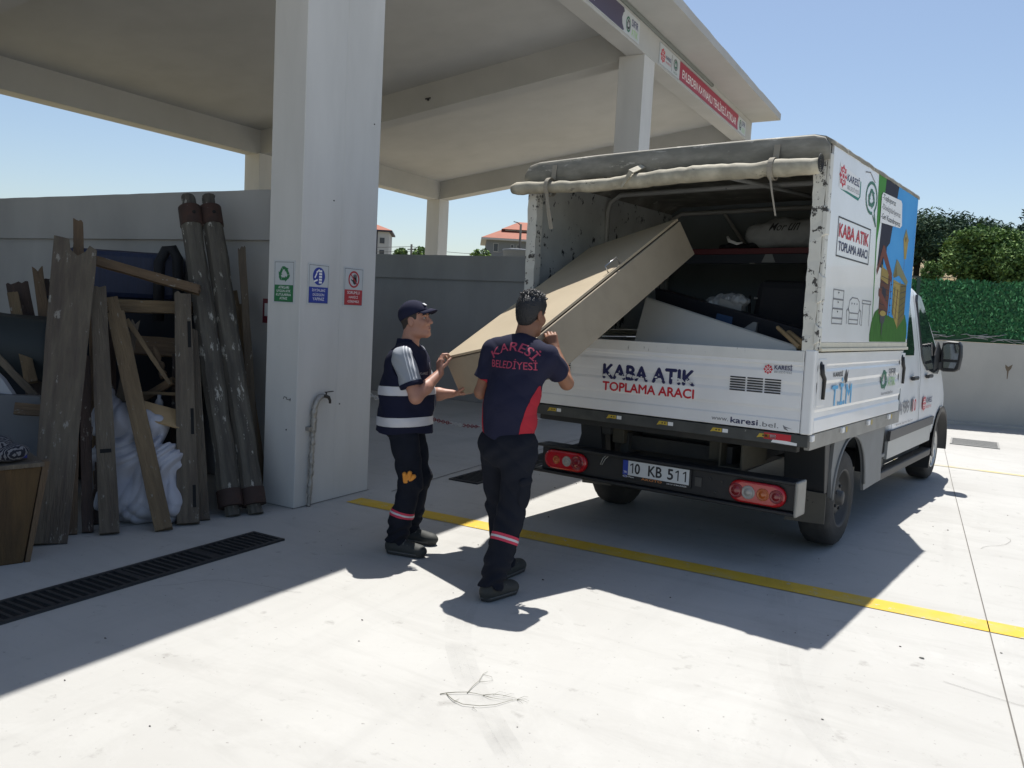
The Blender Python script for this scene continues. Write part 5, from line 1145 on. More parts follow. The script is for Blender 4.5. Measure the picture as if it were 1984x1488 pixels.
# cropped hair, brows, eyes, lips
hp_ = lambda a, b, d: hc + hr*a + hf*b + hu*d
A = dict(axes=(hr, hf, hu))
H = [ell(hp_(0,-0.013,0.033), (0.0765,0.0965,0.0875), cut=[(hp_(0,0.035,0.02), tuple(unit(hf*0.95 - hu*0.2)))], **A), ell(hp_(0,-0.052,-0.030), (0.052,0.042,0.055), **A)]
for s in (-1, 1): H.append(ell(hp_(s*0.080,-0.004,-0.012), (0.020,0.028,0.038), op='sub', k=0.006, **A))
me = sdf_mesh('cropped_hair', H, 0.004, 0.012); obj('hair', shift_mesh(me, base1), STUB, man1, fix=False)
for s in (-1, 1):
    mb = MB(); mb.ball(hp_(s*0.031,0.0745,0.010) - base1, 0.0112, 0, 12, 8); mb.ball(hp_(s*0.0315,0.0815,0.010) - base1, 0.0058, 1, 10, 6); obj('eye', mb, [EYEW, DARKM], man1)
    mb = MB(); mb.tube([hp_(s*0.016,0.090,0.030) - base1, hp_(s*0.034,0.088,0.036) - base1, hp_(s*0.052,0.074,0.030) - base1], [0.004,0.0055,0.003], 6); obj('eyebrow', mb, DARKM, man1)
mb = MB(); mb.tube([hp_(-0.020,0.089,-0.062) - base1, hp_(0,0.0965,-0.061) - base1, hp_(0.020,0.089,-0.062) - base1], [0.002,0.004,0.002], 6); obj('lips', mb, LIPM, man1)
# cap
cb = hp_(0, 0.0, 0.034)
cup = unit(hu*1.0 - hf*0.10)
C_ = [ell(hp_(0,-0.012,0.050), (0.086,0.106,0.092), cut=[(hp_(0,-0.02,0.030), tuple(unit(-hu + hf*0.30)))], **A)]
me = sdf_mesh('cap', C_, 0.005, 0.01, post=lambda X, Y, Z, D: D + 0.0015*wob(X, Y, Z, 30, 1.0)); cp = obj('cap', shift_mesh(me, base1), NAVY2, man1, fix=False)
mb = MB(); rings = []
for i in range(9):
    t = -1.15 + 2.3*i/8
    inner = hp_(0.080*math.sin(t), 0.062*math.cos(t) + 0.022, 0.062 - 0.022*math.sin(t)**2); outer = hp_(0.086*math.sin(t), 0.138*math.cos(t)**0.8 + 0.022, 0.072 - 0.034*math.sin(t)**2 - 0.014*math.cos(t))
    mid = (inner + outer)/2 + hu*0.012
    rings.append([inner - base1, mid - base1, outer - base1, outer - hu*0.005 - base1, mid - hu*0.006 - base1, inner - hu*0.005 - base1])
mb.loft(rings, 0, True, True); obj('brim', mb, NAVY2, cp)
mb = MB(); mb.box((-0.018,-0.002,-0.012), (0.018,0.002,0.012)); bd = obj('cap_badge', mb, STRW, cp)
bd.matrix_local = Matrix.Translation(Vector(hp_(0,0.078,0.104) - base1)) @ Matrix((tuple(hr)+(0,), tuple(unit(hf*0.6+hu*0.8))+(0,), tuple(unit(hu*0.6-hf*0.8))+(0,), (0,0,0,1))).transposed()
# orange glove fingers sticking out of his thigh pocket
gc = J['knR'] + UP*0.015 + r1*0.078 - f1*0.005
G_ = []
for k, (a, L) in enumerate(((-0.10, 0.050), (0.30, 0.062), (0.72, 0.052))):
    d_ = unit(UP*math.cos(a) + f1*math.sin(a)); G_.append(cone(gc + f1*(k-1)*0.012, gc + f1*(k-1)*0.012 + d_*L, 0.012, 0.015, k=0.002))
me = sdf_mesh('work_glove', G_, 0.004, 0.004); gl = obj('work_glove', shift_mesh(me, gc), ORG, fix=False); gl.location = gc
tag(gl, 'orange work glove poking out of the trouser pocket of the man in the cap', 'glove')
# ================================================================== the wardrobe being loaded
def lerp(a, b, t): return V3(a)*(1-t) + V3(b)*t
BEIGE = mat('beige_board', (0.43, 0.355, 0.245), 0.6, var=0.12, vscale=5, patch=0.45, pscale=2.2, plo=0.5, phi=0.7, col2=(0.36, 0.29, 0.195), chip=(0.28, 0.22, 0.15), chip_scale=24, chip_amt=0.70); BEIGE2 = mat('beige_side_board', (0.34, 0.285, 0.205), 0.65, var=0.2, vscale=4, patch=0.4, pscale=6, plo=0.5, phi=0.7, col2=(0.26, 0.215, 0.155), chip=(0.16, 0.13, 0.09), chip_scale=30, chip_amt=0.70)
GAP = mat('board_gap', (0.03, 0.022, 0.015), 0.9); CHROME = mat('handle_chrome', (0.45, 0.45, 0.45), 0.3, metal=1.0)
N1 = V3((-3.196,4.790,1.300)); N2 = V3((-2.353,4.463,1.489)); L_ = V3((-2.832,6.326,2.195)); F_ = V3((-1.978,6.002,2.393)); N1b = V3((-3.118,4.905,1.035)); N2b = V3((-2.249,4.584,1.240)); Fb = V3((-1.875,6.123,2.144)); Lb = L_ + (Fb - F_)
wd = thing('wardrobe', 'long beige wardrobe carcass tilted up into the back of the truck', 'wardrobe', tuple((N1+N2)/2))
wb = (N1+N2)/2; un = unit(np.cross(N2-N1, L_-N1)); un = un if un[2] > 0 else -un
ex = unit(L_-N1); ey = unit(N2-N1)
mb = MB(); mb.hexa([p - wb for p in (N1b, N2b, Fb, Lb, N1 - un*0.022, N2 - un*0.022, F_ - un*0.022, L_ - un*0.022)]); obj('carcass', mb, BEIGE2, wd, bevel=0.004)
# door leaf lying on the carcass, with a dark gap under it
mb = MB(); i_ = 0.006
q = [N1 + ex*i_ + ey*i_, N2 + ex*i_ - ey*i_*3, F_ - ex*i_ - ey*i_*3, L_ - ex*i_ + ey*i_]
mb.hexa([p - wb - un*0.0205 for p in q] + [p - wb - un*0.014 for p in q]); obj('gap_strip', mb, GAP, wd)
q = [N1 - ex*0.004, N2 - ex*0.004 - ey*0.012, F_ - ey*0.012, L_]
mb = MB(); mb.hexa([p - wb - un*0.013 for p in q] + [p - wb + un*0.004 for p in q]); dr = obj('door', mb, BEIGE, wd, bevel=0.002)
hp0 = lerp(N2, F_, 0.50) - ey*0.03; hp1 = hp0 + ex*0.145
mb = MB(); mb.tube([hp0 - wb + un*0.004, hp0 - wb + un*0.055 , hp1 - wb + un*0.055, hp1 - wb + un*0.004], 0.0045, 8); obj('handle', mb, CHROME, dr)
# ================================================================== what already lies in the truck
def tobj(name, label, cat, mb, mats, bevel=0.0, group=None):
    """a single-mesh thing given in truck coordinates"""
    pts = [V3(trk(p)) for p in mb.v]; c = np.mean(pts, 0); c[2] = min(p[2] for p in pts)
    mb.v = [tuple(p - c) for p in pts]
    o = obj(name, mb, mats, bevel=bevel); o.location = c
    return tag(o, label, cat, group)
WPAN = mat('white_melamine', (0.60, 0.60, 0.56), 0.4, var=0.12, vscale=4); DNAVY = mat('dark_laminate', (0.014, 0.017, 0.026), 0.5, var=0.3, vscale=6); CASE = mat('black_fabric_case', (0.008, 0.009, 0.013), 0.75, bump=0.2, bscale=90)
SHELFR = mat('dark_red_rail', (0.11, 0.014, 0.018), 0.55, var=0.3, vscale=6); SACK = mat('pale_sack', (0.30, 0.315, 0.32), 0.85, var=0.25, vscale=7, bump=0.25, bscale=30); POLY = mat('thin_plastic', (0.30, 0.32, 0.33), 0.35, var=0.3, vscale=14); BLUEC = mat('blue_card', (0.03, 0.07, 0.16), 0.6); PAPER = mat('grey_card', (0.25, 0.26, 0.26), 0.7, var=0.3, vscale=9); STICK = mat('bare_wood', (0.42, 0.29, 0.15), 0.65, var=0.35, vscale=9, stretch=(1, 1, 1))
mb = MB(); mb.hexa([(-0.36,0.055,1.12),(0.93,0.055,1.20),(0.93,0.078,1.20),(-0.36,0.078,1.12),(-0.467,0.55,1.811),(0.905,0.10,1.498),(0.905,0.123,1.508),(-0.467,0.572,1.822)])
tobj('cupboard_panel', 'white board panel lying askew against the top of the tailgate', 'panel', mb, WPAN, 0.003)
mb = MB(); mb.hexa([(-0.47,0.76,1.60),(0.90,0.46,1.36),(0.90,0.60,1.36),(-0.47,1.0,1.60),(-0.495,0.75,1.899),(0.884,0.45,1.602),(0.884,0.60,1.602),(-0.495,1.0,1.899)])
tobj('dark_drawer_unit', 'dark laminate drawer unit lying behind the white panel', 'drawer unit', mb, DNAVY, 0.006)
mb = MB(); mb.hexa([(0.22,0.86,1.16),(0.80,0.86,1.16),(0.80,1.12,1.16),(0.22,1.12,1.16),(0.30,0.90,1.985),(0.76,0.90,1.975),(0.76,1.12,1.975),(0.30,1.12,1.985)])
cs = tobj('suitcase', 'black fabric suitcase standing in the right rear of the load', 'suitcase', mb, CASE, 0.06)
mb = MB(); q = [(0.335,0.85,1.82),(0.36,0.84,1.83)]
mb.tube([V3(trk(p)) - V3(cs.location) for p in ((0.262,0.875,1.86),(0.275,0.868,1.55),(0.262,0.862,1.25))], 0.010, 6); obj('piping', mb, BLK, cs)
mb = MB(); mb.ball(V3(trk((0.31,0.86,1.84))) - V3(cs.location), 0.010, 0, 8, 6); mb.ball(V3(trk((0.325,0.86,1.84))) - V3(cs.location), 0.008, 0, 8, 6); obj('zip_pull', mb, CHROME, cs)
pr_ = []; rr = random.Random(8)
for i in range(16): pr_.append(ell(trk((-0.05 + 0.30*rr.random(), 0.75+0.10*rr.random(), 1.72+0.12*rr.random())), (0.05+0.04*rr.random(), 0.05, 0.035+0.03*rr.random())))
c = V3(trk((0.10,0.8,1.7))); me = sdf_mesh('plastic_bag', pr_, 0.006, 0.02, post=lambda X, Y, Z, D: D + 0.012*wob(X, Y, Z, 55, 1.0) + 0.006*wob(X, Y, Z, 110, 2.0)); o = obj('plastic_bag', shift_mesh(me, c), POLY, fix=False); o.location = c; tag(o, 'crumpled thin plastic bag on the dark drawer unit in the truck', 'plastic bag')
mb = MB(); mb.hexa([(0.06,0.72,1.70),(0.25,0.72,1.66),(0.25,0.82,1.66),(0.06,0.82,1.70),(0.085,0.72,1.835),(0.265,0.72,1.775),(0.265,0.82,1.775),(0.085,0.82,1.835)]); tobj('carton', 'small grey carton tilted beside the black suitcase', 'carton', mb, PAPER, 0.003)
mb = MB(); mb.hexa([(0.10,0.60,1.60),(0.24,0.585,1.575),(0.24,0.66,1.575),(0.10,0.67,1.60),(0.12,0.60,1.71),(0.255,0.585,1.685),(0.255,0.66,1.685),(0.12,0.67,1.71)]); tobj('blue_packet', 'small blue packet leaning on the dark drawer unit', 'packet', mb, BLUEC, 0.003)
mb = MB(); mb.hexa([(0.30,0.50,1.55),(0.46,0.50,1.53),(0.46,0.56,1.53),(0.30,0.56,1.55),(0.44,0.52,1.655),(0.47,0.52,1.65),(0.47,0.56,1.65),(0.44,0.56,1.655)]); tobj('board_offcut', 'grey triangular board offcut behind the white panel', 'board', mb, PAPER)
for a, b, w, lab in (((0.698,0.30,1.626),(0.935,0.075,1.497),0.030,'thinner pale wooden slat resting on the tailgate corner'), ((0.775,0.30,1.592),(0.985,0.080,1.500),0.042,'thicker pale wooden slat resting on the tailgate corner')):
    mb = MB(); mb.tube([lerp(a, b, t) for t in (0, 0.03, 0.1, 0.5, 1.0)], [w*0.3, w*0.46, w*0.5, w*0.52, w*0.5], 10); tobj('wood_slat', lab, 'slat', mb, STICK, group='slats on the tailgate')
mb = MB(); mb.box((XL+0.02,1.60,2.245), (XR-0.02,1.66,2.295)); obj('shelf_rail', mb, SHELFR, truck, bevel=0.004)
mb = MB(); mb.box((XL+0.02,1.605,2.165), (XR-0.02,1.655,2.243)); mb.box((XL+0.02,1.662,2.245), (XR-0.02,2.465,2.262)); obj('shelf_deck', mb, DNAVY, truck)
mb = MB(); mb.prism([(-0.06,0),(0.06,0),(0.03,0.07),(-0.03,0.07)], (0.12,1.603,2.172), (1,0,0), (0,0,1), (0,-1,0), 0, 0.004); obj('shelf_bracket', mb, PAPER, truck)
mb = MB(); mb.box((-0.045,1.60,2.158), (0.0,1.604,2.168)); obj('shelf_clip', mb, CLR, truck)
pr_ = [ell(trk((0.20,1.82,2.42)), (0.36,0.16,0.13)), ell(trk((0.02,1.80,2.41)), (0.18,0.15,0.11)), ell(trk((0.42,1.82,2.43)), (0.20,0.16,0.13)), ell(trk((0.16,1.85,2.47)), (0.18,0.12,0.10))]
c = V3(trk((0.2,1.82,2.3))); me = sdf_mesh('sack', pr_, 0.008, 0.05, post=lambda X, Y, Z, D: np.maximum(D + 0.010*wob(X, Y, Z, 20, 0.5) + 0.004*wob(X, Y, Z, 60, 1.5), 2.297 - Z)); mw = me.copy(); o = obj('sack', shift_mesh(me, c), SACK, fix=False); o.location = c
tag(o, 'pale full sack with black lettering lying on the shelf inside the truck', 'sack')
tux = V3(TM.to_3x3() @ Vector((1,0,0))); tun = V3(TM.to_3x3() @ Vector((0,-1,0)))
for s_, x0, x1 in (('Mor', 0.085, 0.215), ('un', 0.235, 0.325)):
    vs, fs = fit_text(s_, x0-0.2, 0.055, x1-0.2, 0.125, 0.012, 0.3); on_surface(mw, vs, fs, V3(trk((0.2,1.3,2.39))), tux, UP, tun, 0.003, 'lettering', INKK, o, c)
pr_ = [ell(trk((-0.33+0.09*i, 1.75, 2.31+0.02*(i % 2))), (0.07,0.07,0.04)) for i in range(4)]
c = V3(trk((-0.25,1.75,2.3))); me = sdf_mesh('wire_bundle', pr_, 0.008, 0.03, post=lambda X, Y, Z, D: np.maximum(D + 0.012*wob(X, Y, Z, 45, 0.5), 2.297 - Z)); o = obj('cloth_bundle', shift_mesh(me, c), CASE, fix=False); o.location = c; tag(o, 'dark loose cloth bundle on the truck shelf left of the sack', 'bundle')
mb = MB(); mb.tube([(-0.27,1.62,2.40),(-0.24,1.60,2.36),(-0.17,1.60,2.335),(-0.12,1.60,2.345)], [0.010,0.016,0.013,0.006], 8); tobj('white_strip', 'short curved white plastic strip beside the sack on the shelf', 'plastic strip', mb, INKW)
# ================================================================== the heap of scrap timber in the near bay
def wood(name, col, col2, chip=(0.26, 0.24, 0.205), amt=0.615):
    return mat(name, col, 0.85, var=0.75, vscale=7, stretch=(5.0, 5.0, 0.6), patch=0.85, pscale=3.0, plo=0.42, phi=0.66, col2=col2, bump=0.9, bscale=22, chip=chip, chip_scale=9, chip_amt=amt, chip_stretch=(2.4, 2.4, 0.8))
WGREY = wood('weathered_grey_timber', (0.155, 0.126, 0.090), (0.072, 0.054, 0.044)); WBRN = wood('brown_timber', (0.17, 0.112, 0.064), (0.085, 0.058, 0.040)); WTAN = wood('tan_timber', (0.21, 0.148, 0.082), (0.12, 0.085, 0.052)); WDRK = wood('dark_reddish_timber', (0.080, 0.052, 0.040), (0.040, 0.030, 0.028)); WPOL = wood('mottled_pole_timber', (0.135, 0.122, 0.098), (0.048, 0.042, 0.038), (0.40, 0.385, 0.34), 0.60)
GRP = 'scrap timber leaning in the bay'
def frame_of(bot, top, face=None):
    bot, top = V3(bot), V3(top); z = unit(top - bot); n = (V3((0,0,1.2)) - (bot+top)/2) if face is None else V3(face); n = unit(n - z*(n @ z)); x = np.cross(-n, z)   # local -Y faces the viewer side
    return bot, np.linalg.norm(top - bot), Matrix(((x[0], -n[0], z[0], bot[0]), (x[1], -n[1], z[1], bot[1]), (x[2], -n[2], z[2], bot[2]), (0,0,0,1)))
def plank(label, bot, top, w0, w1, th, m_, shape=None, seed=0, holes=(), face=None, name='timber_plank', group=GRP, cat='plank'):
    b, L, M = frame_of(bot, top, face); rr_ = random.Random(seed)
    if shape == 'notch': endp = [(w1/2, L*0.985), (w1*0.32, L), (w1*0.24, L*0.975), (0.02, L*0.955), (-w1*0.10, L*0.975), (-w1*0.16, L*1.015), (-w1/2, L*1.02)]
    elif shape == 'fork': endp = [(w1/2, L), (w1*0.2, L*0.985), (0, L*0.97), (-w1*0.2, L*0.985), (-w1/2, L*0.998)]
    elif shape == 'tenon': endp = [(w1/2, L*0.93), (w1*0.34, L*0.93), (w1*0.32, L), (-w1*0.34, L), (-w1*0.34, L*0.93), (-w1/2, L*0.93)]
    else:
        sl_ = rr_.uniform(-0.02, 0.02); endp = [(w1/2 - w1*q, L*(1 + sl_*q - 0.012*rr_.random())) for q in (0, 0.13, 0.3, 0.42, 0.6, 0.78, 0.9, 1.0)]
    n_ = 7; right = [(w0/2 + (w1-w0)/2*t + rr_.uniform(-1, 1)*0.0025, L*t*0.92) for t in [i/n_ for i in range(n_+1)]]; left = [(-w0/2 - (w1-w0)/2*t + rr_.uniform(-1, 1)*0.0025, L*t*0.92) for t in [i/n_ for i in range(n_+1)]][::-1]
    if shape == 'foot': right[0] = (w0*0.34, 0); right.insert(1, (w0*0.34, L*0.06)); right.insert(2, (w0/2, L*0.06)); left[-1] = (-w0*0.34, 0); left.insert(-1, (-w0/2, L*0.06)); left.insert(-1, (-w0*0.34, L*0.06))
    mb = MB(); mb.prism(right + endp + left, (0,-th/2,0), (1,0,0), (0,0,1), (0,1,0), 0, th)
    o = obj(name, mb, m_, bevel=0.004); o.matrix_world = M; tag(o, label, cat, group)
    for k, (x, t0, t1, w) in enumerate(holes):
        h_ = MB(); h_.box((x-w/2, -th/2-0.0015, L*t0), (x+w/2, -th/2+0.02, L*t1)); obj('mortise_shade', h_, PIT, o)  # shade inside the slot, painted as a dark box set on the surface
    return o
plank('widest dark weathered plank with a notched top at the left of the heap', (-5.05,3.12,0), (-5.819,3.79,1.958), 0.215, 0.285, 0.06, WGREY, 'notch', 1)
plank('short reddish stick rising behind the notch of the widest plank', (-5.86,3.86,0.9), (-6.03,3.947,2.154), 0.085, 0.067, 0.05, WBRN, None, 2)
plank('straight grey brown post standing before the left side of the white sack', (-4.975,3.495,0), (-5.749,3.925,1.661), 0.126, 0.108, 0.09, WGREY, None, 3, [(0.0, 0.30, 0.315, 0.07)])
plank('tan post with tenon ends slanting across the white sack', (-4.782,3.777,0), (-5.785,4.071,1.572), 0.118, 0.122, 0.09, WTAN, 'tenon', 4)
plank('grey post with two slots at the right edge of the white sack', (-4.789,3.986,0), (-5.475,4.462,1.640), 0.150, 0.122, 0.10, WGREY, None, 5, [(0.045, 0.06, 0.15, 0.022), (0.045, 0.36, 0.47, 0.022), (0.04, 0.74, 0.86, 0.025)])
plank('thin grey batten right behind the slotted post', (-4.797,4.130,0), (-5.410,4.504,1.358), 0.083, 0.082, 0.05, WGREY, None, 6)
plank('light brown post with a narrow top next to the twin column', (-4.961,4.853,0), (-5.621,5.10,1.681), 0.127, 0.118, 0.08, WTAN, 'tenon', 7)
plank('thin grey lath behind the right hand round pole', (-4.95,4.80,0), (-5.475,5.05,2.081), 0.065, 0.063, 0.03, WGREY, None, 8)
plank('upright dark brown board at the far left behind the widest plank', (-6.10,3.85,0), (-7.104,4.107,1.661), 0.20, 0.165, 0.06, WDRK, None, 9)
plank('narrow brown post with a forked top left of the widest plank', (-6.10,3.90,0.2), (-6.967,4.197,1.805), 0.10, 0.08, 0.05, WBRN, 'fork', 10)
plank('short brown board just behind the forked post', (-6.2,4.0,0.2), (-6.963,4.303,1.715), 0.12, 0.11, 0.04, WDRK, None, 11)
plank('slim dark post between the widest plank and the grey brown post', (-5.113,3.43,0), (-5.613,3.731,1.156), 0.07, 0.075, 0.06, WDRK, None, 12)
plank('short reddish brown board close behind the foot of the widest plank', (-5.15,3.33,0), (-5.45,3.535,0.70), 0.085, 0.085, 0.04, WBRN, None, 13)
plank('long rough bar lying diagonally across the top of the heap', (-6.20,4.02,1.905), (-5.40,4.58,1.675), 0.07, 0.075, 0.05, WBRN, None, 14, face=(0.6,-0.6,0.3))
plank('bright tan bar lying level across the heap under the diagonal bar', (-6.05,4.21,1.52), (-5.55,4.62,1.53), 0.10, 0.10, 0.06, WTAN, None, 15, face=(0.6,-0.6,0.1))
plank('thin pale stick leaning between the tan post and the slotted post', (-5.308,4.227,0.95), (-5.731,4.153,1.426), 0.03, 0.035, 0.02, WTAN, None, 16, face=(0.6,-0.6,0.3))
plank('reddish board lying deep inside the heap', (-6.20,4.44,1.20), (-5.70,4.72,1.19), 0.17, 0.17, 0.03, WBRN, None, 17, face=(0.6,-0.6,0.5))
plank('narrow light rail lying across the top of the white sack', (-5.62,4.16,0.86), (-5.28,4.34,0.875), 0.025, 0.025, 0.03, WTAN, None, 18, face=(0.6,-0.6,0.1))
plank('short stub of timber poking out left of the widest plank', (-5.74,3.31,0.79), (-5.56,3.43,0.785), 0.085, 0.08, 0.06, WBRN, None, 19, face=(0.6,-0.6,0.2))
plank('dark slanting board at the left edge above the pale sheet', (-5.90,3.55,0.84), (-6.20,3.40,1.16), 0.05, 0.05, 0.04, WGREY, None, 20, face=(0.6,-0.6,0.2))
plank('short dark stake inside the heap near the sack', (-5.25,3.60,0), (-5.55,3.85,0.95), 0.09, 0.08, 0.05, WDRK, None, 21)
plank('brown stake half hidden behind the slotted post', (-5.25,4.25,0), (-5.50,4.45,1.15), 0.10, 0.09, 0.05, WDRK, None, 22)
plank('brown board on edge behind the white sack', (-5.75,4.0,0.1), (-5.95,4.12,1.35), 0.16, 0.16, 0.04, WDRK, None, 23)
plank('reddish brown board leaning at the back between the mattress and the column', (-5.15,4.75,0), (-5.80,5.08,1.45), 0.16, 0.15, 0.04, WBRN, None, 31)
plank('dark board leaning low behind the two round poles', (-4.95,4.55,0), (-5.55,4.95,1.25), 0.20, 0.18, 0.03, WDRK, None, 32)
plank('grey stake crossing behind the tan post', (-5.45,3.75,0.1), (-5.75,4.25,1.42), 0.07, 0.06, 0.04, WGREY, 'fork', 33)
plank('dark rail standing behind the grey brown post', (-5.25,3.62,0), (-5.95,4.02,1.52), 0.08, 0.07, 0.05, WBRN, None, 34)
plank('brown slat sticking out above the plastic sheet at the far left', (-6.30,3.75,0.9), (-7.02,4.02,1.58), 0.09, 0.08, 0.03, WTAN, None, 35)
plank('broken dark slat lying across the inside of the heap', (-6.00,4.22,0.62), (-5.35,4.30,0.98), 0.07, 0.06, 0.03, WBRN, None, 36, face=(0.6,-0.6,0.3))
# two turned poles with iron collars
COLLAR = mat('rusty_collar', (0.055, 0.034, 0.028), 0.8, metal=0.2, var=0.5, vscale=12, patch=0.6, pscale=8, col2=(0.10, 0.045, 0.03), chip=(0.30, 0.28, 0.26), chip_scale=22, chip_amt=0.66)
def pole(label, bot, top, r, seed):
    b, L, M = frame_of(bot, top); rr_ = random.Random(seed); mb = MB(); n_ = 9; rings = []
    zs = [0, 0.075, 0.076, 0.10] + [0.1 + (L*0.905-0.1)*i/14 for i in range(1, 15)] + [L*0.906, L*0.955, L*0.957, L*0.99, L]
    for z in zs:
        q = 0.66 if z < 0.0755 or z > L*0.956 else 1.0
        if z == L: q = 0.60
        wv = 1 + rr_.uniform(-0.05, 0.04); ox = rr_.uniform(-0.006, 0.006); rings.append([((r*q*wv*(1+rr_.uniform(-0.05,0.04)))*math.cos(2*math.pi*k/n_)+ox, r*q*wv*(1+rr_.uniform(-0.05,0.04))*math.sin(2*math.pi*k/n_), z) for k in range(n_)])
    mb.loft(rings, 0, True, False); o = obj('timber_pole', mb, WPOL, fix=True); o.matrix_world = M; tag(o, label, 'pole', 'iron collared poles in the heap')
    for z0, z1 in ((L*0.895, L*0.958), (0.072, 0.20)):
        mb = MB(); mb.loft([[(r*1.07*math.cos(2*math.pi*k/24), r*1.07*math.sin(2*math.pi*k/24), z) for k in range(24)] for z in (z0, z0+0.004, z1-0.004, z1)], 0, True, True); cl_ = obj('collar', mb, COLLAR, o)
        if z0 > 1: 
            mb = MB(); mb.ball((r*0.35, -r*1.02, (z0+z1)/2), (0.016, 0.006, 0.016), 0, 10, 8); obj('bolt_hole', mb, PIT, cl_)
    return o
pole('left one of two tall round poles with rusty collars beside the column', (-4.736,4.341,0), (-5.875,4.823,2.464), 0.086, 1)
pole('right one of two tall round poles with rusty collars beside the column', (-4.655,4.494,0), (-5.805,4.972,2.484), 0.086, 2)
# dark bulky things at the back of the heap
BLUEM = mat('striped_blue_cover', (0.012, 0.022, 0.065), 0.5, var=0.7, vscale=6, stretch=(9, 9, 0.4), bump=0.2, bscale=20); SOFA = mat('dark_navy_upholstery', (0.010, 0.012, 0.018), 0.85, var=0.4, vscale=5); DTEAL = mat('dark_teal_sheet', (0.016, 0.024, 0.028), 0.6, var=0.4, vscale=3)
def block(name, label, cat, A, B, z0, z1, depth, m_, bevel=0.02, lean=0.0):
    """block standing on the line A-B seen from the yard"""
    A, B = V3((*A, 0)), V3((*B, 0)); d = unit(B - A); n = np.cross(UP, d); n = n if n @ V3((-1, 0.3, 0)) > 0 else -n
    c = (A+B)/2 + UP*z0; P = []
    for z, s in ((z0, 0.0), (z1, lean)):
        for p in (A + n*s, B + n*s, B + n*(s+depth), A + n*(s+depth)): P.append(p + UP*z - c)
    mb = MB(); mb.hexa(P); o = obj(name, mb, m_, bevel=bevel); o.location = c; return tag(o, label, cat)
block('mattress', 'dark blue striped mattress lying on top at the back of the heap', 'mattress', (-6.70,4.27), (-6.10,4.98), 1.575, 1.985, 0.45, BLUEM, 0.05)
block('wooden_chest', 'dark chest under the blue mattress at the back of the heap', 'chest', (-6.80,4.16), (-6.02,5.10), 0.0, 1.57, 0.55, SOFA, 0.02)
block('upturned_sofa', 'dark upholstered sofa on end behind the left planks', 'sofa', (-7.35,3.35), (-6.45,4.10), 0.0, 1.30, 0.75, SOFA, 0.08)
mb = MB(); mb.tube([(-6.13,4.75,1.40),(-6.13,4.75,1.90),(-6.11,4.80,2.01),(-6.06,4.83,2.02),(-6.02,4.85,1.94),(-6.01,4.86,1.40)], 0.045, 10); o = obj('chair_arm', mb, CASE); tag(o, 'black curved chair arm rising behind the right of the mattress', 'chair arm')
pts = []
rings = []
for i in range(13):
    t = i/12; a = lerp((-7.05,3.62,1.0), (-6.42,3.95,0.9), t); rings.append([tuple(a + UP*(0.47 - 0.02*math.sin(t*5)) + V3((0,0.10,0))), tuple(a + UP*(0.44) + V3((0.03,-0.03,0))), tuple(a + UP*0.2 + V3((0.09,-0.06,0))), tuple(a + V3((0.07,-0.03,0))), tuple(a + V3((0,0.1,0)))])
mb = MB(); mb.loft(rings, 0, True, True); o = obj('plastic_sheet', mb, DTEAL); tag(o, 'dark teal sheet draped over the sofa at the left edge', 'sheet')
mb = MB(); mb.hexa([(-6.30,3.05,0.0),(-5.70,3.50,0.0),(-5.75,3.58,0.0),(-6.35,3.12,0.0),(-6.35,3.02,0.875),(-5.74,3.48,0.865),(-5.78,3.54,0.865),(-6.40,3.08,0.875)]); o = obj('pale_board', mb, mat('pale_grey_board', (0.13, 0.135, 0.145), 0.6, var=0.3, vscale=5), bevel=0.003); tag(o, 'pale grey cupboard board at the far left above the drawer box', 'board')
mb = MB(); mb.hexa([(-6.02,3.36,0.86),(-5.93,3.40,0.86),(-5.95,3.44,0.86),(-6.04,3.40,0.86),(-6.07,3.34,1.03),(-6.01,3.37,0.97),(-6.03,3.41,0.97),(-6.09,3.38,1.03)]); o = obj('white_offcut', mb, mat('white_offcut', (0.36, 0.37, 0.40), 0.6), bevel=0.003); tag(o, 'small white offcut at the left edge of the picture beside the dark board', 'offcut')
# white sack
SACKW = mat('white_woven_sack', (0.44, 0.44, 0.48), 0.75, var=0.2, vscale=10, bump=0.35, bscale=60, stretch=(1, 1, 0.4))
RV = V3((0.872, 0.487, 0)); s0, s1, s2 = V3((-5.14,3.845,0.13)), V3((-5.24,3.92,0.40)), V3((-5.35,4.0,0.66))
pr_ = [cone(s0-RV*0.19, s0+RV*0.17, 0.15, 0.15), cone(s1-RV*0.22, s1+RV*0.17, 0.16, 0.15), cone(s2-RV*0.21, s2+RV*0.10, 0.13, 0.10), cone(s2-RV*0.20, s2-RV*0.22+V3((-0.04,0.02,0.20)), 0.11, 0.04)]
def sack_post(X, Y, Z, D):
    L = X*0.872 + Y*0.487; W = 1.6*np.sin(Z*6.5 + 0.7*np.sin(L*9)) + 0.9*np.sin(Z*15 + 2.0)
    rid = 1 - 2*np.abs(np.sin(L*17 + W)); rid2 = 1 - 2*np.abs(np.sin(L*31 - Z*13 + 1.7*W)); rid3 = 1 - 2*np.abs(np.sin(Z*34 + L*21 + W))
    D = D + 0.010*rid + 0.008*rid2 + 0.005*rid3*np.exp(-((Z-0.06)/0.07)**2)*2 + 0.008*wob(X, Y, Z, 26, 1.3)
    return np.maximum(D, 0.002 - Z)
c = V3((-5.05,3.78,0.0)); me = sdf_mesh('sack', pr_, 0.006, 0.12, post=sack_post); o = obj('sack', shift_mesh(me, c), SACKW, fix=False); o.location = c; tag(o, 'large white woven sack slumped on the ground in the heap', 'sack')
fl = Flat((0,0,0), (1,0,0), (0,1,0), (0,0,1))
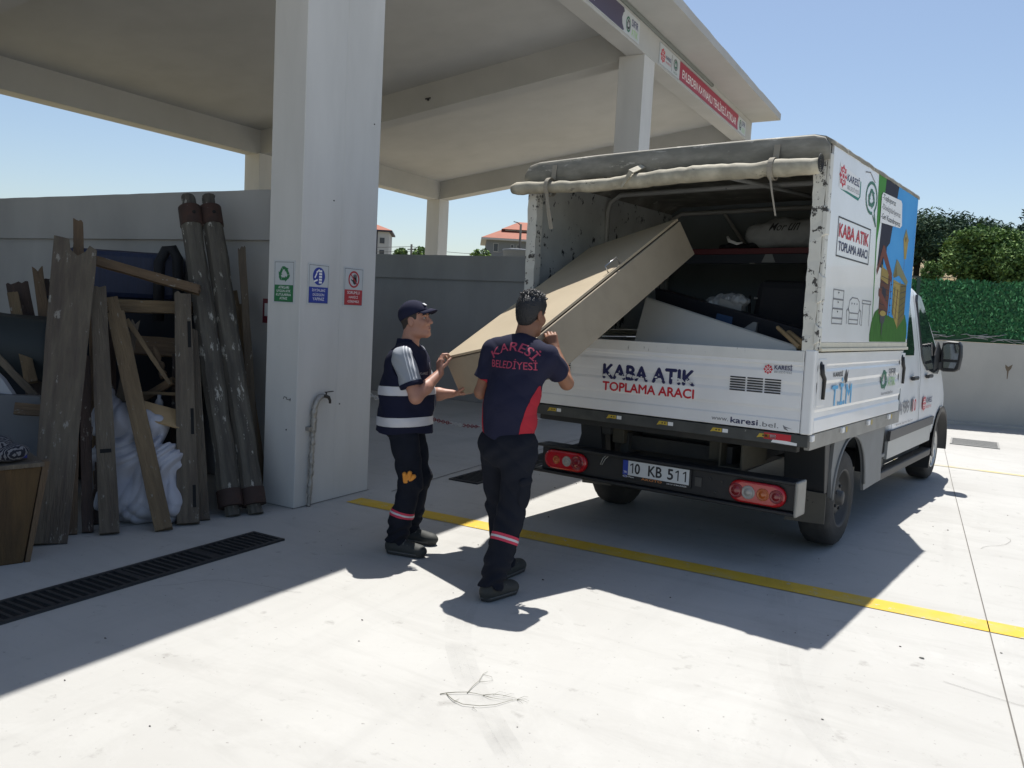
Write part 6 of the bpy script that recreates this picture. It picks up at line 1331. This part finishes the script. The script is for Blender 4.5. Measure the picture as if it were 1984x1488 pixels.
mb = MB(); mb.box((-0.16,-0.10,0), (0.16,0.10,0.012)); o = obj('board_offcut', mb, STICK); o.location = (-5.22,4.08,0.735); o.rotation_euler = (0.5,0.25,0.7); tag(o, 'tan board offcut lying in the mouth of the white sack', 'board')
mb = MB(); rings = [[(r_*math.cos(2*math.pi*k/14), r_*math.sin(2*math.pi*k/14), z) for k in range(14)] for z, r_ in ((0,0.026),(0.004,0.030),(0.06,0.030),(0.075,0.024),(0.09,0.014),(0.115,0.014))]; mb.loft(rings, 0, True, True); o = obj('bottle', mb, INKG); o.location = (-5.36,4.17,0.755); tag(o, 'small pale bottle standing on the rail above the sack', 'bottle')
mb = MB(); rings = [[(r_*math.cos(2*math.pi*k/14), r_*math.sin(2*math.pi*k/14), z) for k in range(14)] for z, r_ in ((0,0.030),(0.05,0.030),(0.07,0.018),(0.09,0.034),(0.12,0.034),(0.14,0.016),(0.17,0.026),(0.22,0.020),(0.26,0.010))]; mb.loft(rings, 0, True, True); o = obj('turned_leg', mb, WBRN); o.location = (-5.47,4.30,0.98); o.rotation_euler = (0.1,-0.35,0); tag(o, 'small turned wooden leg sticking up inside the heap', 'furniture leg')
# old drawer box with folded patterned cloth, at the left edge
OLDB = wood('stained_old_plywood', (0.115, 0.068, 0.026), (0.060, 0.036, 0.018), (0.22, 0.19, 0.15), 0.70)
bx = thing('drawer_box', 'old brown tapered wooden box in the bottom left corner of the heap', 'wooden box', (-4.9,2.78,0))
bb = V3((-4.9,2.78,0)); P0, P1 = V3((-5.05,2.15,0)), V3((-4.815,2.82,0)); Q0, Q1 = V3((-5.02,2.17,0.565)), V3((-4.775,2.905,0.575)); bk = V3((-0.42,0.16,0))
mb = MB(); mb.hexa([p - bb for p in (P0, P1, P1+bk, P0+bk, Q0, Q1, Q1+bk, Q0+bk)]); obj('box_body', mb, OLDB, bx, bevel=0.006)
mb = MB(); mb.hexa([p - bb for p in (P1+V3((0.004,0.008,0)), P1+V3((0.012,0.035,0)), P1+V3((-0.05,0.06,0)), P1+V3((-0.06,0.03,0)), Q1+V3((0.004,0.008,0.03)), Q1+V3((0.014,0.045,0.03)), Q1+V3((-0.05,0.07,0.03)), Q1+V3((-0.06,0.03,0.03)))]); obj('edge_board', mb, WBRN, bx, bevel=0.003)
mb = MB(); mb.hexa([p - bb for p in (Q0+V3((0.015,-0.01,0.001)), Q1+V3((0.015,0.01,0.001)), Q1+bk+V3((0,0,0.001)), Q0+bk+V3((0,0,0.001)), Q0+V3((0.015,-0.01,0.028)), Q1+V3((0.015,0.01,0.028)), Q1+bk+V3((0,0,0.028)), Q0+bk+V3((0,0,0.028)))]); obj('lid_board', mb, WGREY, bx, bevel=0.004)
def cloth_mat():
    m = mat('patterned_cloth', (0.012, 0.013, 0.022), 0.9); nt = m.node_tree; b = nt.nodes['Principled BSDF']; tc = nt.nodes.new('ShaderNodeTexCoord'); v = nt.nodes.new('ShaderNodeTexVoronoi'); v.feature = 'DISTANCE_TO_EDGE'; v.inputs['Scale'].default_value = 42
    w = nt.nodes.new('ShaderNodeTexWave'); w.inputs['Scale'].default_value = 22; w.inputs['Distortion'].default_value = 9; nt.links.new(tc.outputs['Object'], v.inputs['Vector']); nt.links.new(tc.outputs['Object'], w.inputs['Vector'])
    mx_ = nt.nodes.new('ShaderNodeMix'); mx_.data_type = 'RGBA'; mr = nt.nodes.new('ShaderNodeMapRange'); mr.inputs[1].default_value = 0.55; mr.inputs[2].default_value = 0.75; nt.links.new(w.outputs['Fac'], mr.inputs[0]); nt.links.new(mr.outputs[0], mx_.inputs[0]); mx_.inputs[6].default_value = (0.010, 0.011, 0.02, 1); mx_.inputs[7].default_value = (0.16, 0.16, 0.17, 1); nt.links.new(mx_.outputs[2], b.inputs['Base Color']); return m
pr_ = [ell((-5.02,2.74,0.655), (0.16,0.19,0.055)), ell((-4.90,2.80,0.66), (0.08,0.10,0.055)), ell((-5.06,2.62,0.70), (0.13,0.16,0.05)), ell((-5.0,2.72,0.715), (0.11,0.12,0.04)), ell((-5.2,2.6,0.66), (0.2,0.25,0.06))]
c = V3((-5.0,2.75,0.60)); me = sdf_mesh('folded_cloth', pr_, 0.007, 0.02, post=lambda X, Y, Z, D: np.maximum(D + 0.006*wob(X, Y, Z, 40, 0.7), 0.612 - Z)); o = obj('folded_cloth', shift_mesh(me, c), cloth_mat(), fix=False); o.location = c; tag(o, 'black and white patterned cloth bundle on the brown wooden box', 'cloth')
mb = MB(); mb.tube([(-5.10,2.36,0.645), (-4.93,2.70,0.640), (-4.845,2.86,0.635)], 0.012, 8); o = obj('blue_cord', mb, mat('blue_trim', (0.02, 0.025, 0.16), 0.8)); o.name = 'rope'; tag(o, 'blue cord edging under the patterned cloth bundle', 'rope')
# ================================================================== notices, fascia boards, tap, chain, twig
SGW = mat('sign_white', (0.52, 0.54, 0.55), 0.5); SGG = mat('sign_green', (0.012, 0.16, 0.05), 0.5); SGB = mat('sign_blue', (0.012, 0.035, 0.30), 0.5); SGR = mat('sign_red', (0.42, 0.018, 0.03), 0.5)
def notice(label, O, ux, un, w, h, cm, words, pict):
    ux, un = V3(ux), V3(un); t = thing('notice_sign', label, 'notice sign', O, 0, None); z = V3((0,0,0))
    mb = MB(); mb.prism([(0,0),(w,0),(w,h),(0,h)], z, ux, UP, un, 0.0, 0.005); obj('panel', mb, SGW, t)
    f_ = Flat(un*0.005, ux, UP, un); e = 0.013; hb = h*0.43
    f_.frame(e, e, w-e, h-e, 0.003, INKK, 0.0005); f_.rect(e+0.001, e+0.001, w-e-0.001, hb, cm, 0.0009)
    n_ = len(words); lh = (hb - e)/(n_ + 0.55)
    for i, (s_, wd_) in enumerate(words):
        y = hb - lh*(i + 0.98); f_.text(s_, w/2 - wd_*w/2, y, w/2 + wd_*w/2, y + lh*0.66, INKW, 0.012, 0.0014)
    cx, cy = w/2, hb + (h - e - hb)*0.5
    if pict == 'recycle': f_.recycle(cx, cy - 0.004, 0.062, cm, 0.0009)
    elif pict == 'stack':
        f_.disc(cx, cy, 0.070, 0.070, cm, 0.0009)
        for k in range(5): f_.rect(cx+0.0, cy-0.056+k*0.022, cx+0.034, cy-0.056+k*0.022+0.016, INKW, 0.0014)
        for (px_, py_, a) in ((-0.035,-0.036,0.35), (-0.036,0.004,1.05), (-0.012,0.040,0.6)):
            f_.line([(cx+px_-0.015*math.cos(a), cy+py_-0.015*math.sin(a)), (cx+px_+0.015*math.cos(a), cy+py_+0.015*math.sin(a))], 0.013, INKW, 0.0014)
    else:
        f_.disc(cx+0.012, cy-0.012, 0.026, 0.030, INKK, 0.0009)
        for k in range(4): f_.line([(cx-0.004+k*0.011, cy), (cx-0.004+k*0.012, cy+0.042-0.006*abs(k-1.5))], 0.009, INKK, 0.0009)
        f_.line([(cx-0.008, cy-0.018), (cx-0.030, cy-0.004)], 0.010, INKK, 0.0009)
        f_.ring(cx, cy, 0.070, 0.070, 0.015, SGR, 0.0014); f_.line([(cx-0.046, cy+0.046), (cx+0.046, cy-0.046)], 0.011, SGR, 0.0018)
    f_.build('pictogram', t); return t
notice('green recycling notice on the left face of the twin column', (-4.836,4.7995,1.612), (1,0,0), (0,-1,0), 0.222, 0.333, SGG, [('ATIKLARI', 0.5), ('UYGUN ATIK', 0.66), ('KUTULARINA', 0.70), ('ATINIZ', 0.36)], 'recycle')
notice('blue notice with stacked boxes on the front face of the twin column', (-4.5595,4.878,1.615), (0,1,0), (1,0,0), 0.243, 0.322, SGB, [('İSTİFLERİ', 0.62), ('DÜZGÜN', 0.53), ('YAPINIZ', 0.54)], 'stack')
notice('red no entry hand notice on the front face of the twin column', (-4.5595,5.297,1.612), (0,1,0), (1,0,0), 0.250, 0.325, SGR, [('SORUMLU', 0.62), ('HARİCİ', 0.45), ('GİREMEZ', 0.58)], 'hand')
t = thing('fire_sign', 'small dark red sign on the bay wall half hidden by the twin column', 'sign', (-5.41,5.2495,1.43))
mb = MB(); mb.box((0,-0.004,0), (0.24,0.0,0.21)); obj('panel', mb, mat('dull_red_sign', (0.14, 0.012, 0.025), 0.5), t)
f_ = Flat((0,-0.004,0), (1,0,0), (0,0,1), (0,-1,0)); f_.rect(0.022, 0.06, 0.10, 0.17, SGW); f_.build('pictogram', t)
# fascia boards on the front beam
def fascia(label, y0, y1, z0, z1, draw):
    t = thing('fascia_sign', label, 'fascia sign', (-4.5995, y0, z0)); mb = MB(); mb.box((0,0,0), (0.012, y1-y0, z1-z0)); obj('panel', mb, SGW, t, bevel=0.002)
    f_ = Flat((0.012,-y0,-z0), (0,1,0), (0,0,1), (1,0,0)); draw(f_); f_.build('lettering', t); return t
PURP = mat('sign_plum', (0.075, 0.06, 0.105), 0.5); MAG = mat('sign_crimson', (0.36, 0.025, 0.06), 0.5); DKB = mat('sign_ink_blue', (0.03, 0.03, 0.12), 0.5)
def zero_logo(f_, y, w=1.0):
    f_.disc(y, 5.715, 0.115*w, 0.105, INKDG); f_.disc(y, 5.715, 0.085*w, 0.078, SGW, 0.0014); f_.recycle(y, 5.71, 0.075, INKK, 0.0020, ax=w)
    f_.text('SIFIR', y+0.17*w, 5.735, y+0.50*w, 5.83, DKB, 0.02); f_.text('ATIK', y+0.17*w, 5.605, y+0.50*w, 5.70, INKLG, 0.02)
def d1(f_):
    f_.poly([(7.0,5.577),(10.93,5.577),(10.97,5.60),(10.90,5.66),(10.88,5.735),(10.92,5.81),(10.96,5.835),(10.93,5.878),(7.0,5.878)], PURP); f_.text('A', 9.70, 5.64, 9.95, 5.82, INKW, 0.02, 0.0014); zero_logo(f_, 11.12, 0.75)
fascia('fascia board with plum panel on the beam left of the middle column', 7.0, 11.56, 5.57, 5.885, d1)
def d2(f_):
    f_.frame(12.452, 5.566, 17.94, 5.876, 0.006, INKG); f_.emblem(12.60, 5.715, 0.115, 0.115, INKR, SGW, 0.0014); f_.text('KARESİ', 12.74, 5.705, 12.99, 5.775, DKB, 0.02, 0.0014); f_.text('BELEDİYESİ', 12.74, 5.645, 12.99, 5.685, INKR, 0.0, 0.0014); f_.line([(13.03,5.60),(13.03,5.84)], 0.012, INKK, 0.0014)
    f_.ring(13.22, 5.74, 0.11, 0.09, 0.025, INKG, 0.0014); f_.recycle(13.22, 5.74, 0.07, INKDG, 0.0020); f_.text('İKLİM', 13.13, 5.60, 13.31, 5.635, INKDG, 0.0, 0.0014)
    f_.poly([(13.43,5.572),(17.26,5.572),(17.30,5.59),(17.25,5.65),(17.24,5.72),(17.27,5.80),(17.30,5.85),(17.26,5.870),(13.43,5.870)], MAG, 0.0014); f_.text('EVLERDEN KAYNAKLI TEHLİKELİ ATIKLAR', 13.58, 5.635, 17.12, 5.815, INKW, 0.012, 0.0020); zero_logo(f_, 17.48, 0.78)
fascia('fascia board with crimson panel on the beam right of the middle column', 12.44, 17.95, 5.56, 5.88, d2)
# tap on a foil wrapped pipe
FOIL = mat('foil_wrap', (0.42, 0.40, 0.37), 0.28, metal=0.75, var=0.5, vscale=30, bump=1.0, bscale=70); BRASS = mat('dull_brass_tap', (0.055, 0.05, 0.045), 0.45, metal=0.5)
tp = thing('outdoor_tap', 'tap on a foil wrapped pipe on the front of the twin column', 'tap', (-4.53,4.94,0)); tb_ = V3((-4.53,4.94,0))
rr = random.Random(31); P = []; R_ = []
for i in range(50):
    z = 0.0 + 0.80*i/49; P.append(V3((-4.528+rr.uniform(-.003,.003), 4.937+0.030*z/0.8+rr.uniform(-.003,.003), z)) - tb_); R_.append(0.018 + rr.uniform(-0.003, 0.006) + (0.006 if z > 0.6 else 0))
P += [V3((-4.525,4.985,0.845)) - tb_, V3((-4.525,5.02,0.878)) - tb_, V3((-4.525,5.05,0.885)) - tb_]; R_ += [0.024,0.024,0.020]
mb = MB(); mb.tube(P, R_, 10); obj('pipe', mb, FOIL, tp)
mb = MB(); mb.tube([V3(p) - tb_ for p in ((-4.525,5.05,0.886),(-4.52,5.085,0.882),(-4.51,5.11,0.872),(-4.505,5.122,0.845),(-4.505,5.122,0.822))], [0.012,0.015,0.014,0.011,0.011], 10); fa = obj('faucet', mb, BRASS, tp)
mb = MB(); mb.tube([V3(p) - tb_ for p in ((-4.52,5.09,0.89),(-4.52,5.092,0.912))], 0.006, 8); mb.bar(V3((-4.52,5.08,0.914)) - tb_, V3((-4.515,5.165,0.918)) - tb_, 0.016, 0.006); obj('lever', mb, BRASS, fa)
mb = MB(); mb.box((-0.03,-0.035,0.615), (0.012,0.045,0.645)); obj('pipe_clip', mb, FOIL, tp)
# plastic chain across the second bay
CHW = mat('white_plastic', (0.50, 0.50, 0.49), 0.5); CHR = mat('red_plastic', (0.20, 0.012, 0.02), 0.5)
ch = thing('barrier_chain', 'red and white plastic barrier chain hanging across the second bay', 'chain', (-4.72,8.8,0.28)); cb = V3((-4.72,8.8,0.28))
def chz(y): return 0.28 + 0.0645*(y-8.8)**2
y = 5.73; k = 0; cur = MB(); was = False
while y < 11.84:
    s_ = math.hypot(1, 0.129*(y-8.8)); dy = 0.042/s_; p = V3((-4.72, y+dy/2, chz(y+dy/2))) - cb; d = unit((0, 1, 0.129*(y-8.8))); sd = V3((1,0,0)) if k % 2 else np.cross(d, (1,0,0))
    L_k = [p + d*(0.027*math.cos(a)) + sd*(0.016*math.sin(a)) for a in [2*math.pi*j/10 for j in range(11)]]
    red = int((y-5.73)/0.50) % 4 == 2 or 7.47 < y < 7.8
    if red != was and cur.v: obj('red_links' if was else 'white_links', cur, CHR if was else CHW, ch); cur = MB()
    was = red; cur.tube(L_k, 0.0045, 5, caps=False); y += dy; k += 1
obj('red_links' if was else 'white_links', cur, CHR if was else CHW, ch)
# dry twig on the sunlit ground
TW = mat('dry_twig', (0.20, 0.195, 0.14), 0.8, var=0.4, vscale=20)
tw = MB()
def tz(pts, r, lift=0.0035): tw.tube([(x, y, lift + 0.005*math.sin(math.pi*i/max(1, len(pts)-1))) for i, (x, y) in enumerate(pts)], [0.55*r*(1 - 0.6*i/max(1, len(pts)-1)) for i in range(len(pts))], 5)
tz([(-1.850,2.860),(-1.83,2.88),(-1.80,2.905),(-1.76,2.935),(-1.728,2.948),(-1.696,2.958)], 0.0038); tz([(-1.696,2.958),(-1.66,2.985),(-1.62,3.0),(-1.562,3.016)], 0.0026); tz([(-1.696,2.958),(-1.655,2.950),(-1.61,2.963),(-1.57,3.0)], 0.0024)
tz([(-1.83,2.88),(-1.80,2.858),(-1.765,2.840),(-1.717,2.832),(-1.652,2.860),(-1.604,2.908),(-1.57,2.985),(-1.557,3.004)], 0.0034); tz([(-1.76,2.935),(-1.77,2.993),(-1.775,3.057),(-1.798,3.13),(-1.797,3.17)], 0.0028); tz([(-1.775,3.057),(-1.745,3.07),(-1.73,3.103)], 0.0018); tz([(-1.798,3.13),(-1.751,3.125),(-1.73,3.103)], 0.0016); tz([(-1.675,2.848),(-1.668,2.832),(-1.642,2.823)], 0.0022); tz([(-1.765,2.84),(-1.76,2.875)], 0.0018)
for dx, dy in ((0.05,0.02),(0.055,0.0),(0.04,-0.02),(0.03,0.05)): tz([(-1.557,3.008),(-1.557+dx*0.6,3.008+dy*0.7),(-1.557+dx,3.008+dy)], 0.0014)
tz([(-1.62,3.0),(-1.60,3.03),(-1.59,3.045)], 0.0012); tz([(-1.66,2.985),(-1.65,3.02),(-1.625,3.035)], 0.0012)
tag(obj('twig', tw, TW), 'thin dry branching twig lying on the sunlit concrete', 'twig')
# ================================================================== beyond the yard
HILLM = mat('dry_hill_grass', (0.26, 0.20, 0.105), 0.95, var=0.5, vscale=0.5, patch=0.7, pscale=0.16, plo=0.45, phi=0.6, col2=(0.10, 0.105, 0.045), bump=0.5, bscale=3)
def hill_z(x, y):
    t = max(0.0, min(1.0, (y - 24)/26)); t = t*t*(3-2*t); s = max(0.0, min(1.0, (x + 16)/10)); s = s*s*(3-2*s)
    return s*(t*4.6 + max(0, y-50)*0.10) + 0.35*noise.noise(Vector((x*0.08, y*0.08, 0)))*t - 0.02
nx, ny = 70, 60; vs = []; fs = []
for j in range(ny):
    for i in range(nx):
        x = -24 + 110*i/(nx-1); y = 22 + 100*j/(ny-1); vs.append((x, y, hill_z(x, y)))
for j in range(ny-1):
    for i in range(nx-1): a = j*nx+i; fs.append((a, a+1, a+nx+1, a+nx))
mb = MB(); mb.add(vs, fs, 0, True); struct('hill', mb, HILLM)
BARK = mat('tree_bark', (0.045, 0.035, 0.026), 0.9, var=0.4, vscale=4)
def leafm(n, c): return mat(n, tuple(min(0.5, q*1.75) for q in c), 0.85, var=0.4, vscale=2.0, spec=0.15)
PINE = [leafm('pine_needles', (0.034, 0.060, 0.038)), leafm('pine_needles_dark', (0.020, 0.038, 0.026)), leafm('pine_needles_light', (0.062, 0.092, 0.052))]
BROAD = [leafm('broad_leaves', (0.075, 0.125, 0.038)), leafm('broad_leaves_dark', (0.036, 0.066, 0.024)), leafm('broad_leaves_light', (0.13, 0.185, 0.060))]
def tree(label, x, y, h, cw, ch_, seed, leaves, n=5200, ls=0.15, kind='broadleaf_tree', trunk_r=0.16, lean=0.0):
    z0 = hill_z(x, y) - 0.1; t = thing(kind, label, 'tree', (x, y, z0), 0, 'trees on the hill behind the hedge'); rr_ = random.Random(seed)
    mb = MB(); cz = h - ch_*0.5
    mb.tube([(0,0,-0.2),(lean*0.3,0,h*0.3),(lean*0.6,0.05,h*0.55),(lean,0,h*0.85)], [trunk_r,trunk_r*0.8,trunk_r*0.55,trunk_r*0.15], 8)
    clumps = []
    for k in range(90):
        while True:
            p = [rr_.uniform(-1,1) for _ in range(3)]
            q = math.sqrt(sum(c*c for c in p))
            if 0.30 < q < 1.0: break
        s = 0.80 + 0.20*noise.noise(Vector((p[0]*2+seed, p[1]*2, p[2]*2)))
        clumps.append((lean + p[0]*cw*0.5*s*1.05, p[1]*cw*0.5*s, cz + p[2]*ch_*0.5*s, rr_.uniform(0.10, 0.20)*cw*rr_.uniform(0.7, 1.2)))
    for k in range(10):
        c = clumps[k*8]; b0 = h*rr_.uniform(0.3, 0.6); mb.tube([(lean*b0/h,0,b0), ((c[0]+lean*b0/h)*0.5, c[1]*0.5, (c[2]+b0)*0.5+0.1), c[:3]], [trunk_r*0.4, trunk_r*0.28, trunk_r*0.1], 5)
    obj('trunk', mb, BARK, t)
    mb = MB()
    for i in range(n):
        c = clumps[rr_.randrange(len(clumps))]; d = V3([rr_.gauss(0, 1) for _ in range(3)]); d /= np.linalg.norm(d); rr2 = c[3]*rr_.random()**0.4; p = V3(c[:3]) + d*rr2*V3((1,1,0.75))
        a = unit([rr_.uniform(-1,1), rr_.uniform(-1,1), rr_.uniform(-0.5,0.9)]); b_ = unit(np.cross(a, [rr_.uniform(-1,1) for _ in range(3)])); L = ls*rr_.uniform(0.6, 1.5)
        q = rr_.random(); w = 0.25 if leaves is PINE else 0.5
        mb.add([p - a*L, p + b_*L*w, p + a*L, p - b_*L*w], [(0,1,2,3)], 0 if q < 0.5 else (1 if q < 0.8 else 2))
    obj('crown', mb, leaves, t, fix=False); return t
tree('broad dark pine at the left end of the group above the hedge', -2.9, 48.5, 3.5, 4.6, 3.2, 1, PINE, 12000, 0.13, 'pine_tree')
tree('tall dark pine whose top stands highest behind the leafy tree', -0.9, 53.0, 3.8, 5.4, 3.7, 2, PINE, 14000, 0.14, 'pine_tree')
tree('wide light green leafy tree in the middle of the group', -0.05, 44.5, 2.95, 3.9, 3.2, 3, BROAD, 20000, 0.085)
tree('leafy tree with yellowish green leaves at the right of the group', 1.75, 42.5, 2.5, 2.8, 2.7, 4, BROAD, 12000, 0.08)
tree('dark pine at the right picture edge behind the leafy trees', 3.0, 55.0, 4.3, 3.8, 3.9, 5, PINE, 9000, 0.14, 'pine_tree')
tree('small round topped young tree with a thin stem left of the leafy tree', -1.85, 41.0, 1.75, 0.95, 1.15, 6, BROAD[:1]*1 + BROAD[1:], 2600, 0.06, trunk_r=0.05)
tree('low dark bushy pine further left behind the truck cab', -6.0, 52.0, 3.6, 5.0, 3.4, 7, PINE, 8000, 0.14, 'pine_tree')
tree('leafy tree outside the right end of the hedge group', 5.0, 46.0, 3.2, 4.2, 3.2, 8, BROAD, 6000, 0.10)
sh = MB(); rr = random.Random(77)
for i in range(4200):
    x = rr.uniform(-5, 5); y = rr.uniform(36, 40) + 0.0; z = hill_z(x, y) + rr.random()**1.4*0.55*(0.35 + 0.65*abs(noise.noise(Vector((x*0.9, 3, 0)))))*1.6; a = unit([rr.uniform(-1,1), rr.uniform(-1,1), rr.uniform(-0.4,1)]); b_ = unit(np.cross(a, [rr.uniform(-1,1) for _ in range(3)])); L = rr.uniform(0.06, 0.14); p = V3((x, y, z)); sh.add([p-a*L, p+b_*L*0.5, p+a*L, p-b_*L*0.5], [(0,1,2,3)], rr.choice((0,1,1,2)))
o = obj('scrub', sh, BROAD, fix=False); o['kind'] = 'stuff'
# houses far behind the shelter
HW = mat('house_white_wall', (0.42, 0.43, 0.44), 0.8); HD = mat('house_dark_wall', (0.022, 0.022, 0.045), 0.7); HG = mat('house_grey_wall', (0.16, 0.175, 0.195), 0.8, var=0.1, vscale=1); TILE = mat('red_roof_tiles', (0.34, 0.105, 0.055), 0.8, var=0.4, vscale=1.2); WINM = mat('house_window', (0.045, 0.05, 0.06), 0.2); TRIM = mat('house_trim', (0.42, 0.43, 0.44), 0.6)
def house(label, x, y, rz, w, d, h, wall, hip, wins, dark=None, over=0.5):
    t = thing('house', label, 'house', (x, y, -0.05), rz); mb = MB(); mb.box((-w,0,0), (0,d,h)); obj('wall', mb, wall, t)
    mb = MB(); o_ = over; zt = h + hip; P = [(-w-o_,-o_,h-0.1),(o_,-o_,h-0.1),(o_,d+o_,h-0.1),(-w-o_,d+o_,h-0.1),(-w*0.68,d*0.45,zt),(-w*0.32,d*0.45,zt)]
    mb.add(P, [(0,1,5,4),(1,2,5),(2,3,4,5),(3,0,4),(3,2,1,0)]); obj('roof', mb, TILE, t)
    mb = MB(); mb.box((-w-o_,-o_,h-0.35), (o_,d+o_,h-0.11)); obj('eaves', mb, dark or wall, t)
    for wx, wz, ww, wh in wins:
        mb = MB(); mb.box((wx-0.06,-0.03,wz-0.06), (wx+ww+0.06,0.02,wz+wh+0.06)); f_ = obj('window', mb, TRIM if wall is HG else HD, t); mb = MB(); mb.box((wx,-0.05,wz), (wx+ww,-0.031,wz+wh)); obj('pane', mb, WINM, f_)
    return t
h1 = house('white house with dark corner and red hip roof seen left of the corner column', -81.6, 105.2, 0.60, 9.0, 9.0, 13.3, HW, 1.3, [(-1.35,11.2,0.62,0.75),(-1.35,9.3,0.62,0.75),(-1.35,7.4,0.62,0.75)], HD)
mb = MB(); mb.box((-9.0,-0.06,0), (-1.75,-0.01,13.0)); obj('dark_bay', mb, HD, h1)
h2 = house('grey house with stepped red tiled roof seen right of the corner column', -47.2, 101.0, 0.56, 11.9, 10.0, 11.2, HG, 2.2, [(-10.9,9.4,0.55,1.0),(-8.6,10.0,0.3,0.35),(-7.8,10.0,0.3,0.35),(-10.9,6.4,0.55,1.0)], TRIM, 0.7)
mb = MB(); mb.box((-9.4,2.2,11.2), (-2.0,8.0,12.6)); obj('dormer', mb, HW, h2)
mb = MB(); mb.add([(-9.9,1.7,12.55),(-1.5,1.7,12.55),(-1.5,8.5,12.55),(-9.9,8.5,12.55),(-7.5,5.0,13.9),(-4.0,5.0,13.9)], [(0,1,5,4),(1,2,5),(2,3,4,5),(3,0,4),(3,2,1,0)]); obj('dormer_roof', mb, TILE, h2)
PLE = mat('utility_pole', (0.035, 0.033, 0.030), 0.8)
for x, y, h, lab in ((-54.2, 73.9, 8.25, 'distant utility pole left of the corner column'), (-39.1, 70.9, 10.0, 'street lamp pole in front of the grey house')):
    mb = MB(); mb.tube([(0,0,0),(0,0,h)], [0.16,0.11], 8)
    if h > 9: mb.tube([(0,0,h-0.1),(-0.35,0,h+0.15),(-0.8,0,h+0.25)], 0.05, 6)
    else: mb.box((-0.5,-0.05,h-0.6), (0.5,0.05,h-0.5))
    o = obj('utility_pole' if h < 9 else 'street_lamp', mb, PLE); o.location = (x, y, 0); tag(o, lab, 'pole')
mb = MB()
for z0, z1 in ((8.0, 9.2), (7.5, 8.7)):
    pts = [lerp((-70,64,z0), (-54.2,73.9,z0), i/6) - UP*0.5*math.sin(math.pi*i/6) for i in range(7)] + [lerp((-54.2,73.9,z0), (-50,96,z1+1), i/8) - UP*0.9*math.sin(math.pi*i/8) for i in range(1, 9)]
    mb.tube(pts, 0.025, 4)
tag(obj('power_line', mb, PLE), 'thin overhead wires running past the distant pole to the grey house', 'power line')
mb = MB(); rings = [[(1.1*q*math.cos(2*math.pi*k/20), 1.1*q*math.sin(2*math.pi*k/20), z) for k in range(20)] for z, q in ((0,0.9),(5.5,0.9),(6.0,0.95),(6.08,1.0),(6.14,0.98),(6.2,0.6))]; mb.loft(rings, 0, True, True); o = obj('water_tank', mb, HG); o.location = (-29.4,53.0,-0.1); tag(o, 'round grey water tank in front of the grey house', 'water tank')
for x, y, w, s, lab in ((-53.1,74.4,2.2,5,'distant bush right of the utility pole'), (-55.2,73.4,1.6,6,'small distant bush left of the utility pole'), (-47.2,77.0,2.4,9,'distant bush right of the corner column')):
    mb = MB(); rr = random.Random(s)
    for i in range(500):
        d = V3([rr.gauss(0,1) for _ in range(3)]); p = d/np.linalg.norm(d)*w*0.5*rr.random()**0.4 + V3((0,0,7.0)); a = unit([rr.uniform(-1,1) for _ in range(3)]); b_ = unit(np.cross(a, [rr.uniform(-1,1) for _ in range(3)])); L = 0.22; mb.add([p-a*L, p+b_*L*0.5, p+a*L, p-b_*L*0.5], [(0,1,2,3)], rr.choice((0,1,2)))
    t = thing('distant_bush', lab, 'bush', (x, y, 0), 0, 'bushes behind the bay wall'); obj('crown', mb, BROAD, t, fix=False); mb = MB(); mb.tube([(0,0,0),(0,0,6.9)], [0.15,0.08], 6); obj('trunk', mb, BARK, t)
